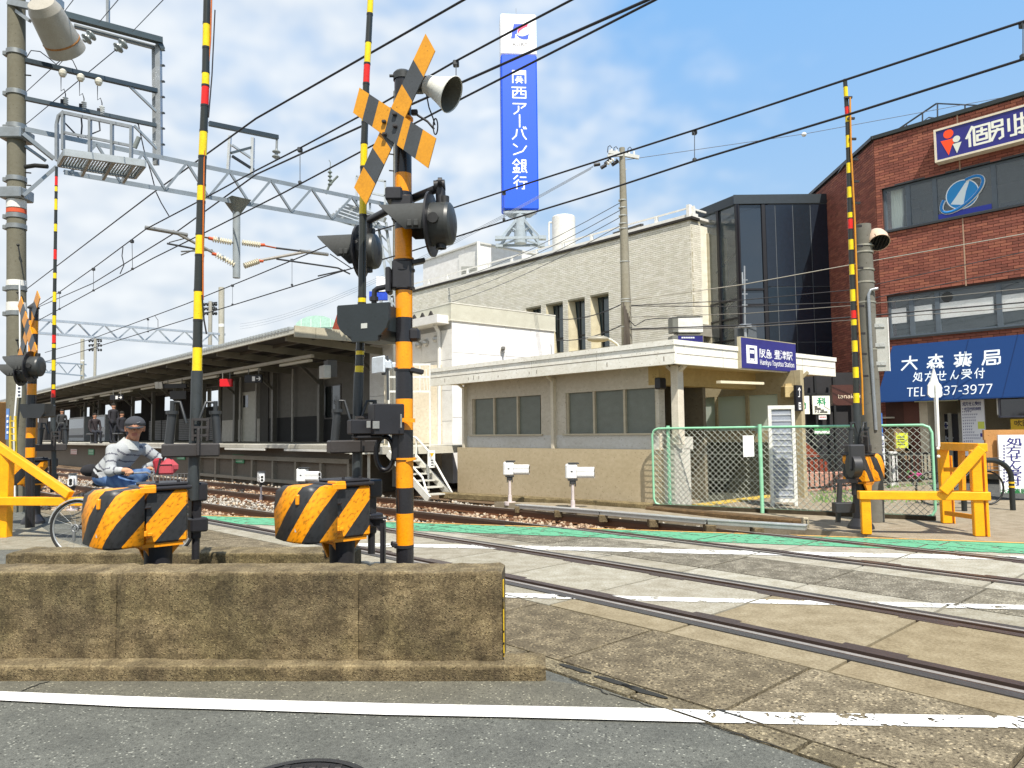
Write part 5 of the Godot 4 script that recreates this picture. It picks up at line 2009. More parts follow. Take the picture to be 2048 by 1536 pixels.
func build_brick_hall() -> void:
	var c := Vector3(pz(1388, 700, 24).x, 0, -24)
	var w := Wall.new(c + DL * 18.0, -DL)
	var o := thing("brick_hall", "long pale cream brick building with recessed dark windows and white roof rail", "building", c)
	var hp := on(w, 1386, 437).y
	var holes := []
	for q in [[1052, 1082], [1092, 1126], [1136, 1170], [1181, 1218]]:
		var a := on(w, q[0], 640)
		var b2 := on(w, q[1], 640)
		holes.append([a.x, b2.x, on(w, 1200, 695).y, on(w, 1200, 590).y])
	var b := MB.new(L(178, 172, 150))
	holed(b, w, 0, 18, 0, hp, -0.02, -0.5, holes)
	wbox(b, w, 0, 18.0, 0, hp - 0.3, -1.0, -8)
	part("wall", b, M.matte, o)
	brick_face(o, w, 0.1, 18.0, 1.4, hp - 0.02, -0.012, 0.215, 0.068, 0.010, [L(228, 226, 214), L(224, 221, 208), L(219, 217, 203), L(231, 229, 219)], holes, 300, 0)
	b = MB.new(L(40, 48, 50))
	for h in holes:
		b = MB.new(L(66, 78, 80))
		wbox(b, w, h[0], h[1], h[2], h[3], -0.40, -0.42)
		var gl := part("window", b, M.glass, o)
		b = MB.new(L(44, 46, 46))
		wbox(b, w, h[0], h[1], h[2], h[2] + 0.06, -0.36, -0.42)
		wbox(b, w, h[0] + (h[1] - h[0]) * 0.30, h[0] + (h[1] - h[0]) * 0.34, h[2], h[3], -0.36, -0.41)
		wbox(b, w, h[0], h[1], h[2] + (h[3] - h[2]) * 0.30, h[2] + (h[3] - h[2]) * 0.33, -0.36, -0.41)
		part("frame", b, M.paint, gl)
		# the splayed left reveal, wider at the bottom
		b = MB.new(L(206, 198, 170))
		b.tri(w.at(h[0], h[3], -0.03), w.at(h[0], h[2], -0.03), w.at(h[0] + (h[1] - h[0]) * 0.30, h[2], -0.35), (w.n + w.u).normalized())
		b.tri(w.at(h[0], h[3], -0.03), w.at(h[0] + 0.06, h[3], -0.35), w.at(h[0] + (h[1] - h[0]) * 0.30, h[2], -0.35), (w.n + w.u).normalized())
		part("splayed_reveal", b, M.matte, gl)
	# chamfered front corner and end wall
	var e := Wall.new(c, DR)
	b = MB.new(L(178, 172, 150))
	wbox(b, e, 0.0, 0.55, 3.2, hp, -0.02, -0.5)
	part("end_wall", b, M.matte, o)
	brick_face(o, e, 0.0, 0.55, 5.2, hp - 0.02, -0.012, 0.215, 0.068, 0.010, [L(228, 226, 214), L(224, 221, 208), L(219, 217, 203)], [], 0, 0)
	b = MB.new(L(238, 236, 220))
	wbox(b, e, 0.58, 1.2, 4.6, hp - 0.06, -0.10, -0.5)
	part("end_panel", b, M.matte, o)
	b = MB.new(L(150, 148, 140))
	wbox(b, e, 0.30, 1.5, 4.55, 4.95, -0.02, -0.7)
	wbox(b, e, 0.50, 1.3, 1.0, 4.6, -0.2, -0.7)
	part("corner_pier", b, M.matte, o)
	b = MB.new(L(48, 46, 42))
	wbox(b, w, -0.1, 18.1, hp, hp + 0.08, 0.06, -0.4)
	part("coping", b, M.matte, o)
	b = MB.new(L(236, 236, 232))
	wbox(b, w, -0.1, 18.1, hp + 0.08, hp + 0.2, 0.0, -0.3)
	for i in 13:
		wbox(b, w, i * 1.5, i * 1.5 + 0.1, hp + 0.2, hp + 0.42, -0.05, -0.15)
	wbox(b, w, 0, 18.1, hp + 0.40, hp + 0.45, -0.07, -0.12)
	wbox(b, e, 0.2, 1.6, hp + 0.40, hp + 0.45, -0.07, -0.12)
	wbox(b, e, -0.05, 0.1, hp + 0.0, hp + 0.5, 0.0, -0.12)
	wbox(b, e, 0.0, 1.4, hp + 0.08, hp + 0.16, 0.0, -0.3)
	part("roof_rail", b, M.paint, o)
	b = MB.new(L(70, 70, 72))
	b.bar(pz(1228, 467, 27), pz(1284, 449, 26), 0.15, 0.04)
	b.bar(pz(1284, 448, 26), pz(1284, 458, 26), 0.1, 0.1)
	part("roof_bracket", b, M.paint, o)
	# two blank sign panels on the corner
	for q in [[1345, 634, 1406, 664, L(226, 228, 226), "blank white sign box on two brackets above the station roof"], [1345, 671, 1406, 684, L(40, 40, 120), "narrow navy sign box under the blank white sign box"]]:
		var bo := thing("sign_box", q[5], "sign", pz(q[0], q[3], 20.5))
		b = MB.new(q[4])
		var sw := Wall.new(pz(1355, 650, 20.5), Vector3(1, 0, -0.1))
		var A := on(sw, q[0] + 11, q[1])
		var B := on(sw, q[2], q[3])
		wbox(b, sw, A.x, B.x, B.y, A.y, 0.002, -0.02)
		part("panel", b, M.paint, bo)
		b = MB.new(L(120, 122, 116))
		wbox(b, sw, A.x - 0.16, A.x, B.y, A.y, 0, -0.4)
		wbox(b, sw, A.x, B.x, B.y - 0.03, B.y, 0.01, -0.4)
		wbox(b, sw, A.x, B.x, A.y, A.y + 0.03, 0.01, -0.4)
		part("casing", b, M.paint, bo)
		if q[1] > 650:
			b = MB.new(L(220, 225, 235))
			for i in 7: wbox(b, sw, A.x + 0.1 + i * 0.055, A.x + 0.14 + i * 0.055, A.y - 0.08, A.y - 0.04, 0.002, 0.006)
			part("lettering", b, M.print, bo)
	# white roof house and tank
	var rh := thing("roof_house", "bright white windowless block on the roof under the tall sign tower", "building", pz(918, 560, 36))
	b = MB.new(L(238, 239, 240))
	var rw := Wall.new(pz(957, 560, 36), DR)
	var r0 := on(rw, 957, 487)
	var r1 := on(rw, 1178, 487)
	wbox(b, rw, 0.0, 7.0, 0.0, r0.y, 0, -5)
	part("wall", b, M.matte, rh)
	b = MB.new(L(206, 208, 206))
	wbox(b, rw, -0.1, 7.1, r0.y, r0.y + 0.08, 0.06, -5)
	part("coping", b, M.matte, rh)
	var rl := Wall.new(rw.o + DL * 1.6, -DL)
	b = MB.new(L(232, 234, 234))
	wbox(b, rl, 0, 1.6, 0, r0.y - 0.3, 0.0, -0.6)
	part("lower_wall", b, M.matte, rh)
	b = MB.new(L(236, 238, 238))
	b.cyl(rw.at(-0.06, 5, 0.1), rw.at(-0.06, r0.y + 0.05, 0.1), 0.09, 10)
	part("pipe", b, M.paint, rh)
	b = MB.new(L(150, 152, 148))
	var lv := pz(938, 546, 34.5)
	for i in 6: b.bar(lv + Vector3(-0.3, -0.22 + i * 0.08, 0), lv + Vector3(0.3, -0.14 + i * 0.08, 0), 0.03, 0.05)
	b.bx(lv + Vector3(0, 0.02, -0.1), Vector3(0.75, 0.62, 0.12))
	part("louvre", b, M.paint, rh)
	var tk := pz(1128, 487, 41)
	b = MB.new(L(232, 232, 226))
	var th := pz(1128, 436, 41).y
	b.lathe(Transform3D(Basis(), Vector3(tk.x, 0, tk.z)), [Vector2(0.66, tk.y - 2), Vector2(0.66, th), Vector2(0.62, th + 0.06), Vector2(0, th + 0.12)], 28)
	b.cyl(pz(1098, 490, 41), pz(1098, 445, 41), 0.05, 8)
	b.cyl(pz(1098, 445, 41), pz(1106, 445, 41), 0.05, 8)
	solo("water_tank", b, M.paint, "round white water tank with pipe on the roof beside the sign tower", "water tank")
	# sign tower
	var tz := 34.5
	var tb := pz(1041, 483, tz)
	var to := thing("sign_tower", "very tall white and blue vertical sign tower with white characters", "sign tower", tb)
	var tw := Wall.new(pz(1005, 418, tz), Vector3(1, 0, -0.08))
	var p0 := on(tw, 1005, 418)
	var p1 := on(tw, 1078, 418)
	var ym := on(tw, 1003, 108).y
	var yt := on(tw, 1001, 26).y
	b = MB.new(L(14, 84, 224))
	wbox(b, tw, p0.x, p1.x, p0.y, ym, 0, -0.9, 0.06)
	part("blue_shaft", b, M.print, to)
	b = MB.new(L(246, 247, 250))
	wbox(b, tw, p0.x, p1.x, ym, yt, 0, -0.9, 0.06)
	part("white_head", b, M.print, to)
	b = MB.new(L(150, 160, 172))
	b.cyl(tw.at(0.8, yt, -0.4), tw.at(0.8, yt + 0.5, -0.4), 0.015, 6)
	part("lightning_rod", b, M.paint, to)
	b = MB.new(L(244, 247, 252))
	var cw := 0.66
	var x0 := p0.x + 0.52
	var ys := [140, 171.5, 204, 228, 254, 285, 318.5, 351]
	var txt := "関西ア|バン銀行"
	for i in 8:
		var y := on(tw, 1040, ys[i]).y
		write(b, txt[i], tw.at(x0, y, 0), tw.u * cw, Vector3.DOWN * 0.64, Vector3.ZERO, 0.10)
	part("lettering", b, M.print, to)
	# emblem: a slanted blue stem, a red swoosh above and a blue swoosh below
	var em := func(px: float, py: float) -> Vector2:
		return on(tw, 980 + px / 17.07, 10 + py / 17.07)
	b = MB.new(L(36, 78, 206))
	var X := Transform3D(Basis(tw.u, Vector3.UP, tw.u.cross(Vector3.UP)), tw.o + tw.n * 0.012)
	if tw.u.cross(Vector3.UP).dot(tw.n) < 0: X = Transform3D(Basis(tw.u, Vector3.UP, tw.n), X.origin)
	var pl := func(arr: Array) -> PackedVector2Array:
		var r := PackedVector2Array()
		for q in arr: r.append(em.call(q[0], q[1]))
		return r
	b.prism(pl.call([[810, 650], [1120, 650], [960, 780], [915, 980], [870, 980], [850, 1140], [715, 1140]]), X, 0.008)
	b.prism(pl.call([[905, 985], [985, 1050], [1100, 1070], [1210, 1045], [1330, 985], [1300, 1150], [1260, 1175], [1120, 1170], [1000, 1120], [930, 1050]]), X, 0.008)
	var eb := part("emblem", b, M.print, to)
	b = MB.new(L(250, 60, 110))
	b.prism(pl.call([[1300, 590], [1280, 725], [1120, 800], [1010, 890], [960, 980], [945, 920], [965, 820], [1080, 720], [1200, 640]]), X, 0.008)
	part("red_swoosh", b, M.print, eb)
	var ko: Vector2 = em.call(770, 1400)
	latin("KUBC", to, tw.at(ko.x, ko.y, 0.004), tw.u, Vector3.UP, 0.16, L(80, 80, 84), 0.70)
	# lattice foot
	b = MB.new(L(168, 180, 190))
	var top := tb + Vector3(0, pz(1041, 420, tz).y - tb.y, -0.4)
	b.cyl(tb + Vector3(0, 0, -0.4), top, 0.3, 14)
	for k in 4:
		var a := PI / 4 + PI / 2 * k
		var foot := tb + Vector3(cos(a) * 1.45, 0.0, sin(a) * 1.0 - 0.4)
		b.bar(foot, top + Vector3(cos(a) * 0.2, -0.35, sin(a) * 0.2), 0.11, 0.11)
		b.bar(foot + Vector3(0, 0.12, 0), tb + Vector3(0, 0.25, -0.4), 0.08, 0.08)
		b.bar(foot.lerp(top, 0.5), tb + Vector3(0, 0.5, -0.4), 0.07, 0.07)
		b.bx(foot + Vector3(0, 0.08, 0), Vector3(0.35, 0.16, 0.35))
	for s in [-1.0, 1.0]:
		b.bar(tb + Vector3(-1.2, 0.1, s * 0.7 - 0.4), tb + Vector3(1.2, 0.1, s * 0.7 - 0.4), 0.1, 0.12)
	b.slab(PackedVector2Array([Vector2(tb.x - 0.8, -tb.z + 0.1), Vector2(tb.x + 0.8, -tb.z + 0.1), Vector2(tb.x + 0.5, -tb.z + 0.9), Vector2(tb.x - 0.5, -tb.z + 0.9)]), top.y - 0.0, 0.12)
	part("lattice_foot", b, M.paint, to)


# ---------------------------------------------------------------- dark glass block
func build_glass_block() -> void:
	var c := Vector3(pz(1477, 600, 23.5).x, 0, -23.5)
	var o := thing("dark_glass_block", "dark blue-black panelled block with a glazed stair corner", "building", c)
	var f := Wall.new(c, Vector3(1, 0, 0.0))
	var s := Wall.new(c + Vector3(-1.15, 0, -2.3), Vector3(1.15, 0, 2.3))
	var SL := 2.57
	var ht := on(f, 1476, 390).y
	var w := on(f, 1662, 560).x
	var b := MB.new(L(92, 100, 108))
	wbox(b, f, 1.05, w, 0, ht - 0.3, -0.012, -6)
	wbox(b, s, 0.1, SL + 0.3, 0, ht - 0.32, -1.1, -1.3)
	part("core", b, M.matte, o)
	# facing panels
	var xs := [0.95, 1.28, 1.85, 2.42, 2.99, w]
	var ys := [0.0, 1.4, 2.7, 3.65, 4.2, 5.45, 6.0, ht - 0.32]
	for i in xs.size() - 1:
		for j in ys.size() - 1:
			b = MB.new(L(34, 43, 57).lerp(L(28, 37, 50), rng.randf()))
			wbox(b, f, xs[i] + 0.013, xs[i + 1] - 0.013, ys[j] + 0.013, ys[j + 1] - 0.013, 0, -0.03)
			part("wall_panel", b, M.gloss, o)
	b = MB.new(L(46, 54, 62))
	wbox(b, f, -0.06, w + 0.02, ht - 0.30, ht, 0.03, -6)
	wbox(b, s, -0.04, SL, ht - 0.301, ht - 0.002, 0.03, -1.5)
	part("roof_edge", b, M.paint, o)
	b = MB.new(L(22, 26, 32))
	wbox(b, f, 0.0, 0.11, 0, ht - 0.3, 0.01, -0.12)
	wbox(b, f, 0.84, 0.95, 0, ht - 0.3, 0.01, -0.12)
	for y in [2.4, 3.9, 5.4, 5.9]:
		wbox(b, f, 0.11, 0.84, y, y + 0.06, 0.0, -0.08)
	for k in 4:
		wbox(b, s, SL * k / 3.0 - 0.05, SL * k / 3.0 + 0.05, 0, ht - 0.3, 0.01, -0.12)
	for y in [1.6, 2.4, 3.6, 4.3, 5.0, 5.6]:
		wbox(b, s, 0, SL, y, y + 0.05, 0.0, -0.1)
	part("glazing_frame", b, M.paint, o)
	b = MB.new(L(40, 48, 56))
	wbox(b, f, 0.11, 0.84, 0, ht - 0.3, -0.05, -0.06)
	part("glass", b, M.glass, o)
	for k in 3:
		b = MB.new(Color(1, 1, 1))
		wbox(b, s, SL * k / 3.0 + 0.05, SL * (k + 1) / 3.0 - 0.05, 0, ht - 0.3, -0.05, -0.06)
		part("pane", b, M.pane, o)
	# stairs behind the glass
	b = MB.new(L(52, 58, 62))
	for k in 4:
		var y := 1.0 + k * 1.5
		b.bar(s.at(0.2, y, -0.7), s.at(SL - 0.2, y + 1.1, -0.7), 0.5, 0.12)
		b.bar(s.at(0.2, y + 0.8, -0.4), s.at(SL - 0.2, y + 1.9, -0.4), 0.04, 0.05)
	part("stair_flight", b, M.paint, o)
	# open framed mast with an aerial before the block
	b = MB.new(L(182, 188, 194))
	var ab := pz(1490, 652, 19)
	b.bx(ab, Vector3(0.30, 0.08, 0.2), 0.01)
	b.cyl(ab, pz(1489, 532, 19), 0.022, 8)
	for y in [560, 588, 610]:
		b.bar(pz(1484, y, 19), pz(1495, y, 19), 0.02, 0.02)
	b.bx(pz(1485, 556, 19), Vector3(0.03, 0.3, 0.03))
	b.bar(ab, Vector3(ab.x, 2.9, ab.z), 0.06, 0.06)
	solo("antenna", b, M.metal, "thin pale aerial mast in front of the dark glass block", "antenna")
	b = MB.new(L(92, 100, 108))
	b.bx(pz(1491, 672, 19.3), Vector3(0.5, 0.5, 0.3), 0.01)
	solo("roof_box", b, M.paint, "small grey box below the aerial above the blue name sign", "box")


# ---------------------------------------------------------------- brown brick building with the pharmacy
var BW: Wall


func glazed_row(o: Node3D, w: Wall, xs: Array, h0: float, h1: float, frame: Color) -> void:
	for i in xs.size() - 1:
		var b := MB.new(frame)
		var a: float = xs[i]
		var c: float = xs[i + 1]
		wbox(b, w, a, c, h0, h0 + 0.06, -0.10, -0.18)
		wbox(b, w, a, c, h1 - 0.06, h1, -0.10, -0.18)
		wbox(b, w, a, a + 0.06, h0, h1, -0.095, -0.185)
		wbox(b, w, c - 0.05, c, h0, h1, -0.095, -0.185)
		var win := part("window", b, M.paint, o)
		b = MB.new(Color.WHITE)
		wbox(b, w, a + 0.05, c - 0.05, h0 + 0.05, h1 - 0.05, -0.12, -0.126)
		part("pane", b, M.pane, win)


func build_brown_building() -> void:
	var c := pz(1765, 690, 20)
	c.y = 0
	var U := Vector3(0.668, 0, 0.744)
	BW = Wall.new(c, U)
	var w := BW
	var o := thing("brown_brick_building", "brown brick building with window bands, navy signboard and blue pharmacy awning", "building", c)
	var LEN := 9.0
	var h_top := on(w, 1743, 281).y
	var h3t := on(w, 1900, 345).y
	var h3b := on(w, 1900, 437).y
	var h2t := on(w, 1900, 576).y
	var h2b := on(w, 1900, 665).y
	var h1 := on(w, 1900, 800).y
	var mort := L(74, 48, 40)
	var cols := [L(150, 90, 74), L(138, 80, 66), L(160, 98, 78), L(128, 74, 62), L(146, 84, 70)]
	var holes := [[0.16, LEN + 0.1, h3b, h3t], [0.16, LEN + 0.1, h2b, h2t]]
	var b := MB.new(mort)
	holed(b, w, 0, LEN, h2b - 0.5, h_top, -0.02, -0.4, holes)
	wbox(b, w, 0, 0.5, 0, h2b - 0.5, -0.02, -0.4)
	part("wall", b, M.matte, o)
	brick_face(o, w, 0.0, LEN, h2b - 0.45, h_top - 0.02, -0.012, 0.25, 0.074, 0.011, cols, holes, 300, 0)
	# the side that runs back, in shade
	var s := Wall.new(c + Vector3(0.35, 0, -7.5), Vector3(-0.35, 0, 7.5))
	b = MB.new(mort)
	wbox(b, s, 0, 7.5, 0, h_top, -0.02, -0.4)
	part("side_wall", b, M.matte, o)
	brick_face(o, s, 0.0, 7.5, 1.2, h_top - 0.02, -0.012, 0.25, 0.074, 0.011, cols, [], 0, 0)
	b = MB.new(L(46, 50, 52))
	wbox(b, w, -0.05, LEN, h_top, h_top + 0.10, 0.06, -0.4)
	wbox(b, s, 0, 7.56, h_top + 0.002, h_top + 0.098, 0.06, -0.4)
	part("coping", b, M.paint, o)
	# pale joints in the brick
	b = MB.new(L(176, 150, 128))
	for px in [1914, 1924]:
		var a := on(w, px, 440 if px == 1924 else 250).x
		if px == 1924: wbox(b, w, a, a + 0.03, h2t, h3b, 0.004, -0.02)
		else: wbox(b, w, a, a + 0.03, h3t, h_top, 0.004, -0.02)
	part("expansion_joint", b, M.matte, o)
	# sill bands
	b = MB.new(L(52, 54, 56))
	wbox(b, w, 0.1, LEN, h3b - 0.05, h3b, 0.05, -0.3)
	wbox(b, w, 0.1, LEN, h2b - 0.05, h2b, 0.05, -0.3)
	wbox(b, w, 0.1, LEN, h3t, h3t + 0.05, 0.0, -0.3)
	part("sill", b, M.paint, o)
	# rooms behind the glass
	b = MB.new(L(112, 116, 110))
	for q in [[h3b, h3t], [h2b, h2t]]:
		wbox(b, w, 0.05, LEN, q[0] - 0.4, q[1] + 0.3, -3.0, -3.1)
		wbox(b, w, 0.05, LEN, q[1] + 0.25, q[1] + 0.35, -0.4, -3.0)
		wbox(b, w, 0.05, LEN, q[0] - 0.45, q[0] - 0.35, -0.4, -3.0)
		wbox(b, w, 0.0, 0.08, q[0] - 0.4, q[1] + 0.3, -0.4, -3.0)
	part("room", b, M.matte, o)
	var FR := L(92, 104, 116)
	glazed_row(o, w, [0.16, on(w, 1814, 420).x, on(w, 1868, 420).x, on(w, 1988, 420).x, on(w, 2060, 420).x, LEN], h3b, h3t, FR)
	glazed_row(o, w, [0.16, on(w, 1820, 620).x, on(w, 1872, 620).x, on(w, 1996, 620).x, on(w, 2064, 620).x, LEN], h2b, h2t, FR)
	# curtain, desks and shelves on the upper floor
	b = MB.new(L(226, 238, 226))
	for i in 8:
		var a := on(w, 1770, 420, -0.3).x + 0.06 * i
		b.tube([w.at(a, h3t, -0.35), w.at(a * 0.98 + 0.02, h3b + 0.5, -0.33), w.at(a - 0.05, h3b + 0.02, -0.35)], 0.05, 6)
	solo("curtain", b, M.cloth, "pale curtain gathered behind the left upper window of the brown building", "curtain")
	b = MB.new(L(84, 92, 96))
	for q in [[1822, 1850, 1.5], [1855, 1885, 1.2], [2010, 2044, 0.9]]:
		wbox(b, w, on(w, q[0], 420, -2).x, on(w, q[1], 420, -2).x, h3b - 0.2, h3b + q[2] * 0.6, -1.6, -2.6)
	solo("office_shelves", b, M.matte, "grey office shelving seen through the upper windows", "shelf")
	# white blinds in the lower windows
	for q in [[1767, 1816], [1824, 1868], [1877, 1991], [2000, 2056]]:
		var bl := MB.new(L(250, 251, 249))
		var a0 := on(w, q[0], 630, -0.25).x
		var a1 := on(w, q[1], 630, -0.25).x
		wbox(bl, w, a0, a1, h2b + 0.40, h2t - 0.34, -0.135, -0.15)
		solo("window_blind", bl, M.matte, "white blind across the %s lower window of the brown building" % ["leftmost", "second", "wide third", "rightmost"][[1767, 1824, 1877, 2000].find(q[0])], "blind", "white blinds of the brown building")
	b = MB.new(L(50, 54, 54))
	var rl := on(w, 1894, 594, -0.12)
	b.lathe(Transform3D(Basis(w.u, w.n, w.u.cross(w.n)), w.at(rl.x, rl.y, -0.13)), [Vector2(0.0, 0.02), Vector2(0.13, 0.02), Vector2(0.14, 0.0)], 20)
	solo("vent_disc", b, M.paint, "round dark vent in the lower window band", "vent")
	# globe emblem sticker with a blue band below
	var gs := thing("window_sticker", "round blue and white globe emblem sticker with blue band on the upper window", "sticker", w.at(on(w, 1925, 390).x, 0, 0))
	b = MB.new(L(28, 140, 210))
	var gc := on(w, 1925, 389, -0.13)
	var gx := Transform3D(Basis(w.u, Vector3.UP, w.n), w.at(gc.x, gc.y, -0.11)).scaled_local(Vector3(0.66, 0.66, 1))
	var rad := 0.56
	var disc := func(r: float, sx: float, rot: float, cx: float, cy: float) -> PackedVector2Array:
		var p := PackedVector2Array()
		for i in 30:
			var v := Vector2(cos(TAU * i / 30) * r * sx, sin(TAU * i / 30) * r).rotated(rot)
			p.append(v + Vector2(cx, cy))
		return p
	b.c = L(236, 244, 248)
	b.prism(disc.call(rad * 1.04, 1.0, 0, 0, 0), gx, 0.003)
	b.c = L(30, 142, 212)
	b.prism(disc.call(rad * 0.97, 1.0, 0, 0, 0), gx.translated_local(Vector3(0, 0, 0.003)), 0.003)
	b.c = L(226, 240, 246)
	b.prism(PackedVector2Array([Vector2(0.30, 0.55), Vector2(0.14, 0.10), Vector2(0.02, -0.42), Vector2(-0.42, -0.30), Vector2(-0.22, -0.05), Vector2(0.12, 0.42)]), gx.translated_local(Vector3(0, 0, 0.006)), 0.003)
	b.c = L(40, 150, 216)
	# an orbit swoosh round the globe
	var sw := []
	for i in 26:
		var a := deg_to_rad(60 - 290.0 * i / 25)
		sw.append(gx * Vector3(Vector2(cos(a) * 0.86, sin(a) * 0.40).rotated(0.62).x, Vector2(cos(a) * 0.86, sin(a) * 0.40).rotated(0.62).y - 0.02, 0.012))
	b.c = L(236, 244, 248)
	b.tube(sw, 0.052, 6)
	b.c = L(24, 128, 206)
	var sw2 := []
	for p in sw: sw2.append(p + w.n * 0.03)
	b.tube(sw2, 0.036, 6)
	part("globe", b, M.print, gs)
	b = MB.new(L(46, 60, 170))
	var g0 := on(w, 1872, 430, -0.135)
	var g1 := on(w, 1984, 412, -0.135)
	wbox(b, w, g0.x, g1.x, h3b + 0.06, h3b + 0.19, -0.105, -0.115)
	part("blue_band", b, M.print, gs)
	# school signboard
	var sb := Wall.new(w.at(0, 0, 0.28), U)
	var A := on(sb, 1869, 262)
	var yb := on(sb, 1869, 325).y
	var yt := on(sb, 1869, 262).y
	var so := thing("school_signboard", "navy signboard with red and white figures and white characters high on the brown building", "sign", sb.at(A.x, 0, 0))
	b = MB.new(L(44, 44, 134))
	wbox(b, sb, A.x + 0.03, LEN, yb + 0.03, yt - 0.03, 0, -0.2)
	part("board", b, M.paint, so)
	b = MB.new(L(232, 224, 204))
	wbox(b, sb, A.x, LEN, yb - 0.02, yb + 0.03, 0.02, -0.26)
	wbox(b, sb, A.x, LEN, yt - 0.03, yt + 0.02, 0.02, -0.26)
	wbox(b, sb, A.x - 0.02, A.x + 0.03, yb - 0.02, yt + 0.02, 0.022, -0.26)
	part("frame", b, M.paint, so)
	var H := yt - yb
	var Xs := Transform3D(Basis(sb.u, Vector3.UP, sb.n), sb.o)
	var sp := func(px: float, py: float) -> Vector2:
		return on(sb, 1860 + px / 10.9, 200 + py / 10.9)
	var pol := func(arr: Array) -> PackedVector2Array:
		var r := PackedVector2Array()
		for q in arr: r.append(sp.call(q[0], q[1]))
		return r
	var round_ := func(px: float, py: float, rr: float) -> PackedVector2Array:
		var r := PackedVector2Array()
		var cc: Vector2 = sp.call(px, py)
		for i in 24: r.append(cc + Vector2(cos(TAU * i / 24), sin(TAU * i / 24)) * rr)
		return r
	b = MB.new(L(252, 78, 26))
	b.prism(round_.call(400, 740, 0.115), Xs.translated_local(Vector3(0, 0, 0.006)), 0.006)
	b.prism(pol.call([[232, 905], [510, 835], [545, 900], [480, 990], [410, 1205]]), Xs.translated_local(Vector3(0, 0, 0.006)), 0.006)
	part("red_figure", b, M.print, so)
	b = MB.new(L(214, 220, 208))
	b.prism(round_.call(578, 850, 0.083), Xs.translated_local(Vector3(0, 0, 0.010)), 0.004)
	b.prism(pol.call([[498, 965], [690, 908], [592, 1160]]), Xs.translated_local(Vector3(0, 0, 0.010)), 0.004)
	part("white_figure", b, M.print, so)
	b = MB.new(L(228, 230, 218))
	var ga: Vector2 = sp.call(750, 690)
	var gb: Vector2 = sp.call(780, 1100)
	var cs := (ga.y - gb.y) * 0.98
	var o0 := Vector2(ga.x, ga.y)
	write(b, "個別指", sb.at(o0.x + 0.04, yb + H * 0.80, 0), sb.u * cs * 1.06, Vector3.DOWN * cs, sb.u * cs * 1.13, 0.115)
	part("lettering", b, M.print, so)
	# awning of the pharmacy
	var aw := Wall.new(w.at(0, 0, 0.38), U)
	var at := on(w, 1785, 692, 0.03)
	var ab := on(aw, 1752, 803)
	var ao := thing("awning", "sloping royal blue awning with white pharmacy lettering", "awning", w.at(at.x, 0, 0))
	var h_t := at.y
	var h_b := ab.y
	b = MB.new(L(20, 64, 126))
	var T0 := w.at(at.x, h_t, 0.03)
	var T1 := w.at(LEN, h_t, 0.03)
	var B0 := aw.at(ab.x, h_b, 0)
	var B1 := aw.at(LEN, h_b, 0)
	var nn := (T1 - T0).cross(B0 - T0).normalized()
	if nn.dot(w.n) < 0: nn = -nn
	for q in [[T0, T1, B1, B0]]:
		b.quad(q[0], q[1], q[2], q[3], nn)
		b.quad(q[0] - nn * 0.01, q[1] - nn * 0.01, q[2] - nn * 0.01, q[3] - nn * 0.01, -nn)
	b.quad(B0, B1, B1 - Vector3(0, 0.03, 0), B0 - Vector3(0, 0.03, 0), w.n)
	part("canvas", b, M.cloth, ao)
	b = MB.new(L(18, 54, 108))
	b.tri(T0, B0, w.at(ab.x + 0.1, h_b, 0.03), -w.u)
	part("side_flap", b, M.cloth, ao)
	b = MB.new(L(18, 52, 104))
	for a in [on(aw, 1910, 760).x + 0.0, on(aw, 2008, 760).x]:
		b.bar(w.at(a + 0.25, h_t, 0.035) + nn * 0.004, aw.at(a - 0.05, h_b, 0.0) + nn * 0.004, 0.012, 0.004, nn)
	part("seam", b, M.cloth, ao)
	var dn := (B0 - T0)
	dn -= U.normalized() * dn.dot(U.normalized())
	var aslope := dn.length()
	dn = dn.normalized()
	var apt := func(px: float, py: float) -> Vector3:
		return onp(px, py, T0, nn)
	b = MB.new(L(222, 234, 244))
	var l0: Vector3 = apt.call(1805, 714)
	var l1: Vector3 = apt.call(1966, 698)
	var stp := (l1 - l0) / 3.0
	stp = U.normalized() * stp.length()
	var sz: float = (apt.call(1805, 738) as Vector3).distance_to(apt.call(1805, 712)) * 1.0
	write(b, "大森薬局", l0, U.normalized() * sz * 1.0, dn * sz, stp, 0.125)
	l0 = apt.call(1827, 745)
	l1 = apt.call(1950, 734)
	stp = U.normalized() * (l1 - l0).length() / 5.0
	sz = (apt.call(1827, 768) as Vector3).distance_to(apt.call(1827, 750))
	write(b, "処方せん受付", l0, U.normalized() * sz * 0.85, dn * sz, stp, 0.11)
	part("lettering", b, M.print, ao)
	l0 = apt.call(1813, 794)
	l1 = apt.call(1984, 787)
	latin("TEL 6337-3977", ao, l0 - dn * 0.0, U.normalized(), -dn, sz * 0.98, L(226, 236, 246), (l1 - l0).length())
	# ground floor: shop front recessed under the awning
	b = MB.new(L(198, 190, 170))
	wbox(b, w, 0.9, LEN, 0, h_b + 0.05, -2.2, -2.4)
	wbox(b, w, 0.85, 1.05, 0, h_b + 0.1, 0.0, -2.3)
	wbox(b, w, 0.9, LEN, h_b + 0.05, h_b + 0.3, -0.1, -2.4)
	part("shop_wall", b, M.matte, o)
	b = MB.new(L(206, 200, 186))
	wbox(b, w, 3.2, LEN, 0, h_b + 0.1, -0.2, -0.4)
	part("shop_front", b, M.matte, o)
	b = MB.new(L(96, 60, 50))
	wbox(b, w, 0.46, 0.87, 0, h_b + 0.2, -0.01, -0.4)
	part("brick_pier", b, M.matte, o)
	# glass doors with white lettering panels
	var dw := Wall.new(w.at(0, 0, -1.2), U)
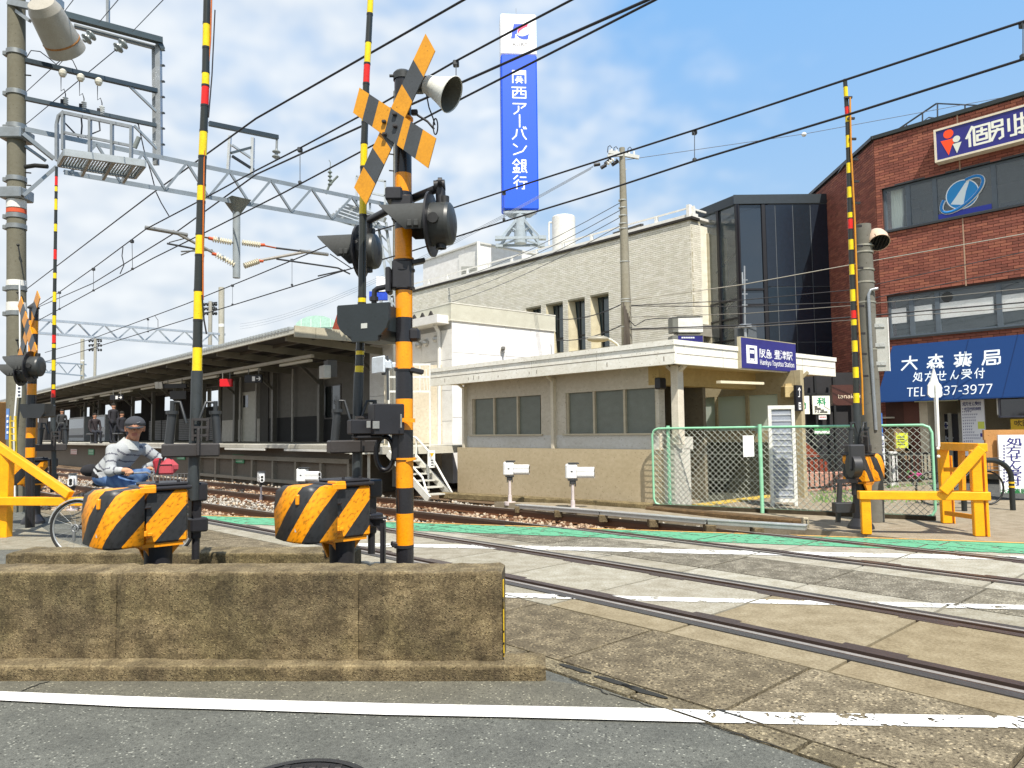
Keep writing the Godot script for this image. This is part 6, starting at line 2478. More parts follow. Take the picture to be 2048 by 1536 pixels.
	for q in [[1880, 1899, "white cross panel and reception lettering"], [1904, 1920, ""]]:
		b = MB.new(L(40, 46, 60))
		var d0 := on(dw, q[0], 900).x
		var d1 := on(dw, q[1], 900).x
		wbox(b, dw, d0, d1, 0.05, on(dw, 1890, 828).y, 0, -0.05)
		var door := part("door", b, M.glass, o)
		b = MB.new(L(206, 206, 200))
		wbox(b, dw, d1, d1 + 0.09, 0.0, on(dw, 1890, 826).y, 0.02, -0.06)
		part("door_frame", b, M.paint, door)
		if q[2]:
			b = MB.new(L(238, 240, 244))
			var cc := on(dw, 1892, 851)
			b.lathe(Transform3D(Basis(dw.u, dw.n, dw.u.cross(dw.n)), dw.at(cc.x, cc.y, 0.004)), [Vector2(0.10, 0.0), Vector2(0.10, 0.004), Vector2(0.0, 0.004)], 20)
			b.c = L(30, 44, 110)
			wbox(b, dw, cc.x - 0.07, cc.x + 0.07, cc.y - 0.022, cc.y + 0.022, 0.0, 0.012)
			wbox(b, dw, cc.x - 0.022, cc.x + 0.022, cc.y - 0.07, cc.y + 0.07, 0.0, 0.013)
			b.c = L(200, 96, 60)
			wbox(b, dw, cc.x - 0.15, cc.x - 0.1, cc.y - 0.1, cc.y + 0.06, 0.0, 0.006)
			b.c = L(206, 212, 226)
			write(b, "受付", dw.at(d0 + 0.05, on(dw, 1890, 872).y, 0.0), dw.u * 0.14, Vector3.DOWN * 0.15, dw.u * 0.15, 0.13)
			part("lettering", b, M.print, door)
	# list panel of hospitals
	var lp := thing("hospital_list_panel", "tall pale panel listing hospitals in blue characters beside the pharmacy door", "sign", w.at(4, 0, 0))
	var lw := Wall.new(w.at(0, 0, -0.15), U)
	var la := on(lw, 1921, 800)
	var lb := on(lw, 1972, 888)
	b = MB.new(L(226, 228, 234))
	wbox(b, lw, la.x, lb.x, lb.y - 0.3, la.y, 0, -0.05)
	part("panel", b, M.print, lp)
	b = MB.new(L(52, 58, 118))
	var pw := lb.x - la.x
	var ph := la.y - lb.y
	write(b, "処方せん受付", lw.at(la.x + pw * 0.08, la.y - ph * 0.05, 0), lw.u * pw * 0.12, Vector3.DOWN * ph * 0.085, lw.u * pw * 0.135, 0.14)
	write(b, "吹田市民病院", lw.at(la.x + pw * 0.14, la.y - ph * 0.175, 0), lw.u * pw * 0.11, Vector3.DOWN * ph * 0.07, lw.u * pw * 0.122, 0.13)
	for i in 12:
		var y := la.y - ph * (0.205 + i * 0.067)
		wbox(b, lw, la.x + pw * 0.06, la.x + pw * 0.09, y - 0.015, y + 0.015, 0, 0.004)
	for i in range(1, 12):
		var y := la.y - ph * (0.205 + i * 0.067)
		var n: int = [8, 4, 7, 6, 6, 5, 4, 4, 5, 7, 8, 4][i]
		for k in n:
			var x := la.x + pw * (0.14 + k * 0.085)
			# far too small to read: each character is a blot of two strokes
			wbox(b, lw, x, x + pw * 0.06, y + 0.008, y + 0.018, 0, 0.004)
			wbox(b, lw, x + pw * 0.015, x + pw * 0.03, y - 0.02, y + 0.02, 0, 0.0046)
	part("lettering", b, M.print, lp)
	b = MB.new(L(206, 214, 90))
	wbox(b, lw, la.x + pw * 0.70, la.x + pw * 0.98, la.y - ph * 0.66, la.y - ph * 0.50, 0.0, 0.006)
	b.c = L(60, 60, 140)
	wbox(b, lw, la.x + pw * 0.78, la.x + pw * 0.98, la.y - ph * 0.84, la.y - ph * 0.76, 0.0, 0.006)
	part("small_poster", b, M.print, lp)
	# strip of light under the awning
	b = MB.new(L(226, 232, 190))
	b.bar(w.at(on(w, 1835, 803).x, h_b - 0.03, 0.2), w.at(on(w, 1920, 799).x, h_b - 0.03, 0.2), 0.05, 0.04)
	solo("strip_light", b, M.paint, "thin pale strip light under the blue awning", "light")
	# dark shop window with frame, and yellow notice
	var sg := thing("shop_window", "dark framed display window right of the hospital list panel", "window", w.at(5, 0, 0))
	var va := on(w, 1997, 797)
	var vb := on(w, 1997, 832)
	b = MB.new(L(40, 38, 42))
	wbox(b, w, va.x, LEN, vb.y, va.y, -0.12, -0.2)
	part("glass", b, M.glass, sg)
	b = MB.new(L(110, 112, 128))
	wbox(b, w, va.x - 0.03, LEN, vb.y - 0.04, vb.y, -0.08, -0.2)
	wbox(b, w, va.x - 0.04, va.x, vb.y - 0.04, va.y, -0.08, -0.2)
	part("frame", b, M.paint, sg)
	b = MB.new(L(206, 168, 30))
	var ya := on(w, 2017, 838)
	var yv := on(w, 2017, 866)
	wbox(b, w, ya.x, LEN, yv.y, ya.y, -0.15, -0.19)
	b.c = L(70, 50, 20)
	write(b, "吹田市", w.at(ya.x + 0.08, ya.y - 0.03, -0.15), w.u * 0.15, Vector3.DOWN * 0.14, w.u * 0.17, 0.12)
	solo("notice_board", b, M.print, "yellow notice board under the dark shop window at the right edge", "notice")
	b = MB.new(L(236, 236, 232))
	var na := on(w, 1990, 795)
	wbox(b, w, na.x, na.x + 0.07, na.y - 0.42, na.y - 0.02, -0.1, -0.18)
	solo("name_strip", b, M.print, "narrow white upright strip beside the dark shop window", "notice")
	# standing sign
	var ss := thing("standing_sign", "large white standing sign with big navy characters and green footer", "sign", pz(2020, 985, 13.8))
	var sw3 := Wall.new(pz(1996, 950, 14.4), Vector3(0.97, 0, 0.22))
	var sa := on(sw3, 1996, 870)
	var sb2 := on(sw3, 2075, 990)
	b = MB.new(L(236, 238, 240))
	wbox(b, sw3, sa.x, sb2.x, on(sw3, 1998, 986).y, sa.y, 0, -0.06)
	part("board", b, M.print, ss)
	b = MB.new(L(40, 40, 116))
	var ky := [[877, 22], [895, 22], [913, 22], [929, 20], [945, 22], [958, 18]]
	for i in 6:
		var q := on(sw3, 2013, 876 + i * 15.8)
		write(b, "処方せん受付"[i], sw3.at(q.x, q.y, 0), sw3.u * 0.24, Vector3.DOWN * 0.145, Vector3.ZERO, 0.12)
	for i in 13:
		var q := on(sw3, 2005, 891 + i * 6)
		wbox(b, sw3, q.x, q.x + 0.05, q.y - 0.012, q.y, 0, 0.003)
		wbox(b, sw3, q.x + 0.02, q.x + 0.033, q.y - 0.035, q.y + 0.01, 0, 0.0036)
	b.c = L(30, 110, 60)
	var gq := on(sw3, 2001, 977)
	write(b, "大森薬局", sw3.at(gq.x, gq.y, 0), sw3.u * 0.10, Vector3.DOWN * 0.09, sw3.u * 0.115, 0.15)
	part("lettering", b, M.print, ss)
	b = MB.new(L(190, 140, 84))
	wbox(b, sw3, sa.x - 0.2, sb2.x, sa.y - 0.1, sa.y + 0.1, -0.12, -0.2)
	wbox(b, sw3, sa.x - 0.18, sa.x + 0.1, 0.5, sa.y - 0.1, -0.12, -0.2)
	solo("wooden_board", b, M.matte, "brown wooden board standing behind the white sign", "board")
	# tan entrance board with carved name
	var eb := Wall.new(pz(1664, 800, 19), Vector3(1, 0, 0.05))
	b = MB.new(L(78, 44, 38))
	var e0 := on(eb, 1664, 770)
	var e1 := on(eb, 1722, 810)
	wbox(b, eb, e0.x, e1.x, e1.y, e0.y, 0, -0.15)
	var eo := thing("dark_red_sign", "dark red sign panel with pale latin lettering left of the concrete pole", "sign", eb.at(e0.x, e1.y, 0))
	part("panel", b, M.paint, eo)
	latin("tanaka d", eo, eb.at(e0.x + 0.13, on(eb, 1680, 797).y, 0), eb.u, Vector3.UP, 0.105, L(226, 206, 180), 0.62)
	# roof rails
	var rr := thing("roof_railing", "dark thin steel railing along the roof of the brown building", "railing", w.at(0, h_top, 0))
	b = MB.new(L(54, 62, 72))
	var rz := 21.0
	var P := [[1790, 263], [1873, 207], [1980, 212]]
	for i in 2: b.bar(pz(P[i][0], P[i][1], rz), pz(P[i + 1][0], P[i + 1][1], rz - 1.2), 0.035, 0.035)
	for q in [[1813, 248, 262], [1845, 227, 250], [1875, 208, 240], [1930, 210, 226]]:
		b.bar(pz(q[0], q[1], rz - 0.6), pz(q[0], q[2] + 6, rz - 0.6), 0.03, 0.03)
	b.bar(pz(1820, 262, rz), pz(1857, 235, rz), 0.03, 0.03)
	b.bar(pz(1857, 235, rz), pz(1890, 238, rz), 0.03, 0.03)
	P = [[1675, 348], [1688, 330], [1742, 296]]
	for i in 2: b.bar(pz(P[i][0], P[i][1], 22.6 - i), pz(P[i + 1][0], P[i + 1][1], 21.6 - i), 0.035, 0.035)
	for q in [[1700, 322, 334], [1725, 306, 318]]: b.bar(pz(q[0], q[1], 21.4), pz(q[0], q[2] + 5, 21.4), 0.03, 0.03)
	part("rail", b, M.paint, rr)


# ---------------------------------------------------------------- street things before the shops
func build_street() -> void:
	# dental entrance in shade
	var dz := 20.5
	var dw := Wall.new(pz(1610, 900, dz), Vector3(1, 0, 0.02))
	var o := thing("dental_entrance", "dark glazed entrance with green and white clinic sign panels", "shop entrance", dw.o)
	var b := MB.new(L(44, 44, 48))
	wbox(b, dw, -0.2, 2.4, 0, 3.0, -0.3, -0.5)
	part("wall", b, M.matte, o)
	b = MB.new(L(34, 34, 38))
	for a in [0.0, 0.33, 0.84, 1.45]:
		wbox(b, dw, a, a + 0.06, 0, 2.9, 0.0, -0.1)
	wbox(b, dw, 0, 1.5, 2.36, 2.42, 0.0, -0.1)
	part("frame", b, M.paint, o)
	for q in [[1600, 1619], [1624, 1660]]:
		b = MB.new(L(244, 246, 232))
		var A := on(dw, q[0], 792)
		var B := on(dw, q[1], 828)
		wbox(b, dw, A.x, B.x, B.y, A.y, 0.02, -0.02)
		var p := part("sign_panel", b, M.print, o)
		if q[0] == 1624:
			b = MB.new(L(20, 140, 90))
			var cq := on(dw, 1634, 796)
			write(b, "科", dw.at(cq.x, cq.y, 0.02), dw.u * 0.22, Vector3.DOWN * 0.20, Vector3.ZERO, 0.14)
			b.c = L(90, 90, 86)
			for i in 4: wbox(b, dw, A.x + 0.05, A.x + 0.13 + 0.09 * i, B.y + 0.03, B.y + 0.23 - 0.05 * i, 0.02, 0.023 + i * 0.0006)
			b.bar(dw.at(A.x + 0.46, B.y + 0.12, 0.024), dw.at(A.x + 0.30, B.y + 0.22, 0.024), 0.012, 0.002, dw.n)
			part("lettering", b, M.print, p)
			latin("2F", o, dw.at(A.x + 0.06, B.y + 0.035, 0.022), dw.u, Vector3.UP, 0.07, L(245, 245, 240), 0.16, true)
		else:
			b = MB.new(L(20, 140, 90))
			var cq := on(dw, 1603, 802)
			write(b, "歯", dw.at(cq.x - 0.08, cq.y, 0.02), dw.u * 0.19, Vector3.DOWN * 0.22, Vector3.ZERO, 0.13)
			part("lettering", b, M.print, p)
	b = MB.new(L(240, 236, 236))
	var rq := on(dw, 1637, 831)
	wbox(b, dw, rq.x, rq.x + 0.21, rq.y - 0.11, rq.y, 0.02, 0.0)
	b.c = L(190, 50, 60)
	for i in 4: wbox(b, dw, rq.x + 0.02 + i * 0.045, rq.x + 0.055 + i * 0.045, rq.y - 0.06, rq.y - 0.03, 0.02, 0.024)
	part("small_plate", b, M.print, o)
	b = MB.new(L(60, 150, 80))
	var gq := on(dw, 1628, 857)
	wbox(b, dw, gq.x, gq.x + 0.42, gq.y - 0.16, gq.y, 0.02, 0.0)
	b.c = L(236, 240, 236)
	wbox(b, dw, gq.x, gq.x + 0.42, gq.y - 0.14, gq.y - 0.07, 0.02, 0.026)
	part("notice_plate", b, M.print, o)
	# brick stairs
	var bs := thing("brick_steps", "reddish brick stair side in front of the clinic entrance", "steps", pz(1625, 960, 17.5))
	b = MB.new(L(172, 96, 70))
	var s0 := pz(1606, 880, 17.8)
	var bw := Wall.new(Vector3(s0.x, 0, s0.z), Vector3(1, 0, 0.3))
	b.prism(PackedVector2Array([Vector2(0, 0), Vector2(0.52, 0), Vector2(0.52, 0.62), Vector2(0.40, 0.72), Vector2(0, 1.18)]), Transform3D(Basis(bw.u, Vector3.UP, bw.u.cross(Vector3.UP)), bw.o), 0.9)
	part("stair_side", b, M.rust, bs)
	b = MB.new(L(196, 150, 132))
	b.bx(pz(1650, 965, 17.4) * Vector3(1, 0, 1) + Vector3(0, 0.2, 0), Vector3(1.2, 0.4, 0.5))
	part("planter_wall", b, M.matte, bs)
	# black street railing
	var f0 := g(1610, 990)
	var f1 := g(1872, 968)
	f0.y = 0
	var ro := thing("street_railing", "low black steel street railing behind the green fence", "railing", f0)
	b = MB.new(L(34, 34, 36))
	var up := Vector3.UP
	b.bar(f0 + up * 0.78, f1 + up * 0.78, 0.05, 0.05)
	b.bar(f0 + up * 0.14, f1 + up * 0.14, 0.04, 0.04)
	part("rail", b, M.paint, ro)
	var nb := 30
	for i in nb + 1:
		b = MB.new(L(34, 34, 36))
		var q := f0.lerp(f1, float(i) / nb)
		b.bar(q + up * (0.0 if i % 6 == 0 else 0.14), q + up * (0.86 if i % 6 == 0 else 0.77), 0.06 if i % 6 == 0 else 0.022, 0.04 if i % 6 == 0 else 0.022, Vector3.RIGHT)
		part("post" if i % 6 == 0 else "baluster", b, M.paint, ro)
	# weeds along it
	var wd := MB.new(L(92, 140, 50))
	for i in 330:
		var q := g(rng.randf_range(1625, 1895), rng.randf_range(993, 1006))
		if rng.randf() < 0.35 and q.x < f1.x: q = f0.lerp(f1, rng.randf())
		wd.c = L(58, 92, 34).lerp(L(104, 138, 56), rng.randf())
		var d := Vector3(rng.randf_range(-1, 1), 0, rng.randf_range(-1, 1)) * 0.07
		var hh := rng.randf_range(0.04, 0.13)
		wd.tri(q, q + Vector3(0.025, 0, 0.01), q + d + up * hh, Vector3(0, 0.3, 1).normalized())
	var we := solo("weeds", wd, M.leaf, "tufts of green weeds growing along the foot of the railing", "weeds")
	we.set_meta("kind", "stuff")
	# arched bollard
	b = MB.new(L(38, 40, 42))
	var q0 := g(2026, 1020)
	var arc := [q0, q0 + up * 0.55]
	for i in 9:
		var a := PI * i / 16
		arc.append(q0 + up * (0.55 + 0.30 * sin(a)) + Vector3(-0.36, 0, 0.02) * (1 - cos(a)))
	arc.append(q0 + up * 0.85 + Vector3(-0.50, 0, 0.03))
	for i in 8:
		var a := PI * (8 - i) / 16
		arc.append(q0 + up * (0.55 + 0.30 * sin(a)) + Vector3(-0.86, 0, 0.05) + Vector3(0.36, 0, -0.02) * (1 - cos(a)))
	arc.append(q0 + Vector3(-0.86, 0, 0.05))
	var bo := thing("arched_bollard", "black arched steel bollard with a yellow band at the right edge", "bollard", q0)
	b.tube(arc, 0.045, 10)
	part("arch", b, M.paint, bo)
	b = MB.new(L(230, 190, 40))
	for y in [0.38, 0.45]: b.cyl(q0 + up * y, q0 + up * (y + 0.03), 0.048, 12)
	part("band", b, M.paint, bo)
	# white arrow marker on a pole
	var az := 10.3
	var ab := pz(1875, 885, az)
	var ao := thing("arrow_marker", "white upward arrow marker on a slim white pole beside the yellow fence", "marker", ab)
	b = MB.new(L(242, 244, 242))
	b.bar(pz(1876, 893, az), pz(1871, 770, az), 0.06, 0.03, Vector3.RIGHT)
	part("pole", b, M.paint, ao)
	b = MB.new(L(244, 246, 246))
	var xx := Transform3D(Basis(), pz(1868, 735, az))
	var u := az / F
	b.prism(PackedVector2Array([Vector2(0, 0), Vector2(8 * u, -30 * u), Vector2(13 * u, -36 * u), Vector2(14 * u, -56 * u), Vector2(10 * u, -60 * u), Vector2(-9 * u, -60 * u), Vector2(-14 * u, -54 * u), Vector2(-13 * u, -36 * u), Vector2(-8 * u, -28 * u)]), xx, 0.03)
	part("arrow_head", b, M.paint, ao)
	# concrete pole with lamp, conduit and the back of a road sign
	var cz := 11.4
	var cb := pz(1748, 1045, cz)
	cb.y = 0
	var cp := thing("concrete_pole", "short grey concrete pole right of the raised gate arm, steel conduit on its side", "utility pole", cb)
	b = MB.new(L(110, 109, 101))
	b.tube([cb, pz(1741, 800, cz), pz(1732, 600, cz), pz(1725, 450, cz)], [0.15, 0.14, 0.13, 0.122], 18)
	part("shaft", b, M.concrete, cp)
	b = MB.new(L(186, 182, 166))
	for y in [493, 506, 541, 566, 606, 700]: b.cyl(pz(1728 + (y - 493) * 0.045, y - 2, cz), pz(1728 + (y - 493) * 0.045, y + 1, cz), 0.137, 18)
	part("band", b, M.metal, cp)
	b = MB.new(L(166, 172, 178))
	b.tube([pz(1752, 860, cz - 0.15), pz(1742, 700, cz - 0.15), pz(1737, 590, cz - 0.15), pz(1741, 580, cz - 0.15), pz(1755, 577, cz - 0.15)], 0.024, 10)
	part("conduit", b, M.metal, cp)
	var lo := thing("street_lamp", "round beige street lamp with dark louvred mouth on the short concrete pole", "lamp", pz(1755, 480, cz))
	b = MB.new(L(216, 190, 168))
	var lc := pz(1752, 470, cz)
	var ax := (pz(1764, 498, cz - 0.22) - lc).normalized()
	var sx := ax.cross(Vector3.RIGHT).normalized()
	var lx := Transform3D(Basis(sx, ax, sx.cross(ax)), lc)
	b.lathe(lx, [Vector2(0, -0.09), Vector2(0.08, -0.07), Vector2(0.13, 0.0), Vector2(0.155, 0.08), Vector2(0.16, 0.20), Vector2(0.15, 0.20)], 24)
	b.bar(pz(1730, 482, cz), pz(1745, 478, cz), 0.05, 0.05)
	part("shade", b, M.paint, lo)
	b = MB.new(L(16, 15, 15))
	b.lathe(lx, [Vector2(0.15, 0.19), Vector2(0.0, 0.10)], 24)
	part("mouth", b, M.matte, lo)
	b = MB.new(L(60, 56, 52))
	for i in 5: b.bar(lx * Vector3(-0.13, 0.17, -0.1 + i * 0.05), lx * Vector3(0.13, 0.17, -0.1 + i * 0.05), 0.004, 0.05, ax)
	part("louvre", b, M.matte, lo)
	var rz := 11.3
	var rs := thing("road_sign_back", "grey rear face of a square road sign with three fixing rails beside the concrete pole", "road sign", pz(1766, 740, rz))
	b = MB.new(L(176, 178, 174))
	var rw := Wall.new(pz(1746, 690, rz), Vector3(1, 0, 0.12))
	var A := on(rw, 1746, 636)
	var B := on(rw, 1781, 742)
	wbox(b, rw, A.x, B.x, B.y, A.y, 0, -0.012, 0.004)
	part("panel", b, M.paint, rs)
	for y in [651, 690, 727]:
		b = MB.new(L(206, 208, 204))
		var yy := on(rw, 1760, y).y
		wbox(b, rw, A.x + 0.01, A.x + 0.16, yy - 0.028, yy + 0.028, 0.018, 0)
		wbox(b, rw, A.x + 0.07, A.x + 0.10, yy - 0.015, yy + 0.015, 0.022, 0)
		part("fixing_rail", b, M.metal, rs)
	b = MB.new(L(228, 230, 230))
	wbox(b, rw, A.x - 0.02, A.x, B.y, A.y + 0.05, 0.01, -0.02)
	wbox(b, rw, B.x - 0.015, B.x, B.y, A.y, 0.006, -0.006)
	part("rim", b, M.paint, rs)
	# banner, crates, bicycles before the pharmacy
	var bn := thing("banner", "narrow blue and white upright banner with characters beside the concrete pole", "banner", pz(1758, 940, 15.5))
	var nw := Wall.new(pz(1752, 900, 15.5), Vector3(1, 0, -0.1))
	b = MB.new(L(54, 110, 190))
	var n0 := on(nw, 1752, 826)
	var n1 := on(nw, 1769, 931)
	wbox(b, nw, n0.x, n1.x, on(nw, 1760, 872).y, n0.y, 0, -0.01)
	b.c = L(226, 230, 234)
	wbox(b, nw, n0.x, n1.x + 0.02, n1.y, on(nw, 1760, 872).y, 0.004, -0.01)
	b.c = L(50, 56, 120)
	for i in 4:
		var q := on(nw, 1757, 880 + i * 12)
		write(b, "処方せん"[i], nw.at(q.x, q.y, 0.004), nw.u * 0.10, Vector3.DOWN * 0.10, Vector3.ZERO, 0.15)
	part("cloth", b, M.cloth, bn)
	b = MB.new(L(210, 212, 214))
	b.cyl(nw.at(n0.x - 0.02, 0, 0), nw.at(n0.x - 0.02, n0.y + 0.1, 0), 0.012, 8)
	part("pole", b, M.paint, bn)
	var crates := [[1800, 880, 0.45, 0.5, L(150, 128, 96), "brown carton on the shelf behind the mesh fence"], [1822, 902, 0.5, 0.4, L(128, 104, 78), "brown carton low behind the mesh fence"], [1850, 905, 0.35, 0.5, L(74, 70, 66), "dark crate beside the brown cartons"]]
	for q in crates:
		b = MB.new(q[4])
		var p := pz(q[0], q[1], 19.8)
		b.bx(p, Vector3(q[2], q[3], 0.4) * 1.2, 0.01)
		solo("carton", b, M.matte, q[5], "box")
	b = MB.new(L(186, 180, 162))
	for y in [0.5, 1.1, 1.7, 2.3]: b.bx(Vector3(pz(1818, 900, 20.1).x, y, -20.1), Vector3(1.6, 0.04, 0.5))
	for x in [1790, 1846]: b.bx(Vector3(pz(x, 900, 20.1).x, 1.15, -20.1), Vector3(0.05, 2.3, 0.5))
	solo("shop_shelf", b, M.paint, "pale open shelf rack inside the pharmacy doorway", "shelf")
	b = MB.new(L(206, 206, 204))
	b.bx(pz(1848, 823, 20), Vector3(0.5, 0.3, 0.3), 0.01)
	solo("air_conditioner", b, M.paint, "white air conditioner on the wall inside the pharmacy", "air conditioner")
	b = MB.new(L(196, 204, 60))
	var pw := pz(1804, 881, 16.3)
	b.bx(pw, Vector3(0.26, 0.33, 0.01))
	b.c = L(90, 100, 40)
	for i in 4: b.bx(pw + Vector3(-0.02, 0.08 - i * 0.055, 0.008), Vector3(0.16, 0.02, 0.004))
	solo("poster", b, M.print, "yellow green poster seen through the right panel of mesh", "poster")
	for i in 3:
		var lab: String = ["white planter box behind the black railing, left one", "white planter box behind the black railing, middle one", "white planter box behind the black railing, right one"][i]
		b = MB.new(L(220, 222, 224))
		var p := g([1765, 1775, 1812][i], 975)
		b.bx(Vector3(p.x, 0.42, p.z - 0.6), Vector3([0.14, 0.16, 0.18][i], 0.84, 0.2), 0.01)
		solo("planter_box", b, M.paint, lab, "box")
	# parked bicycle and pram-like frame seen through the yellow fence
	bike_small(pz(1918, 945, 13.6), "black parked bicycle behind the yellow guard fence")
	b = MB.new(L(150, 60, 110))
	for i in 30:
		var p := pz(1830 + rng.randf_range(-14, 14), 950 + rng.randf_range(-6, 6), 16.2)
		b.c = L(176, 60, 120) if rng.randf() < 0.5 else L(60, 100, 44)
		b.ball(p, Vector3(0.05, 0.04, 0.05), 3)
	solo("flower_pot", b, M.leaf, "small pot of pink flowers before the pharmacy", "flowers")
	b = MB.new(L(70, 74, 120))
	b.bx(g(1612, 990) * Vector3(1, 0, 1) + Vector3(0.0, 0.5, -0.8), Vector3(0.25, 0.7, 0.2), 0.08)
	b.c = L(180, 186, 196)
	b.ball(g(1612, 990) * Vector3(1, 0, 1) + Vector3(0.0, 1.0, -0.8), Vector3(0.12, 0.16, 0.1), 6)
	solo("covered_bundle", b, M.cloth, "grey and blue covered bundle by the railing's left end", "bundle")


func bike_small(at: Vector3, label: String) -> void:
	var o := thing("parked_bicycle", label, "bicycle", at)
	var b := MB.new(L(30, 30, 32))
	for s in [-0.5, 0.5]:
		var ring := []
		for j in 25: ring.append(Vector3(at.x + s + 0.3 * cos(TAU * j / 24), 0.31 + 0.3 * sin(TAU * j / 24), at.z))
		b.tube(ring, 0.018, 6)
	part("wheel", b, M.paint, o)
	b = MB.new(L(40, 42, 46))
	var a := Vector3(at.x, 0, at.z)
	b.tube([a + Vector3(-0.5, 0.31, 0), a + Vector3(-0.1, 0.3, 0), a + Vector3(0.35, 0.75, 0), a + Vector3(0.5, 0.31, 0)], 0.018, 6)
	b.tube([a + Vector3(-0.5, 0.31, 0), a + Vector3(-0.22, 0.78, 0), a + Vector3(-0.1, 0.3, 0)], 0.018, 6)
	b.tube([a + Vector3(0.35, 0.75, 0), a + Vector3(0.32, 0.95, 0), a + Vector3(0.2, 0.98, 0.2)], 0.014, 6)
	part("frame", b, M.paint, o)
	b = MB.new(L(24, 24, 26))
	b.ball(a + Vector3(-0.24, 0.82, 0), Vector3(0.14, 0.04, 0.08), 5)
	part("saddle", b, M.paint, o)
	b = MB.new(L(120, 124, 126))
	for i in 6: b.bar(a + Vector3(0.42 + i * 0.05, 0.62, -0.14), a + Vector3(0.42 + i * 0.05, 0.86, -0.15), 0.008, 0.008)
	b.bx(a + Vector3(0.55, 0.63, 0), Vector3(0.30, 0.012, 0.28))
	for y in [0.7, 0.78, 0.86]:
		b.bar(a + Vector3(0.42, y, 0.14), a + Vector3(0.70, y, 0.14), 0.008, 0.008)
	part("basket", b, M.metal, o)


# ---------------------------------------------------------------- platform under its long canopy
func build_platform() -> void:
	var P0 := Vector3(-4.4, 0, -19.4)
	var PD := Vector3(-0.69, 0, -0.724)
	var LN := 62.0
	var w := Wall.new(P0 + PD * LN, -PD)
	var o := thing("platform", "long grey railway platform with overhanging pale edge and dark wall below", "platform", P0)
	var b := MB.new(L(196, 194, 184))
	for i in 20:
		b = MB.new(L(200, 198, 190).lerp(L(176, 174, 164), rng.randf()))
		wbox(b, w, LN - 3.1 * (i + 1) + 0.008, LN - 3.1 * i - 0.008, 1.02, 1.14, 0, -1.2, 0.01)
		part("edge_slab", b, M.concrete, o)
	b = MB.new(L(140, 136, 120))
	wbox(b, w, 0, LN, 1.02, 1.141, -1.21, -9)
	part("deck", b, M.concrete, o)
	b = MB.new(L(120, 114, 104))
	wbox(b, w, 0, LN - 0.2, -0.3, 1.02, -0.5, -9)
	part("support_wall", b, M.concrete, o)
	# framed recesses at the near end
	b = MB.new(L(150, 146, 136))
	for i in 8:
		var a := LN - 0.4 - i * 1.5
		wbox(b, w, a - 0.12, a, -0.25, 0.75, -0.38, -0.5)
	wbox(b, w, LN - 12, LN - 0.4, 0.62, 0.75, -0.36, -0.5)
	wbox(b, w, LN - 12, LN - 0.4, -0.05, 0.05, -0.36, -0.5)
	part("recess_frame", b, M.concrete, o)
	for i in 5:
		b = MB.new(L(224, 224, 218))
		var a := LN - 0.4 - i * 4.3
		wbox(b, w, a - 3.0, a, 0.95, 1.015, 0.012, -0.05)
		part("edge_strip", b, M.paint, o)
	# steps and frame at the near end
	b = MB.new(L(206, 204, 192))
	wbox(b, w, LN + 0.0, LN + 2.4, 0.92, 1.10, 0.0, -3.0)
	wbox(b, w, LN + 0.2, LN + 0.32, -0.2, 0.92, -0.1, -0.2)
	wbox(b, w, LN + 2.2, LN + 2.32, -0.2, 0.92, -0.1, -0.2)
	part("end_landing", b, M.concrete, o)
	# green refuge signs on the wall
	for q in [[464, 909, 487, 927, "green refuge sign with pale characters below the platform edge, nearer one"], [353, 905, 369, 920, "green refuge sign below the platform edge, farther one"], [176, 898, 187, 910, "small pale green plate below the platform edge at the far left"]]:
		b = MB.new(L(60, 150, 104))
		var A := on(w, q[0], q[1], -0.45)
		var B := on(w, q[2], q[3], -0.45)
		wbox(b, w, A.x, B.x, B.y, A.y, -0.46, -0.48, 0.008)
		b.c = L(190, 226, 204)
		var W := B.x - A.x
		var H := A.y - B.y
		for i in 5: wbox(b, w, A.x + W * (0.12 + i * 0.16), A.x + W * (0.22 + i * 0.16), A.y - H * 0.48, A.y - H * 0.15, -0.458, -0.462)
		for y in [0.62, 0.78]: wbox(b, w, A.x + W * 0.12, B.x - W * 0.12, A.y - H * (y + 0.06), A.y - H * y, -0.458, -0.462)
		solo("refuge_sign", b, M.print, q[4], "sign", "signs below the platform edge")
	b = MB.new(L(226, 214, 210))
	var A2 := on(w, 141, 898, -0.45)
	var B2 := on(w, 153, 909, -0.45)
	wbox(b, w, A2.x, B2.x, B2.y, A2.y, -0.46, -0.48)
	b.c = L(190, 90, 80)
	for i in 3: wbox(b, w, A2.x + 0.05, B2.x - 0.05, A2.y - 0.08 - i * 0.1, A2.y - 0.05 - i * 0.1, -0.458, -0.462)
	solo("warning_plate", b, M.print, "white plate with red lines below the far platform edge", "sign")
	# canopy; its shade is worked into the roof deck and purlin colours
	var Q1 := g(590, 648, 4.55)
	var Q2 := g(95, 775, 4.55)
	var c := Wall.new(Vector3(Q2.x, 0, Q2.z), Q1 - Q2)
	var CL := Vector2(Q1.x - Q2.x, Q1.z - Q2.z).length()
	var co := thing("platform_canopy", "long platform canopy with corrugated roof, dark underside and white edge", "canopy", Vector3(Q1.x, 0, Q1.z))
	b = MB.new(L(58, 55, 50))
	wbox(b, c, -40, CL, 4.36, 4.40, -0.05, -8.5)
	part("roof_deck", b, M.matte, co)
	b = MB.new(L(206, 206, 196))
	wbox(b, c, -40, CL, 4.28, 4.44, 0.03, -0.05)
	part("fascia", b, M.matte, co)
	b = MB.new(L(186, 180, 160))
	wbox(b, c, CL + 0.0, CL + 0.06, 4.18, 4.50, 0.03, -8.5)
	part("end_fascia", b, M.matte, co)
	b = MB.new(L(206, 210, 208))
	var nr := int((CL + 40) / 0.22)
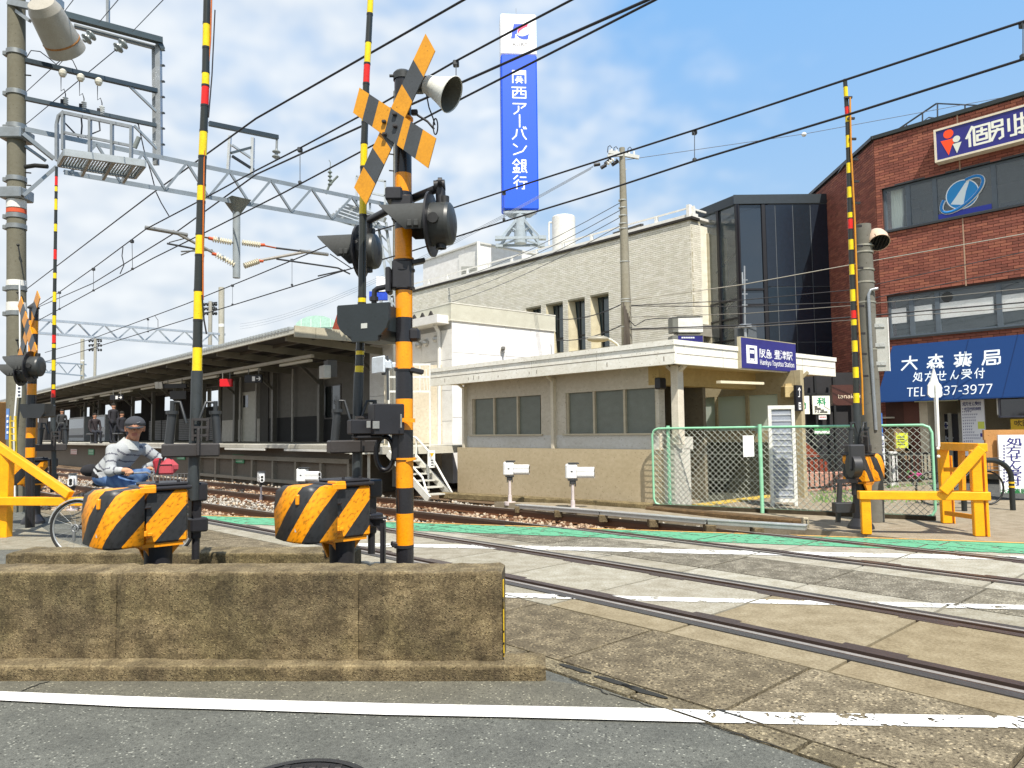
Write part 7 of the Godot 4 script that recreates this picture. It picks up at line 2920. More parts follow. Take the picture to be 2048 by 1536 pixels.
	for i in nr:
		var a := -40 + i * 0.22
		wbox(b, c, a, a + 0.12, 4.44, 4.50, 0.06, -8.5)
	wbox(b, c, -40, CL, 4.405, 4.445, 0.04, -8.5)
	var rs := part("corrugated_sheet", b, M.metal, co)
	rs.set_meta("kind", "stuff")
	# joints in the end fascia
	b = MB.new(L(150, 146, 130))
	for i in 8: wbox(b, c, CL + 0.06, CL + 0.064, 4.2, 4.48, -0.6 - i, -0.62 - i)
	part("end_joint", b, M.matte, co)
	for i in 14:
		var a := CL - 1.0 - i * 2.7
		b = MB.new(L(140, 136, 122))
		b.bar(c.at(a, 4.30, -0.2), c.at(a, 4.02, -4.4), 0.10, 0.22)
		part("beam", b, M.paint, co)
	b = MB.new(L(104, 100, 92))
	for d in [-1.0, -2.0, -3.0, -4.0, -5.2, -6.4]:
		wbox(b, c, -40, CL - 0.2, 4.26, 4.355, d, d - 0.08)
	part("purlin", b, M.paint, co)
	b = MB.new(L(196, 192, 176))
	wbox(b, c, -40, CL - 2.0, 3.86, 3.96, -1.5, -1.62)
	part("cable_rail", b, M.paint, co)
	for i in 9:
		b = MB.new(L(232, 230, 214))
		var a := CL - 2.5 - i * 4.0
		wbox(b, c, a - 2.2, a, 3.78, 3.86, -1.7, -1.82)
		part("tube_light", b, M.paint, co)
	for i in 11:
		var a := CL - 2.2 - i * 4.1
		b = MB.new(L(120, 117, 108))
		wbox(b, c, a - 0.09, a + 0.09, 1.14, 4.05, -4.0, -4.18)
		b.bar(c.at(a, 3.3, -4.1), c.at(a, 4.0, -3.3), 0.1, 0.1)
		part("column", b, M.paint, co)
	# rooms on the platform; canopy shade put into the wall and band colours
	var ro := thing("platform_rooms", "grey rooms under the canopy with a dark lower band, window and pale door", "building", c.at(CL, 0, -4.6))
	var rw := Wall.new(c.at(0, 0, -4.3), c.u)
	var x0 := on(rw, 444, 850).x
	var x1 := on(rw, 700, 850).x + 1.6
	b = MB.new(L(124, 122, 116))
	wbox(b, rw, x0, x1, 2.15, 4.25, 0, -0.2)
	part("upper_wall", b, M.matte, ro)
	b = MB.new(L(52, 50, 52))
	wbox(b, rw, on(rw, 522, 850).x, x1, 1.14, 2.15, 0.01, -0.2)
	part("lower_band", b, M.matte, ro)
	b = MB.new(L(214, 210, 200))
	wbox(b, rw, x0, on(rw, 522, 850).x, 1.14, 2.16, 0.0, -0.2)
	part("wall_foot", b, M.matte, ro)
	b = MB.new(L(196, 194, 180))
	wbox(b, rw, on(rw, 486, 850).x, on(rw, 513, 850).x, 1.15, 3.4, 0.05, 0.0)
	part("door", b, M.paint, ro)
	b = MB.new(L(44, 46, 48))
	wbox(b, rw, on(rw, 488, 850).x, on(rw, 498, 850).x, 2.7, 3.25, 0.055, 0.0)
	part("door_window", b, M.glass, ro)
	b = MB.new(L(90, 88, 84))
	var wa := on(rw, 650, 850).x
	var wb := on(rw, 683, 850).x
	wbox(b, rw, wa, wb, 2.0, 3.3, 0.03, 0.0)
	var wi := part("window_frame", b, M.paint, ro)
	b = MB.new(L(30, 34, 36))
	wbox(b, rw, wa + 0.06, (wa + wb) / 2 - 0.03, 2.06, 3.24, 0.04, 0.0)
	wbox(b, rw, (wa + wb) / 2 + 0.03, wb - 0.06, 2.06, 3.24, 0.04, 0.0)
	part("glass", b, M.glass, wi)
	b = MB.new(L(84, 82, 78))
	wbox(b, rw, on(rw, 522, 850).x, on(rw, 538, 850).x, 1.14, 4.2, 0.05, 0.0)
	part("corner_pier", b, M.matte, ro)
	b = MB.new(L(190, 188, 180))
	for px in [585, 512, 480]:
		var a := on(rw, px, 850, 0.15).x
		b.cyl(rw.at(a, 1.14, 0.15), rw.at(a, 4.1, 0.15), 0.05, 8)
	part("pipe", b, M.paint, ro)
	# back of the platform: dark panels added for its shade, daylight in the gaps
	var bo := thing("platform_back_screen", "slatted screens and dark panels added as shade along the back of the platform", "screen", c.at(20, 0, -8))
	var bw := Wall.new(c.at(0, 0, -7.2), c.u)
	var a := x0 - 0.3
	var k := 0
	while a > -95:
		var gap: float = [0.12, 0.3, 0.1, 0.4][k % 4]
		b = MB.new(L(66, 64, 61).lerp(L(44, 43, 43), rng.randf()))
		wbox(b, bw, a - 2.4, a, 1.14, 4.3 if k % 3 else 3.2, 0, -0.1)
		part("panel", b, M.matte, bo)
		a -= 2.4 + gap
		k += 1
	for q in [[298, 322], [324, 356], [358, 398], [402, 440]]:
		var s0 := on(rw, q[0], 850, -0.5).x
		var s1 := on(rw, q[1], 850, -0.5).x
		for i in 12:
			b = MB.new(L(150, 150, 150))
			wbox(b, rw, s0, s1, 1.2 + i * 0.1, 1.28 + i * 0.1, -0.5, -0.54)
			part("slat", b, M.matte, bo)
	# vending machines
	for q in [[138, 168, "pale vending machine at the back of the platform, left one"], [190, 210, "pale vending machine at the back of the platform, right one"]]:
		b = MB.new(L(188, 192, 196))
		var v0 := on(rw, q[0], 850, 0.6).x
		var v1 := on(rw, q[1], 850, 0.6).x
		wbox(b, rw, v0, v1, 1.14, 2.95, 0.6, -0.1, 0.02)
		var vo := thing("vending_machine", q[2], "vending machine", rw.at(v0, 1.14, 0), "vending machines on the platform")
		part("cabinet", b, M.paint, vo)
		b = MB.new(L(70, 80, 90))
		wbox(b, rw, v0 + 0.1, v1 - 0.1, 2.1, 2.8, 0.61, 0.5)
		part("display", b, M.glass, vo)
		b = MB.new(L(30, 30, 34))
		wbox(b, rw, v0 + 0.1, v1 - 0.1, 1.4, 1.6, 0.61, 0.5)
		part("slot", b, M.paint, vo)
	# hanging signs
	for q in [[489, 750, 523, 765, L(30, 30, 34), "black hanging platform sign with white arrow"], [439, 758, 463, 773, L(200, 20, 30), "red hanging plate under the canopy"], [220, 790, 245, 800, L(30, 30, 34), "small black hanging sign far along the platform"], [340, 782, 372, 798, L(50, 50, 52), "dark hanging departure board under the canopy"], [325, 768, 372, 776, L(44, 44, 46), "long dark hanging sign beside the pale speaker"]]:
		var zz := 25.0 if q[0] > 400 else 31.0
		var sw := Wall.new(pz(q[0], q[1], zz), Vector3(1, 0, 0.1))
		var A := on(sw, q[0], q[1])
		var B := on(sw, q[2], q[3])
		var so := thing("hanging_sign", q[5], "sign", sw.at(A.x, A.y, 0), "signs hanging under the canopy")
		b = MB.new(q[4])
		wbox(b, sw, A.x, B.x, B.y, A.y, 0, -0.1, 0.01)
		part("board", b, M.print, so)
		b = MB.new(L(120, 118, 112))
		for t in [0.2, 0.8]: b.bar(sw.at(lerpf(A.x, B.x, t), A.y, -0.05), sw.at(lerpf(A.x, B.x, t), A.y + 0.22, -0.05), 0.025, 0.025)
		part("hanger", b, M.paint, so)
		if q[0] in [489, 220]:
			b = MB.new(L(230, 230, 226))
			var W := B.x - A.x
			var H := A.y - B.y
			wbox(b, sw, A.x + W * 0.45, A.x + W * 0.62, B.y + H * 0.2, A.y - H * 0.2, 0.0, 0.006)
			b.bar(sw.at(A.x + W * 0.70, B.y + H * 0.5, 0.004), sw.at(A.x + W * 0.92, B.y + H * 0.5, 0.004), 0.03, 0.004, sw.n)
			b.bar(sw.at(A.x + W * 0.84, B.y + H * 0.75, 0.004), sw.at(A.x + W * 0.93, B.y + H * 0.5, 0.0046), 0.03, 0.004, sw.n)
			b.bar(sw.at(A.x + W * 0.84, B.y + H * 0.25, 0.004), sw.at(A.x + W * 0.93, B.y + H * 0.5, 0.0052), 0.03, 0.004, sw.n)
			part("arrow", b, M.print, so)
	b = MB.new(L(206, 204, 192))
	for x in [314, 321]: b.bar(pz(x, 764, 31), pz(x + 2, 777, 31), 0.12, 0.16)
	solo("platform_speaker", b, M.paint, "pale pair of speaker boxes hanging under the canopy", "speaker")
	b = MB.new(L(190, 190, 182))
	b.box(Transform3D(Basis(Vector3.UP, 0.6), pz(650, 744, 22.3)), Vector3(0.22, 0.40, 0.45), 0.02)
	b.c = L(80, 78, 74)
	b.box(Transform3D(Basis(Vector3.UP, 0.6), pz(661, 738, 22.5)), Vector3(0.3, 0.55, 0.4), 0.02)
	solo("camera_box", b, M.paint, "pale box with dark hood fixed high on the platform room wall", "box")


# ---------------------------------------------------------------- overhead line masts
var GO: Vector3
var GN: Vector3


func gp(px: float, py: float, off := 0.0) -> Vector3:
	return onp(px, py, GO + GN * off, GN)


func gb(b: MB, q: Array, w: float, h: float, off := 0.0) -> void:
	b.bar(gp(q[0], q[1], off), gp(q[2], q[3], off), w, h)


func disc_insulator(b: MB, a: Vector3, c: Vector3, n: int, r: float) -> void:
	var ax := (c - a).normalized()
	var sx := ax.cross(Vector3.UP if absf(ax.y) < 0.9 else Vector3.RIGHT).normalized()
	var x := Transform3D(Basis(sx, ax, sx.cross(ax)), a)
	var ln := a.distance_to(c)
	var prof := [Vector2(0.0, 0.0), Vector2(r * 0.35, 0.0)]
	for i in n:
		var y := ln * i / n
		var s := ln / n
		prof.append_array([Vector2(r * 0.4, y + s * 0.1), Vector2(r, y + s * 0.35), Vector2(r, y + s * 0.5), Vector2(r * 0.4, y + s * 0.8)])
	prof.append_array([Vector2(r * 0.35, ln), Vector2(0, ln)])
	b.lathe(x, prof, 10)


func build_masts() -> void:
	var mb := pz(33, 1030, 14.5)
	mb.y = -0.17
	GO = mb
	var rb := pz(798, 860, 20.1)
	GN = Vector3(rb.x - mb.x, 0, rb.z - mb.z).normalized().cross(Vector3.UP)
	if GN.dot(eye - GO) < 0: GN = -GN
	var o := thing("overhead_line_mast", "tall round concrete mast at the left edge with steel bands, white and orange rings", "mast", mb)
	var b := MB.new(L(112, 110, 96))
	b.tube([mb, pz(33, 700, 14.5), pz(33, 400, 14.5), pz(33, 100, 14.5), pz(33, -60, 14.5)], [0.175, 0.17, 0.166, 0.162, 0.158], 22)
	part("shaft", b, M.concrete, o)
	b = MB.new(L(150, 154, 154))
	for y in [108, 188, 255, 275, 360, 434, 455, 578, 628]:
		b.cyl(pz(33, y - 5, 14.5), pz(33, y + 4, 14.5), 0.183, 22)
		b.bx(pz(13, y, 14.45), Vector3(0.10, 0.09, 0.12), 0.01)
	b.cyl(pz(33, 283, 14.5), pz(33, 262, 14.5), 0.19, 22)
	b.cyl(pz(33, 400, 14.5), pz(33, 378, 14.5), 0.195, 22)
	part("steel_band", b, M.metal, o)
	for q in [[562, 576], [606, 626], [402, 418], [420, 428]]:
		b = MB.new(L(230, 230, 226) if q[0] != 420 else L(214, 92, 56))
		b.cyl(pz(33, q[0], 14.5), pz(33, q[1], 14.5), 0.177, 22)
		part("painted_ring", b, M.matte, o)
	b = MB.new(L(60, 60, 58))
	for q in [[36, 490, 45, 540], [36, 585, 46, 640], [34, 680, 40, 705]]:
		b.cyl(pz(q[0], q[1], 14.25), pz(q[2], q[3], 14.25), 0.012, 6)
		b.ball(pz(q[0], q[1], 14.25), Vector3(0.03, 0.03, 0.03), 4)
	for y in [150, 330, 345, 370]: b.cyl(pz(50, y, 14.4), pz(62, y + 1, 14.4), 0.014, 6)
	b.tube([pz(50, 334, 14.4), pz(70, 331, 14.4), pz(95, 333, 14.4)], 0.045, 8)
	part("step_bolt", b, M.metal, o)
	b = MB.new(L(220, 222, 220))
	b.tube([pz(39, 560, 14.25), pz(40, 700, 14.25), pz(28, 850, 14.2), pz(30, 1010, 14.2)], 0.016, 6)
	part("cable", b, M.wire, o)
	# floodlight on the mast
	var fo := thing("floodlight", "large dirty white trumpet-shaped floodlight at the top of the left mast", "lamp", pz(110, 50, 13.8))
	b = MB.new(L(172, 168, 156))
	var A := pz(84, 10, 13.5)
	var Z2 := pz(134, 102, 14.3)
	var ax := (Z2 - A).normalized()
	var sx := ax.cross(Vector3.BACK).normalized()
	var x := Transform3D(Basis(sx, ax, sx.cross(ax)), A)
	var ln := A.distance_to(Z2)
	b.lathe(x, [Vector2(0, -0.06), Vector2(0.24, -0.04), Vector2(0.30, 0.10), Vector2(0.33, ln * 0.55), Vector2(0.36, ln), Vector2(0.345, ln)], 24)
	var hs := part("housing", b, M.paint, fo)
	b = MB.new(L(40, 38, 36))
	b.lathe(x, [Vector2(0.345, ln - 0.005), Vector2(0.24, ln * 0.6), Vector2(0, ln * 0.5)], 24)
	part("mouth", b, M.matte, hs)
	b = MB.new(L(206, 170, 110))
	b.lathe(x, [Vector2(0.345, ln * 0.74), Vector2(0.353, ln * 0.76), Vector2(0.349, ln * 0.78)], 24)
	part("rusty_seam", b, M.rust, hs)
	b = MB.new(L(170, 176, 178))
	b.bar(pz(20, 5, 14.4), pz(95, 20, 14.0), 0.12, 0.12)
	b.bar(pz(30, 20, 14.4), pz(60, 42, 14.2), 0.06, 0.06)
	b.bx(pz(95, 4, 13.9), Vector3(0.5, 0.18, 0.3), 0.02)
	part("bracket", b, M.metal, fo)
	# gantry truss
	var tr := thing("gantry_truss", "pale grey lattice beam spanning both tracks from the left mast", "gantry", gp(60, 262))
	var GY := L(158, 165, 168)
	for off in [-0.12, 0.12]:
		for q in [[50, 258, 783, 411], [128, 344, 783, 458]]:
			b = MB.new(GY)
			b.angle(gp(q[0], q[1], off), gp(q[2], q[3], off), 0.10, 0.014)
			part("chord", b, M.metal, tr)
		var n := 15
		for i in n:
			var xa := 140 + (783 - 140) * pow(float(i) / n, 0.92)
			var xb := 140 + (783 - 140) * pow(float(i + 1) / n, 0.92)
			var top := func(px: float) -> float: return 258 + (px - 50) * 0.2087
			var bot := func(px: float) -> float: return 344 + (px - 128) * 0.174
			b = MB.new(GY)
			if i % 2 == 0: gb(b, [xa, bot.call(xa), xb, top.call(xb)], 0.05, 0.05, off)
			else: gb(b, [xa, top.call(xa), xb, bot.call(xb)], 0.05, 0.05, off)
			part("lattice_bar", b, M.metal, tr)
	b = MB.new(GY)
	for i in 14:
		var px := 140 + i * 46.0
		b.bar(gp(px, 258 + (px - 50) * 0.2087, -0.12), gp(px, 258 + (px - 50) * 0.2087, 0.12), 0.05, 0.05)
		b.bar(gp(px + 20, 344 + (px - 108) * 0.174, -0.12), gp(px + 20, 344 + (px - 108) * 0.174, 0.12), 0.05, 0.05)
	part("tie_plate", b, M.metal, tr)
	b = MB.new(GY)
	gb(b, [46, 268, 108, 318], 0.08, 0.08, 0.1)
	gb(b, [46, 392, 112, 334], 0.11, 0.06, 0.15)
	gb(b, [50, 292, 92, 322], 0.05, 0.05, 0.0)
	b.bx(pz(33, 272, 14.5), Vector3(0.46, 0.22, 0.46), 0.02)
	b.bx(pz(33, 390, 14.5), Vector3(0.44, 0.22, 0.44), 0.02)
	part("knee_brace", b, M.metal, tr)
	# upright frame standing on the beam
	var fr := thing("feeder_frame", "upright steel frame with insulators on the beam beside the left mast", "steel frame", gp(315, 310))
	for q in [[317, 92, 319, 316, 0.11, 0.11, 0.0, L(172, 178, 182)], [310, 95, 312, 330, 0.07, 0.12, -0.15, L(172, 178, 182)], [120, 28, 324, 82, 0.14, 0.13, 0.1, L(88, 98, 102)], [60, 5, 125, 28, 0.14, 0.13, 0.1, L(88, 98, 102)], [148, 52, 312, 96, 0.08, 0.08, -0.1, L(164, 172, 178)], [50, 121, 314, 182, 0.10, 0.09, 0.0, L(70, 82, 90)], [50, 197, 312, 251, 0.08, 0.08, 0.0, L(92, 102, 106)], [258, 171, 312, 223, 0.05, 0.05, 0.0, L(160, 168, 172)], [268, 251, 314, 298, 0.05, 0.05, 0.0, L(160, 168, 172)], [216, 0, 216, 48, 0.06, 0.06, 0.0, L(164, 170, 174)], [316, 82, 324, 100, 0.16, 0.10, 0.05, L(84, 94, 98)]]:
		b = MB.new(q[7])
		gb(b, [q[0], q[1], q[2], q[3]], q[4], q[5], q[6])
		part("member", b, M.metal, fr)
	b = MB.new(L(80, 88, 92))
	for y in [100, 131, 163, 194, 226, 257, 289]: b.bx(gp(326, y, 0.0), Vector3(0.07, 0.03, 0.06))
	part("step", b, M.metal, fr)
	for q in [[125, 138, 125, 153], [161, 147, 161, 162], [197, 155, 197, 170]]:
		b = MB.new(L(226, 224, 210))
		b.lathe(Transform3D(Basis(), gp(q[2], q[3])), [Vector2(0, 0), Vector2(0.05, 0.0), Vector2(0.075, 0.05), Vector2(0.08, 0.11), Vector2(0.05, 0.15), Vector2(0, 0.15)], 14)
		part("pot_insulator", b, M.gloss, fr)
	for q in [[131, 213, 131, 194], [168, 222, 168, 203], [204, 231, 204, 212]]:
		b = MB.new(L(232, 236, 236))
		disc_insulator(b, gp(q[0], q[1]), gp(q[2], q[3]), 5, 0.055)
		part("arrester", b, M.gloss, fr)
		b = MB.new(L(40, 42, 44))
		b.cyl(gp(q[0] - 7, q[1]), gp(q[0] - 7, q[1] - 14), 0.03, 8)
		b.tube([gp(q[0], q[3]), gp(q[0], q[3] - 6), gp(q[0] - 3, q[3] - 16), gp(q[0] - 9, q[3] - 12), gp(q[0] - 9, q[3] - 40)], 0.010, 6)
		b.tube([gp(q[0] - 6, q[1] + 8), gp(q[0] - 4, q[1] + 30), gp(162 + (q[0] - 168) * 0.12, 275)], 0.016, 6)
		part("jumper_lead", b, M.wire, fr)
	for q in [[186, 68, 168, 82], [250, 85, 231, 100]]:
		b = MB.new(L(150, 160, 162))
		disc_insulator(b, gp(q[0], q[1], 0.15), gp(q[2], q[3], 0.15), 2, 0.12)
		part("disc_insulator", b, M.gloss, fr)
	# service cage
	var ca := thing("service_cage", "grey railed service platform with perforated floor hanging on the beam", "service platform", gp(200, 320))
	var fh := 6.62
	var fp := [g(130, 305, fh), g(290, 327, fh), g(270, 352, fh), g(117, 327, fh)]
	b = MB.new(L(176, 182, 184))
	for i in 4:
		b.bar(fp[i], fp[(i + 1) % 4], 0.05, 0.13)
	for t in [0.32, 0.6, 0.87]:
		var p: Vector3 = fp[0].lerp(fp[1], t)
		var q: Vector3 = fp[3].lerp(fp[2], t)
		b.bar(p, q + (q - p) * 0.25 + Vector3(0, -0.08, 0), 0.05, 0.10)
	part("floor_frame", b, M.metal, ca)
	b = MB.new(L(150, 158, 160))
	for i in 27:
		var t := (i + 0.5) / 27.0
		b.bar(fp[0].lerp(fp[1], t), fp[3].lerp(fp[2], t), 0.025, 0.008)
	for i in 8:
		var t := (i + 0.5) / 8.0
		b.bar(fp[0].lerp(fp[3], t), fp[1].lerp(fp[2], t), 0.02, 0.006)
	part("grating", b, M.metal, ca)
	b = MB.new(L(158, 164, 168))
	var hz := [[126, 224, 126, 300], [180, 236, 180, 312], [224, 246, 224, 324], [263, 252, 262, 330], [114, 248, 114, 322]]
	for q in hz: b.bar(pz(q[0], q[1], 14.3), pz(q[2], q[3], 14.3), 0.07, 0.05)
	b.bar(pz(126, 225, 14.3), pz(264, 254, 14.3), 0.06, 0.06)
	b.bar(pz(124, 264, 14.32), pz(264, 292, 14.32), 0.04, 0.05)
	b.tube([pz(126, 225, 14.3), pz(117, 232, 14.3), pz(113, 250, 14.3), pz(113, 320, 14.3)], 0.035, 8)
	part("railing", b, M.metal, ca)
	b = MB.new(L(126, 134, 132))
	b.cyl(pz(278, 274, 14.2), pz(269, 296, 14.2), 0.045, 10)
	part("conduit_bend", b, M.paint, ca)
	# drop tube
	var dt := thing("drop_tube", "grey drop tube hanging from the beam by a funnel-shaped plate", "drop tube", gp(474, 400))
	b = MB.new(L(150, 158, 162))
	b.cyl(gp(473, 405), gp(473, 556), 0.085, 16)
	part("tube", b, M.paint, dt)
	b = MB.new(L(128, 136, 134))
	var q0 := gp(474, 398)
	b.lathe(Transform3D(Basis(), gp(474, 431)), [Vector2(0.09, 0), Vector2(0.10, 0.05), Vector2(0.34, gp(474, 400).y - gp(474, 431).y), Vector2(0, gp(474, 400).y - gp(474, 431).y)], 4)
	part("hanger_plate", b, M.paint, dt)
	# cantilevers either side
	for side in 2:
		var cn := thing("cantilever_arm", ["left cantilever arm with ribbed insulators reaching over the nearer track", "right cantilever arm with ribbed insulators reaching over the farther track"][side], "cantilever", gp([390, 600][side], 490))
		var L1: Array
		var tubes: Array
		if side == 0:
			L1 = [[425, 478, 464, 485], [432, 509, 470, 530]]
			tubes = [[418, 476, 393, 472, 0.02, L(120, 76, 50)], [375, 470, 290, 455, 0.045, L(150, 150, 146)], [428, 506, 345, 462, 0.035, L(176, 170, 160)], [392, 498, 334, 487, 0.022, L(80, 82, 84)], [464, 485, 474, 487, 0.03, L(110, 116, 118)], [470, 530, 474, 533, 0.03, L(110, 116, 118)], [392, 498, 362, 510, 0.015, L(60, 60, 60)], [376, 475, 338, 485, 0.012, L(60, 60, 60)], [425, 500, 362, 503, 0.018, L(120, 120, 116)]]
		else:
			L1 = [[484, 485, 521, 490], [488, 532, 518, 522]]
			tubes = [[522, 490, 552, 496, 0.02, L(200, 104, 60)], [552, 496, 600, 502, 0.025, L(90, 90, 90)], [600, 502, 656, 509, 0.045, L(150, 150, 146)], [520, 521, 620, 502, 0.035, L(176, 170, 160)], [553, 518, 676, 536, 0.022, L(80, 82, 84)], [676, 536, 700, 548, 0.022, L(80, 82, 84)], [636, 552, 690, 540, 0.018, L(60, 60, 60)], [660, 508, 702, 536, 0.014, L(60, 60, 60)]]
		for q in tubes:
			b = MB.new(q[5])
			b.cyl(gp(q[0], q[1], 0.0), gp(q[2], q[3], 0.0), q[4], 8)
			part("tube", b, M.metal, cn)
		for q in L1:
			b = MB.new(L(226, 220, 200))
			disc_insulator(b, gp(q[0], q[1]), gp(q[2], q[3]), 8, 0.075)
			part("insulator", b, M.gloss, cn)
			b = MB.new(L(214, 96, 50))
			b.cyl(gp(q[0] if side == 0 else q[2], q[1] if side == 0 else q[3]), gp((q[0] - 8) if side == 0 else (q[2] + 8), (q[1] - 2) if side == 0 else q[3]), 0.04, 8)
			part("orange_end", b, M.paint, cn)
	# right end of the beam: mast, small platform, lattice mast behind
	var rm := thing("overhead_line_mast", "slim grey mast standing behind the big signal pole at the platform end", "mast", rb)
	b = MB.new(L(150, 150, 142))
	var r2 := Vector3(rb.x, 0, rb.z)
	b.tube([r2, Vector3(pz(798, 184, 20.1).x, pz(798, 184, 20.1).y, rb.z)], [0.19, 0.16], 16)
	part("shaft", b, M.concrete, rm)
	b = MB.new(L(60, 60, 60))
	for q in [[308, 778], [341, 778]]: b.bar(pz(q[1], q[0], 20), pz(q[1] + 10, q[0] + 1, 20), 0.03, 0.03)
	part("step_bolt", b, M.metal, rm)
	b = MB.new(L(196, 204, 208))
	for q in [[700, 415, 770, 440], [655, 432, 735, 455]]: b.bar(pz(q[0], q[1], 19.6), pz(q[2], q[3], 19.2), 0.10, 0.14)
	for i in 6: b.bar(pz(690 - i * 6, 408 + i * 5, 19.5), pz(760 - i * 3, 432 + i * 6, 19.2), 0.05, 0.06)
	for q in [[713, 352, 713, 412], [770, 362, 770, 432], [713, 352, 735, 356], [735, 356, 772, 363], [740, 356, 740, 420], [713, 380, 770, 392]]: b.bar(pz(q[0], q[1], 19.5), pz(q[2], q[3], 19.5), 0.05, 0.05)
	part("end_cage", b, M.metal, rm)
	b = MB.new(L(190, 198, 202))
	for k in 2:
		b.bar(pz(756 + k * 16, 445, 19.9), pz(786 + k * 10, 640, 19.9), 0.07, 0.07)
	for i in 9:
		var t := i / 9.0
		b.bar(pz(lerpf(756, 786, t), lerpf(445, 640, t), 19.9), pz(lerpf(772, 796, t + 0.1), lerpf(445, 640, t + 0.1), 19.9), 0.04, 0.04)
	part("raking_lattice", b, M.metal, rm)
	b = MB.new(L(120, 130, 124))
	disc_insulator(b, pz(660, 372, 19.3), pz(660, 340, 19.3), 4, 0.06)
	b.tube([pz(652, 388, 19.3), pz(658, 372, 19.3), pz(668, 360, 19.3), pz(676, 352, 19.3)], 0.03, 6)
	b.tube([pz(660, 340, 19.3), pz(661, 325, 19.3), pz(658, 320, 19.3)], 0.01, 5)
	part("surge_arrester", b, M.gloss, rm)
	# upright hanger with insulator left of the gate arm
	var uf := thing("small_wire_frame", "small dark steel frame with hanging insulator on the beam, right of the tall arm", "steel frame", gp(490, 340))
	for q in [[418, 247, 556, 275, 0.10, 0.10, L(76, 86, 90)], [460, 272, 456, 345, 0.08, 0.06, L(206, 210, 210)], [506, 276, 504, 350, 0.10, 0.07, L(206, 210, 210)], [462, 306, 506, 294, 0.06, 0.05, L(96, 104, 108)], [464, 312, 508, 340, 0.06, 0.05, L(60, 66, 70)], [464, 290, 508, 320, 0.05, 0.05, L(190, 196, 198)]]:
		b = MB.new(q[6])
		gb(b, [q[0], q[1], q[2], q[3]], q[4], q[5], 0.0)
		part("member", b, M.metal, uf)
	b = MB.new(L(140, 146, 148))
	b.cyl(gp(554, 275), gp(553, 300), 0.03, 8)
	disc_insulator(b, gp(552, 318), gp(553, 298), 2, 0.10)
	part("insulator", b, M.gloss, uf)
	# second and third gantries down the line
	var sets := [[36.0, 44.0, [[75, 639, 450, 669], [75, 666, 445, 694]], [443, 575, 694], "second lattice beam down the line, above the platform roof"], [62.0, 70.0, [[60, 722, 172, 729], [60, 742, 172, 752]], [165, 678, 760], "third and farthest lattice beam, small at the left"]]
	for s in sets:
		var go := thing("gantry_truss", s[4], "gantry", pz(100, 650, s[0]), "lattice beams over the tracks")
		var far := func(px: float, py: float) -> Vector3: return pz(px, py, lerpf(s[0], s[1], (px - 60) / 390.0 if s[0] < 50 else (px - 60) / 110.0))
		for q in s[2]:
			b = MB.new(L(206, 214, 222))
			b.bar(far.call(q[0], q[1]), far.call(q[2], q[3]), 0.12, 0.12)
			part("chord", b, M.metal, go)
		var tq: Array = s[2][0]
		var bq: Array = s[2][1]
		var n := 14 if s[0] < 50 else 6
		for i in n:
			var t0 := float(i) / n
			var t1 := float(i + 1) / n
			b = MB.new(L(196, 204, 212))
			var up := i % 2 == 0
			var p := Vector2(lerpf(tq[0], tq[2], t0), lerpf(bq[1], bq[3], t0) if up else lerpf(tq[1], tq[3], t0))
			var q := Vector2(lerpf(tq[0], tq[2], t1), lerpf(tq[1], tq[3], t1) if up else lerpf(bq[1], bq[3], t1))
			b.bar(far.call(p.x, p.y), far.call(q.x, q.y), 0.07, 0.07)
			part("lattice_bar", b, M.metal, go)
		var mm := thing("overhead_line_mast", "plain concrete mast carrying the %s" % s[4].split(",")[0], "mast", Vector3(far.call(s[3][0], 860).x, 0, far.call(s[3][0], 860).z))
		b = MB.new(L(170, 168, 156))
		b.cyl(mm.position, far.call(s[3][0], s[3][1]), 0.17, 14)
		part("shaft", b, M.concrete, mm)
		b = MB.new(L(226, 228, 226))
		b.cyl(far.call(s[3][0], 648 if s[0] < 50 else 720), far.call(s[3][0], 654 if s[0] < 50 else 723), 0.176, 14)
		part("painted_ring", b, M.matte, mm)
	# distant utility poles left
	for q in [[421, 603, 690, 46.0, 0.12, "thin utility pole with small crossarm beside the second mast"], [191, 676, 745, 60.0, 0.11, "thin distant utility pole with many small insulators"]]:
		var po := thing("utility_pole", q[5], "utility pole", pz(q[0], q[2], q[3]))
		b = MB.new(L(160, 158, 150))
		var pb := pz(q[0], q[2], q[3])
		b.cyl(Vector3(pb.x, 0, pb.z), pz(q[0], q[1], q[3]), q[4], 10)
		part("shaft", b, M.concrete, po)
		b = MB.new(L(60, 62, 64))
		for i in 3:
			var y: float = q[1] + 2 + i * 9
			b.bar(pz(q[0] - 14 + i * 2, y + 3, q[3]), pz(q[0] + 13 - i * 4, y, q[3]), 0.08, 0.08)
			for t in [-12, -6, 6, 11]: b.ball(pz(q[0] + t, y + 4, q[3]), Vector3(0.09, 0.12, 0.09), 4)
		part("crossarm", b, M.metal, po)
	# the utility pole at the centre
	var uz := 19.5
	var ub := pz(1255, 760, uz)
	ub.y = 0
	var uo := thing("utility_pole", "tall tapering concrete utility pole before the pale brick hall", "utility pole", ub)
	b = MB.new(L(142, 139, 126))
	b.tube([ub, pz(1254, 690, uz), pz(1249, 500, uz), pz(1244, 296, uz)], [0.17, 0.145, 0.115, 0.075], 18)
	part("shaft", b, M.concrete, uo)
	b = MB.new(L(206, 208, 204))
	b.bar(pz(1217, 304, uz), pz(1278, 315, uz), 0.09, 0.09)
	b.bar(pz(1232, 318, uz), pz(1252, 340, uz), 0.04, 0.04)
	b.bar(pz(1215, 312, uz - 0.1), pz(1246, 310, uz - 0.1), 0.06, 0.06)
	part("crossarm", b, M.metal, uo)
	b = MB.new(L(34, 36, 40))
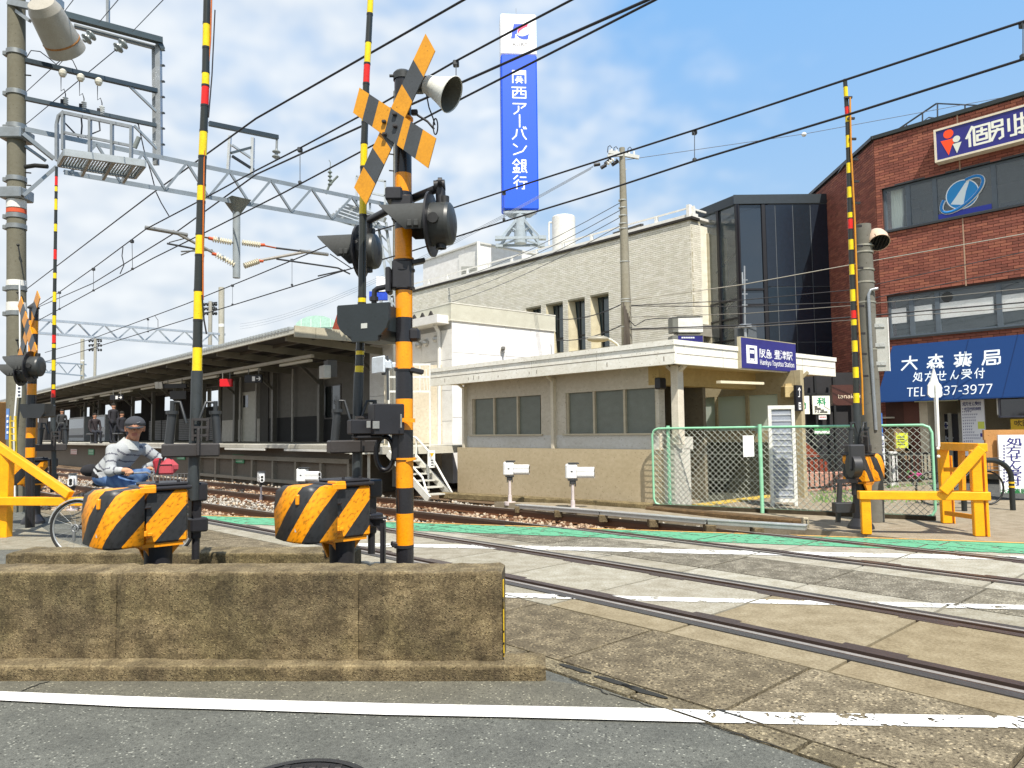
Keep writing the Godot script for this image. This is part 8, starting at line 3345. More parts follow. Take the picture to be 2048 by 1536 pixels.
	for q in [[1210, 328, 1222, 318], [1202, 336, 1212, 330], [1224, 330, 1236, 322], [1188, 330, 1200, 328]]: b.cyl(pz(q[0], q[1], uz), pz(q[2], q[3], uz), 0.05, 8)
	for q in [[1219, 300], [1231, 302], [1259, 303]]: b.tube([pz(q[0] - 4, q[1] + 5, uz), pz(q[0] - 3, q[1] - 6, uz), pz(q[0] + 1, q[1] - 9, uz), pz(q[0] + 5, q[1] - 4, uz)], 0.012, 5)
	part("cutout", b, M.paint, uo)
	b = MB.new(L(236, 238, 236))
	disc_insulator(b, pz(1214, 328, uz - 0.1), pz(1228, 318, uz - 0.1), 3, 0.06)
	for q in [[1223, 304], [1233, 306], [1258, 308], [1268, 309]]: b.cyl(pz(q[0], q[1], uz), pz(q[0], q[1] - 6, uz), 0.03, 6)
	part("insulator", b, M.gloss, uo)
	b = MB.new(L(200, 202, 196))
	for y in [401, 416, 432, 448, 458, 524, 599, 604, 654]: b.cyl(pz(1245 + (y - 400) * 0.033, y - 1, uz), pz(1245 + (y - 400) * 0.033, y + 1, uz), 0.115 + (y - 400) * 0.00012, 16)
	part("band", b, M.metal, uo)
	b = MB.new(L(90, 84, 76))
	for i in 5: b.tube([pz(1247 + i * 3, 605 + i * 7, uz - 0.16), pz(1250 + i * 2, 640 + i * 5, uz - 0.18), pz(1248 + i * 3, 692, uz - 0.16)], 0.018, 5)
	part("cable_bundle", b, M.wire, uo)
	# street lamp peeping over the station roof
	var lo := thing("street_lamp", "teardrop street lamp head on a curved arm above the station roof", "lamp", pz(1200, 680, 16.5))
	b = MB.new(L(150, 146, 132))
	var h0 := pz(1196, 678, 16.5)
	b.ball(h0, Vector3(0.26, 0.075, 0.12), 7)
	part("lamp_head", b, M.paint, lo)
	b = MB.new(L(206, 206, 196))
	b.tube([pz(1205, 674, 16.5), pz(1222, 680, 16.5), pz(1234, 688, 16.5), pz(1242, 700, 16.5)], [0.035, 0.03, 0.03, 0.03], 8)
	part("arm", b, M.paint, lo)


# ---------------------------------------------------------------- wires
func wire(label: String, pts: Array, r: float, group: String, col := Color(0.018, 0.02, 0.022), drops: Array = []) -> void:
	var b := MB.new(col)
	b.tube(pts, r, 6, false)
	var o := thing("overhead_wire", label, "wire", pts[0], group)
	part("conductor", b, M.wire, o)
	for d in drops:
		b = MB.new(L(60, 62, 66))
		b.tube([d[0], d[1]], 0.006, 5, false)
		b.bx(d[0] - Vector3(0, 0.02, 0), Vector3(0.07, 0.07, 0.07), 0.01)
		b.bx(d[1] + Vector3(0, 0.015, 0), Vector3(0.05, 0.05, 0.05), 0.01)
		part("dropper", b, M.wire, o)


func hang(a: Vector3, c: Vector3, sag: float, n := 10) -> Array:
	var r := []
	for i in n + 1:
		var t := float(i) / n
		r.append(a.lerp(c, t) - Vector3(0, sag * 4 * t * (1 - t), 0))
	return r


func build_wires() -> void:
	var G1 := "wires of the overhead line"
	var K := Color(0.016, 0.018, 0.02)
	# nearer track: messenger and contact wire
	var hm := 5.75
	var hc := 5.15
	wire("messenger wire above the nearer track, with hanging droppers", [g(1300, -82, hm), g(1024, 62, hm), g(912, 122, hm), g(724, 230, hm), g(600, 296, hm), g(512, 341, hm), g(395, 404, hm), g(292, 458, hm), g(187, 536, hm + 0.1), g(119, 584, hm + 0.15), g(77, 611, hm + 0.2)], 0.0125, G1, K, [[g(912, 124, hm), g(912, 199, hc)], [g(600, 297, hm), g(600, 367, hc)], [g(264, 481, hm), g(265, 539, hc)], [g(187, 537, hm), g(187, 582, hc)], [g(119, 584, hm), g(119, 619, hc)]])
	wire("contact wire above the nearer track", [g(1600, -155, hc), g(1310, 0, hc), g(1024, 146, hc), g(930, 194, hc), g(724, 302, hc), g(570, 384, hc), g(412, 464, hc), g(307, 516, hc), g(237, 554, hc), g(119, 618, hc), g(60, 650, hc)], 0.0115, G1, K)
	wire("thick feeder running from top centre down to the left mast", [pz(1150, -122, 9.0), pz(927, 0, 10.5), pz(512, 237, 14), pz(300, 390, 20), pz(52, 579, 34)], 0.019, G1, K)
	wire("thick feeder crossing the sign tower's white head", [pz(1420, -62, 7.0), pz(1295, 0, 7.6), pz(1024, 120, 9.2), pz(932, 161, 10), pz(724, 252, 12), pz(512, 349, 15.5), pz(357, 461, 20), pz(187, 566, 28), pz(77, 614, 40)], 0.0175, G1, K)
	# farther track
	hm = 5.85
	hc = 5.05
	wire("messenger wire above the farther track, crossing the whole sky", [g(2250, -28, hm), g(2044, 44, hm), g(1690, 160, hm), g(1389, 260, hm), g(1024, 377, hm), g(909, 415, hm), g(663, 488, hm), g(512, 551, hm), g(372, 608, hm), g(180, 679, hm), g(90, 705, hm)], 0.015, G1, K, [[g(2046, 46, hm), g(2046, 116, hc)], [g(1389, 262, hm), g(1389, 322, hc)], [g(1008, 384, hm), g(1008, 441, hc)], [g(584, 519, hm), g(584, 571, hc)], [g(465, 570, hm), g(465, 610, hc)], [g(296, 638, hm), g(296, 664, hc)]])
	wire("contact wire above the farther track, below the messenger", [g(2250, 48, hc), g(2048, 118, hc), g(1700, 228, hc), g(1389, 322, hc), g(1201, 384, hc), g(1008, 443, hc), g(827, 501, hc), g(672, 546, hc), g(512, 596, hc), g(317, 656, hc), g(130, 713, hc), g(70, 728, hc)], 0.014, G1, K)
	# short jumpers
	wire("short looping jumper between messenger and contact wire on the left", [pz(246, 494, 19), pz(244, 512, 19), pz(248, 530, 19), pz(240, 548, 19)], 0.012, G1, K)
	wire("drop wire falling from the beam to the left cantilever", [gp(312, 384), gp(322, 405), gp(338, 432)], 0.012, G1, K)
	wire("second jumper far down the line", [pz(310, 632, 34), pz(316, 640, 34), pz(316, 655, 34)], 0.012, G1, K)
	# wires of the feeder frame
	var G2 := "thin wires at the feeder frame"
	for q in [[128, 24, 160, -18, "a"], [198, 45, 236, 0, "b"], [265, 63, 330, -4, "c"]]:
		wire({"a": "thin wire rising behind the floodlight", "b": "thin wire rising from the frame's top beam, middle one", "c": "thin wire rising from the frame's corner to the upper edge"}[q[4]], [pz(q[0], q[1], 14.8), pz(q[2], q[3], 11)], 0.008, G2, L(70, 80, 96))
	for q in [[150, 94, 50, 186, "left discs"], [231, 100, 50, 250, "right discs"]]:
		wire("thin wire slanting down from the %s of the frame to the mast" % q[4], [gp(q[0], q[1], 0.15), pz(lerpf(q[0], q[2], 0.6), lerpf(q[1], q[3], 0.6), 16), pz(q[2], q[3], 19)], 0.010, G2, L(60, 66, 80))
	wire("curved jumper arching over the upper beam", [gp(50, 120), gp(62, 101), gp(80, 103), gp(100, 118), gp(116, 132), gp(130, 116), gp(145, 120), gp(156, 143)], 0.010, G2, K)
	wire("loose lead hanging from the frame to the truss", [gp(264, 243), gp(270, 240), gp(277, 250), gp(288, 300), gp(302, 345), gp(311, 380)], 0.012, G2, K)
	# street wires
	var G3 := "street wires from the utility pole"
	wire("hair-thin wire rising to the brown building, with a small white ball", [pz(1250, 320, 19.5), pz(1608, 268, 19.8), pz(2070, 183, 20)], 0.008, G3, L(90, 96, 104))
	var b := MB.new(L(230, 234, 238))
	b.ball(pz(1608, 269, 19.8), Vector3(0.07, 0.06, 0.07), 6)
	solo("marker_ball", b, M.paint, "tiny white ball on the thin wire in the blue sky", "marker")
	var ys := [[403, 420], [418, 440], [432, 462], [449, 480]]
	for i in 4:
		wire(["topmost", "second", "third", "lowest"][i] + " of four thin wires left of the utility pole", hang(pz(1245, ys[i][0], 19.5), pz(845, 575 - i * -14, 38), 0.35), 0.010, G3, L(84, 88, 94))
	for i in 3:
		wire(["upper", "middle", "lower"][i] + " of three thin far wires behind the sign tower", hang(pz(1190 - i * 4, 330 + i * 4, 19.5), pz(480, 648 + i * 5, 60), 0.8), 0.008, G3, L(150, 158, 170))
	for q in [[1262, 600, 1710, 528, 2080, 462, "pale spiral wire rising right across the dark glass block", 0.011, L(150, 146, 136)], [1262, 611, 1700, 580, 2080, 497, "dark wire above the brown building's lower brick band", 0.011, K], [1262, 612, 1708, 604, 2080, 530, "dark wire along the top of the lower brick band", 0.011, K], [1262, 634, 1706, 611, 2080, 574, "pale twisted wire across the lower windows", 0.009, L(110, 107, 100)], [1262, 658, 1706, 634, 2080, 602, "black cable across the white window blinds", 0.018, K], [1262, 660, 1706, 640, 2080, 612, "thin cable just below the black cable at the blinds", 0.010, L(90, 88, 84)]]:
		wire(q[6], [pz(q[0], q[1], 19.3), pz((q[0] + q[2]) / 2.0, (q[1] + q[3]) / 2.0 + 5, 18.6), pz(q[2], q[3], 17.8), pz(q[4], q[5], 16.4)], q[7], G3, q[8])
	for q in [[845, 658, "upper service cable running left behind the annex"], [850, 700, "lower service cable running left behind the annex"]]:
		wire(q[2], hang(pz(1248, q[1] - 52, 19.4), pz(1112, q[1] - 20, 23), 0.15), 0.014, G3, K)
	wire("looped cable right of the utility pole", [pz(1258, 640, 19.3), pz(1270, 652, 19.3), pz(1290, 640, 19.3), pz(1310, 637, 19.3), pz(1400, 634, 19.0)], 0.013, G3, K)


# ---------------------------------------------------------------- bodies: tapered limbs joined smoothly and meshed as surface nets
func limb(p: Vector3, a: Vector3, c: Vector3, ra: float, rc: float) -> Vector2:
	var d := c - a
	var t := clampf((p - a).dot(d) / maxf(d.length_squared(), 1e-8), 0, 1)
	return Vector2(p.distance_to(a + d * t) - lerpf(ra, rc, t), t)


func body_mesh(b: MB, bones: Array, cell: float, k: float, paint_fn: Callable) -> void:
	var lo := Vector3(1e9, 1e9, 1e9)
	var hi := -lo
	for q in bones:
		var r := maxf(q[2], q[3]) + cell * 3
		for e in [q[0], q[1]]:
			lo = lo.min(e - Vector3.ONE * r)
			hi = hi.max(e + Vector3.ONE * r)
	var nx := int((hi.x - lo.x) / cell) + 2
	var ny := int((hi.y - lo.y) / cell) + 2
	var nz := int((hi.z - lo.z) / cell) + 2
	var f := PackedFloat32Array()
	f.resize(nx * ny * nz)
	f.fill(1.0)
	var best := PackedByteArray()
	best.resize(nx * ny * nz)
	var near := PackedFloat32Array()
	near.resize(nx * ny * nz)
	near.fill(9.0)
	for bi in bones.size():
		var q: Array = bones[bi]
		var r := maxf(q[2], q[3]) + maxf(cell * 2.5, k * 1.2)
		var p0: Vector3 = ((q[0] as Vector3).min(q[1]) - Vector3.ONE * r - lo) / cell
		var p1: Vector3 = ((q[0] as Vector3).max(q[1]) + Vector3.ONE * r - lo) / cell
		for z in range(maxi(0, int(p0.z)), mini(nz, int(p1.z) + 2)):
			for y in range(maxi(0, int(p0.y)), mini(ny, int(p1.y) + 2)):
				for x in range(maxi(0, int(p0.x)), mini(nx, int(p1.x) + 2)):
					var i := x + nx * (y + ny * z)
					var d := limb(lo + Vector3(x, y, z) * cell, q[0], q[1], q[2], q[3]).x
					if d < near[i]:
						near[i] = d
						best[i] = bi
					var h := maxf(k - absf(d - f[i]), 0.0) / k
					f[i] = minf(d, f[i]) - h * h * k * 0.25
	var idx := {}
	var vs := []
	var ns := []
	var cs := []
	for z in nz - 1:
		for y in ny - 1:
			for x in nx - 1:
				var i := x + nx * (y + ny * z)
				var s := 0
				var offs := [0, 1, nx, nx + 1, nx * ny, nx * ny + 1, nx * ny + nx, nx * ny + nx + 1]
				for o in 8:
					if f[i + offs[o]] < 0: s += 1
				if s == 0 or s == 8: continue
				var sum := Vector3.ZERO
				var cnt := 0
				for e in [[0, 1], [2, 3], [4, 5], [6, 7], [0, 2], [1, 3], [4, 6], [5, 7], [0, 4], [1, 5], [2, 6], [3, 7]]:
					var fa := f[i + offs[e[0]]]
					var fb := f[i + offs[e[1]]]
					if (fa < 0) != (fb < 0):
						var t := fa / (fa - fb)
						var pa := Vector3(e[0] & 1, (e[0] >> 1) & 1, e[0] >> 2)
						var pb := Vector3(e[1] & 1, (e[1] >> 1) & 1, e[1] >> 2)
						sum += pa.lerp(pb, t)
						cnt += 1
				idx[i] = vs.size()
				var p := lo + (Vector3(x, y, z) + sum / cnt) * cell
				vs.append(p)
				ns.append(Vector3(f[i + 1] - f[i] + f[i + offs[7]] - f[i + offs[6]], f[i + nx] - f[i] + f[i + offs[7]] - f[i + offs[5]], f[i + nx * ny] - f[i] + f[i + offs[7]] - f[i + offs[3]]).normalized())
				var bi := best[i]
				cs.append(paint_fn.call(bi, p, limb(p, bones[bi][0], bones[bi][1], bones[bi][2], bones[bi][3]).y))
	var st := [1, nx, nx * ny]
	for i in idx:
		for ax in 3:
			var u: int = st[(ax + 1) % 3]
			var v: int = st[(ax + 2) % 3]
			if (f[i] < 0) == (f[i + st[ax]] < 0): continue
			if not (idx.has(i - u) and idx.has(i - v) and idx.has(i - u - v)): continue
			var q := [idx[i], idx[i - u], idx[i - u - v], idx[i - v]]
			for t in [[0, 1, 2], [0, 2, 3]]:
				var A: int = q[t[0]]
				var B: int = q[t[1]]
				var C: int = q[t[2]]
				b.c = cs[A]
				b.tri(vs[A], vs[B], vs[C], ns[A], ns[B], ns[C])


func ring_pts(c: Vector3, ax: Vector3, ay: Vector3, r: float, n := 32) -> Array:
	var out := []
	for i in n + 1:
		out.append(c + ax * cos(TAU * i / n) * r + ay * sin(TAU * i / n) * r)
	return out


func build_cyclist() -> void:
	var Z := 8.95
	var R := pz(155, 1054, Z)
	var Fh := pz(334, 1053, Z - 0.05)
	R.y = 0.335
	Fh.y = 0.335
	var X := (Fh - R).normalized()
	var Y := Vector3.UP
	var S := Vector3(-X.z, 0, X.x)    # towards the viewer
	if S.z < 0: S = -S
	var o := thing("bicycle", "silver city bicycle ridden across the tracks, wheels showing either side of the gate machine", "bicycle", Vector3(R.x, 0, R.z))
	for c in [R, Fh]:
		var b := MB.new(L(40, 40, 40))
		b.tube(ring_pts(c, X, Y, 0.322, 48), 0.018, 8, false)
		var wh := part("wheel", b, M.matte, o)
		b = MB.new(L(196, 200, 202))
		b.tube(ring_pts(c, X, Y, 0.302, 40), 0.010, 6, false)
		part("rim", b, M.metal, wh)
		b = MB.new(L(190, 194, 196))
		for i in 18:
			var a := TAU * i / 18
			b.tube([c + (X * cos(a + 0.2) + Y * sin(a + 0.2)) * 0.02 + S * (0.02 if i % 2 else -0.02), c + (X * cos(a) + Y * sin(a)) * 0.3], 0.0016, 4, false)
		part("spokes", b, M.metal, wh)
		b = MB.new(L(150, 154, 156))
		b.cyl(c - S * 0.06, c + S * 0.06, 0.022, 10)
		part("hub", b, M.metal, wh)
		b = MB.new(L(214, 218, 220))
		var arc := []
		for i in 15:
			var a := deg_to_rad((20 if c == R else 60) + (150 if c == R else 100) * i / 14.0)
			arc.append(c + (X * cos(a) + Y * sin(a)) * 0.352)
		for i in 14:
			b.quad(arc[i] - S * 0.026, arc[i] + S * 0.026, arc[i + 1] + S * 0.026, arc[i + 1] - S * 0.026, (arc[i] - c).normalized())
			b.quad(arc[i] + S * 0.026, arc[i + 1] + S * 0.026, arc[i + 1] + S * 0.026 - (arc[i + 1] - c) * 0.04, arc[i] + S * 0.026 - (arc[i] - c) * 0.04, S)
		part("mudguard", b, M.metal, o)
	var bb := R + X * 0.44 + Y * -0.05
	var st := R + X * 0.30 + Y * 0.42
	var hd := Fh - X * 0.16 + Y * 0.46
	var b := MB.new(L(44, 46, 52))
	b.tube([R, bb], 0.012, 8)
	b.tube([R, st - Y * 0.1], 0.010, 8)
	b.tube([bb, st + Y * 0.06], 0.016, 8)
	b.tube([bb, bb.lerp(hd, 0.4) - Y * 0.08, hd - Y * 0.05], 0.017, 8)
	b.tube([st - Y * 0.16, hd], 0.014, 8)
	b.tube([hd + Y * 0.06, Fh], 0.014, 8)
	part("frame", b, M.paint, o)
	b = MB.new(L(196, 198, 200))
	b.tube([hd, hd + Y * 0.16 - X * 0.03, hd + Y * 0.20 - X * 0.05 + S * 0.10, hd + Y * 0.20 - X * 0.22 + S * 0.26], 0.012, 8)
	b.tube([hd + Y * 0.16 - X * 0.03, hd + Y * 0.20 - X * 0.05 - S * 0.10, hd + Y * 0.20 - X * 0.22 - S * 0.26], 0.012, 8)
	b.tube([hd + Y * 0.22 - X * 0.02, hd + Y * 0.24 + X * 0.04 + S * 0.1], 0.006, 6)
	var hb := part("handlebar", b, M.metal, o)
	b = MB.new(L(24, 24, 26))
	for sg in [1.0, -1.0]: b.tube([hd + Y * 0.20 - X * 0.14 + S * 0.215 * sg, hd + Y * 0.20 - X * 0.255 + S * 0.275 * sg], 0.018, 10)
	part("grip", b, M.matte, hb)
	b = MB.new(L(30, 30, 32))
	b.ball(st + Y * 0.10, Vector3(0.13, 0.035, 0.09), 6)
	part("saddle", b, M.matte, o)
	b = MB.new(L(150, 152, 154))
	b.tube(ring_pts(bb + S * 0.05, X, Y, 0.08, 20), 0.006, 5, false)
	b.bar(bb + S * 0.07, bb + S * 0.07 + Vector3(0.05, -0.16, 0), 0.02, 0.012)
	b.bar(bb - S * 0.07, bb - S * 0.07 + Vector3(-0.05, 0.16, 0), 0.02, 0.012)
	b.bx(bb + S * 0.12 + Vector3(0.05, -0.16, 0), Vector3(0.09, 0.02, 0.07))
	b.tube([R + S * 0.05 + Y * 0.035, bb + S * 0.05 + Y * 0.07], 0.005, 4)
	b.tube([R + S * 0.05 - Y * 0.035, bb + S * 0.05 - Y * 0.07], 0.005, 4)
	b.bx(R + S * 0.06 - Y * 0.09, Vector3(0.03, 0.12, 0.03), 0.006)
	b.tube(ring_pts(R + S * 0.045, X, Y, 0.04, 14), 0.012, 6, false)
	part("crank_and_chain", b, M.metal, o)
	b = MB.new(L(150, 152, 154))
	var bc := hd + X * 0.19 - Y * 0.03
	for i in 9:
		for sg in [-1.0, 1.0]: b.bar(bc + X * (-0.16 + 0.04 * i) + S * 0.15 * sg, bc + X * (-0.18 + 0.045 * i) + S * 0.17 * sg + Y * 0.2, 0.006, 0.006)
	for y in [0.0, 0.1, 0.2]:
		for sg in [-1.0, 1.0]: b.bar(bc - X * 0.17 + S * (0.15 + y * 0.1) * sg + Y * y, bc + X * 0.18 + S * (0.15 + y * 0.1) * sg + Y * y, 0.007, 0.007)
	b.bx(bc, Vector3(0.34, 0.008, 0.3))
	part("basket", b, M.metal, o)
	# the red bag in the basket
	var ro := thing("backpack", "red backpack with black handle riding in the front basket of the bicycle", "bag", bc)
	b = MB.new(L(190, 78, 88))
	var rc := pz(338, 934, Z - 0.1)
	b.box(Transform3D(Basis(Vector3.UP, 0.2), rc), Vector3(0.21, 0.20, 0.16), 0.075)
	b.box(Transform3D(Basis(Vector3.UP, 0.2), rc + Vector3(0.01, -0.02, 0.09)), Vector3(0.16, 0.13, 0.05), 0.02)
	part("body", b, M.cloth, ro)
	b = MB.new(L(166, 44, 58))
	b.box(Transform3D(Basis(Vector3.UP, 0.2).rotated(Vector3.FORWARD, -0.25), pz(319, 933, Z - 0.02)), Vector3(0.10, 0.20, 0.18), 0.03)
	part("side_pocket", b, M.cloth, ro)
	b = MB.new(L(30, 30, 34))
	b.tube([rc + Vector3(-0.08, 0.08, 0), rc + Vector3(-0.06, 0.125, 0), rc + Vector3(0.0, 0.135, 0), rc + Vector3(0.03, 0.09, 0)], 0.014, 6)
	b.bar(rc + Vector3(-0.08, 0.10, 0.05), rc + Vector3(-0.10, -0.09, 0.09), 0.03, 0.012)
	b.box(Transform3D(Basis(Vector3.UP, 0.2), rc + Vector3(0.01, 0.03, 0.117)), Vector3(0.15, 0.012, 0.006))
	part("handle", b, M.cloth, ro)
	# rider
	var q := func(px: float, py: float, s: float) -> Vector3: return pz(px, py, Z) + S * s
	var po := thing("person", "cyclist in grey striped sweater, dark cap, sunglasses and jeans looking at the camera", "person", Vector3(R.x + 0.3, 0, R.z))
	var gripN := hd + Y * 0.20 - X * 0.20 + S * 0.245
	var gripF := hd + Y * 0.20 - X * 0.20 - S * 0.245
	var shN: Vector3 = q.call(240, 899, 0.16)
	var shF: Vector3 = q.call(272, 898, -0.17)
	var elN: Vector3 = q.call(247, 940, 0.27)
	var elF: Vector3 = q.call(299, 922, -0.27)
	var wrN := gripN + Vector3(-0.075, 0.035, 0)
	var wrF := gripF + Vector3(-0.06, 0.04, 0)
	var hpN: Vector3 = q.call(211, 955, 0.09)
	var hpF: Vector3 = q.call(211, 953, -0.09)
	var knN := hpN + X * 0.40 + Y * -0.10 + S * 0.03
	var knF := hpF + X * 0.42 + Y * 0.02 - S * 0.03
	var ftN := bb + S * 0.12 + Vector3(0.03, -0.09, 0)
	var ftF := bb - S * 0.12 + Vector3(-0.05, 0.22, 0)
	var bones := [
		[q.call(213, 948, 0.07), q.call(213, 948, -0.07), 0.115, 0.115],
		[q.call(217, 944, 0.06), q.call(251, 902, 0.08), 0.130, 0.108],
		[q.call(217, 944, -0.06), q.call(258, 900, -0.08), 0.130, 0.108],
		[q.call(238, 918, 0.0), q.call(254, 898, 0.0), 0.13, 0.108],
		[shN, elN, 0.070, 0.056], [elN, wrN, 0.056, 0.038],
		[shF, elF, 0.070, 0.056], [elF, wrF, 0.056, 0.038],
		[q.call(256, 893, 0.0), q.call(264, 872, 0.0), 0.058, 0.050],
		[hpN, knN, 0.088, 0.062], [knN, ftN, 0.062, 0.042], [hpF, knF, 0.088, 0.062], [knF, ftF, 0.062, 0.042],
		[ftN - X * 0.06, ftN + X * 0.14 - Y * 0.02, 0.045, 0.035], [ftF - X * 0.06, ftF + X * 0.14 - Y * 0.02, 0.045, 0.035],
	]
	var skin := L(206, 150, 120)
	var paintb := func(bi: int, p: Vector3, t: float) -> Color:
		if bi in [9, 10, 11, 12]: return L(70, 100, 150).lerp(L(96, 128, 172), absf(sin(p.x * 31 + p.y * 23)))
		if bi >= 13: return L(50, 50, 54)
		if bi == 0: return L(36, 36, 40)
		if bi == 8: return skin
		var ln: float = (bones[bi][0] as Vector3).distance_to(bones[bi][1])
		var s := t * ln / 0.092
		if bi < 4: s = (p - (bones[1][0] as Vector3)).dot((bones[1][1] - bones[1][0] as Vector3).normalized()) / 0.092
		if bi in [5, 7] and t > 0.93: return L(196, 199, 200)
		if bi in [1, 2] and t < 0.02: return L(200, 203, 206)
		return L(104, 106, 116) if fposmod(s + 0.3, 1.0) < 0.2 else L(178, 182, 184)
	var b2 := MB.new()
	body_mesh(b2, bones, 0.0105, 0.035, paintb)
	# hands closing on the grips
	for h in [[wrN, gripN, 1.0], [wrF, gripF, -1.0]]:
		var w0: Vector3 = h[0]
		var gq: Vector3 = h[1]
		var sg: float = h[2]
		var gd := (X * -0.12 + S * 0.06 * sg).normalized()
		var palm := gq + Vector3(-0.01, 0.034, 0)
		var hb2 := [[w0, palm, 0.030, 0.030], [palm - gd * 0.025, palm + gd * 0.03, 0.022, 0.020]]
		for i in 4:
			var kq := palm + gd * (0.035 - 0.022 * i) + X * 0.022
			var ln: float = [0.9, 1.0, 0.97, 0.8][i]
			hb2.append([kq, kq + X * 0.020 * ln - Y * 0.030 * ln, 0.0105, 0.0095])
			hb2.append([kq + X * 0.020 * ln - Y * 0.030 * ln, kq - X * 0.004 - Y * 0.058 * ln, 0.0095, 0.008])
		hb2.append([palm - gd * 0.02 - X * 0.01, gq - X * 0.028 - Y * 0.012, 0.0115, 0.0095])
		hb2.append([gq - X * 0.028 - Y * 0.012, gq - X * 0.004 - Y * 0.03 + gd * -0.02, 0.0095, 0.008])
		body_mesh(b2, hb2, 0.0045, 0.010, func(_b: int, _p: Vector3, _t: float) -> Color: return L(214, 160, 126))
	# head, turned towards the viewer
	var hc: Vector3 = q.call(270, 856, 0.0)
	var fw := Vector3(0.42, -0.06, 0.90).normalized()
	var rt := fw.cross(Vector3.UP).normalized() * -1.0
	if rt.x < 0: rt = -rt
	var hu := fw.cross(rt).normalized()
	if hu.y < 0: hu = -hu
	var hbones := [
		[hc - fw * 0.02 + hu * 0.02, hc + fw * 0.018 + hu * 0.025, 0.088, 0.084],
		[hc + fw * 0.02 - hu * 0.03, hc + fw * 0.045 - hu * 0.085, 0.064, 0.040],
		[hc + fw * 0.06 - hu * 0.015 - rt * 0.03, hc + fw * 0.06 - hu * 0.015 + rt * 0.03, 0.034, 0.034],
		[hc + fw * 0.092 + hu * 0.005, hc + fw * 0.110 - hu * 0.030, 0.009, 0.014],
		[hc + fw * 0.084 - hu * 0.058 - rt * 0.018, hc + fw * 0.084 - hu * 0.058 + rt * 0.016, 0.007, 0.007],
		[hc + fw * 0.080 - hu * 0.070 - rt * 0.016, hc + fw * 0.080 - hu * 0.070 + rt * 0.014, 0.009, 0.009],
		[hc - rt * 0.086 + hu * 0.010, hc - rt * 0.086 - hu * 0.030, 0.014, 0.010],
		[hc + rt * 0.086 + hu * 0.010, hc + rt * 0.086 - hu * 0.030, 0.014, 0.010],
		[hc - hu * 0.07 - fw * 0.01, hc - hu * 0.14 - fw * 0.03 - Vector3(0.02, 0, 0), 0.050, 0.054],
	]
	for h in hbones:
		for z in 2:
			h[z] = hc + (h[z] - hc) * 1.15
			h[z + 2] *= 1.15
	body_mesh(b2, hbones, 0.0062, 0.018, func(bi: int, p: Vector3, _t: float) -> Color:
		if bi in [4, 5]: return L(190, 124, 106)
		var d := p - hc
		if d.dot(fw) < 0.01 and d.dot(hu) > -0.03 and bi == 0: return L(40, 34, 30)
		return skin)
	var body := part("body", b2, M.cloth, po)
	# cap
	b = MB.new(L(70, 72, 78))
	var cx := Transform3D(Basis(rt, hu, rt.cross(hu)).scaled(Vector3.ONE * 1.15), hc + hu * 0.044)
	var prof := []
	for i in 9:
		var a := PI * 0.5 * i / 8
		prof.append(Vector2(cos(a) * 0.100, sin(a) * 0.088))
	b.lathe(cx, prof, 24)
	b.c = L(46, 47, 52)
	b.lathe(cx, [Vector2(0.101, -0.012), Vector2(0.102, 0.012)], 24)
	var brim := PackedVector2Array()
	for i in 13:
		var a := PI * i / 12
		brim.append(Vector2(cos(a) * 0.086, sin(a) * 0.085 + 0.075))
	brim.append(Vector2(-0.06, 0.06)); brim.append(Vector2(0.06, 0.06))
	b.c = L(60, 62, 68)
	b.prism(brim, Transform3D(Basis(rt * 1.15, (fw - hu * 0.16) * 1.15, hu), cx.origin - hu * 0.006), 0.007)
	b.c = L(150, 152, 156)
	b.tube([cx * Vector3(0.05, 0.03, 0.092), cx * Vector3(0.02, 0.02, 0.105)], 0.003, 4)
	part("cap", b, M.cloth, po)
	b = MB.new(Color(0.012, 0.012, 0.014))
	for sg in [-1.0, 1.0]:
		b.ball(hc + fw * 0.108 + hu * 0.008 + rt * 0.039 * sg, Vector3(0.030, 0.019, 0.012), 6)
		b.bar(hc + fw * 0.10 + hu * 0.014 + rt * 0.066 * sg, hc + hu * 0.014 + rt * 0.104 * sg, 0.006, 0.008)
	b.bar(hc + fw * 0.116 + hu * 0.012 - rt * 0.01, hc + fw * 0.116 + hu * 0.012 + rt * 0.01, 0.006, 0.006)
	part("sunglasses", b, M.shine, po)
	# collar and waist pouch
	b = MB.new(L(190, 194, 193))
	var nc: Vector3 = q.call(260, 884, 0.0)
	var nd: Vector3 = ((q.call(264, 872, 0.0) as Vector3) - (q.call(256, 893, 0.0) as Vector3)).normalized()
	var nsx := nd.cross(Vector3.BACK).normalized()
	b.lathe(Transform3D(Basis(nsx, nd, nsx.cross(nd)), nc), [Vector2(0.135, -0.06), Vector2(0.105, -0.01), Vector2(0.084, 0.035), Vector2(0.076, 0.032)], 20)
	part("collar", b, M.cloth, po)
	var bo := thing("waist_bag", "black bag worn at the cyclist's back", "bag", q.call(188, 938, 0.1))
	b = MB.new(L(34, 34, 40))
	b.ball(q.call(189, 940, 0.08), Vector3(0.11, 0.075, 0.10), 7)
	b.tube([q.call(196, 930, 0.1), q.call(215, 940, 0.19), q.call(232, 942, 0.16)], 0.016, 6)
	part("pouch", b, M.cloth, bo)


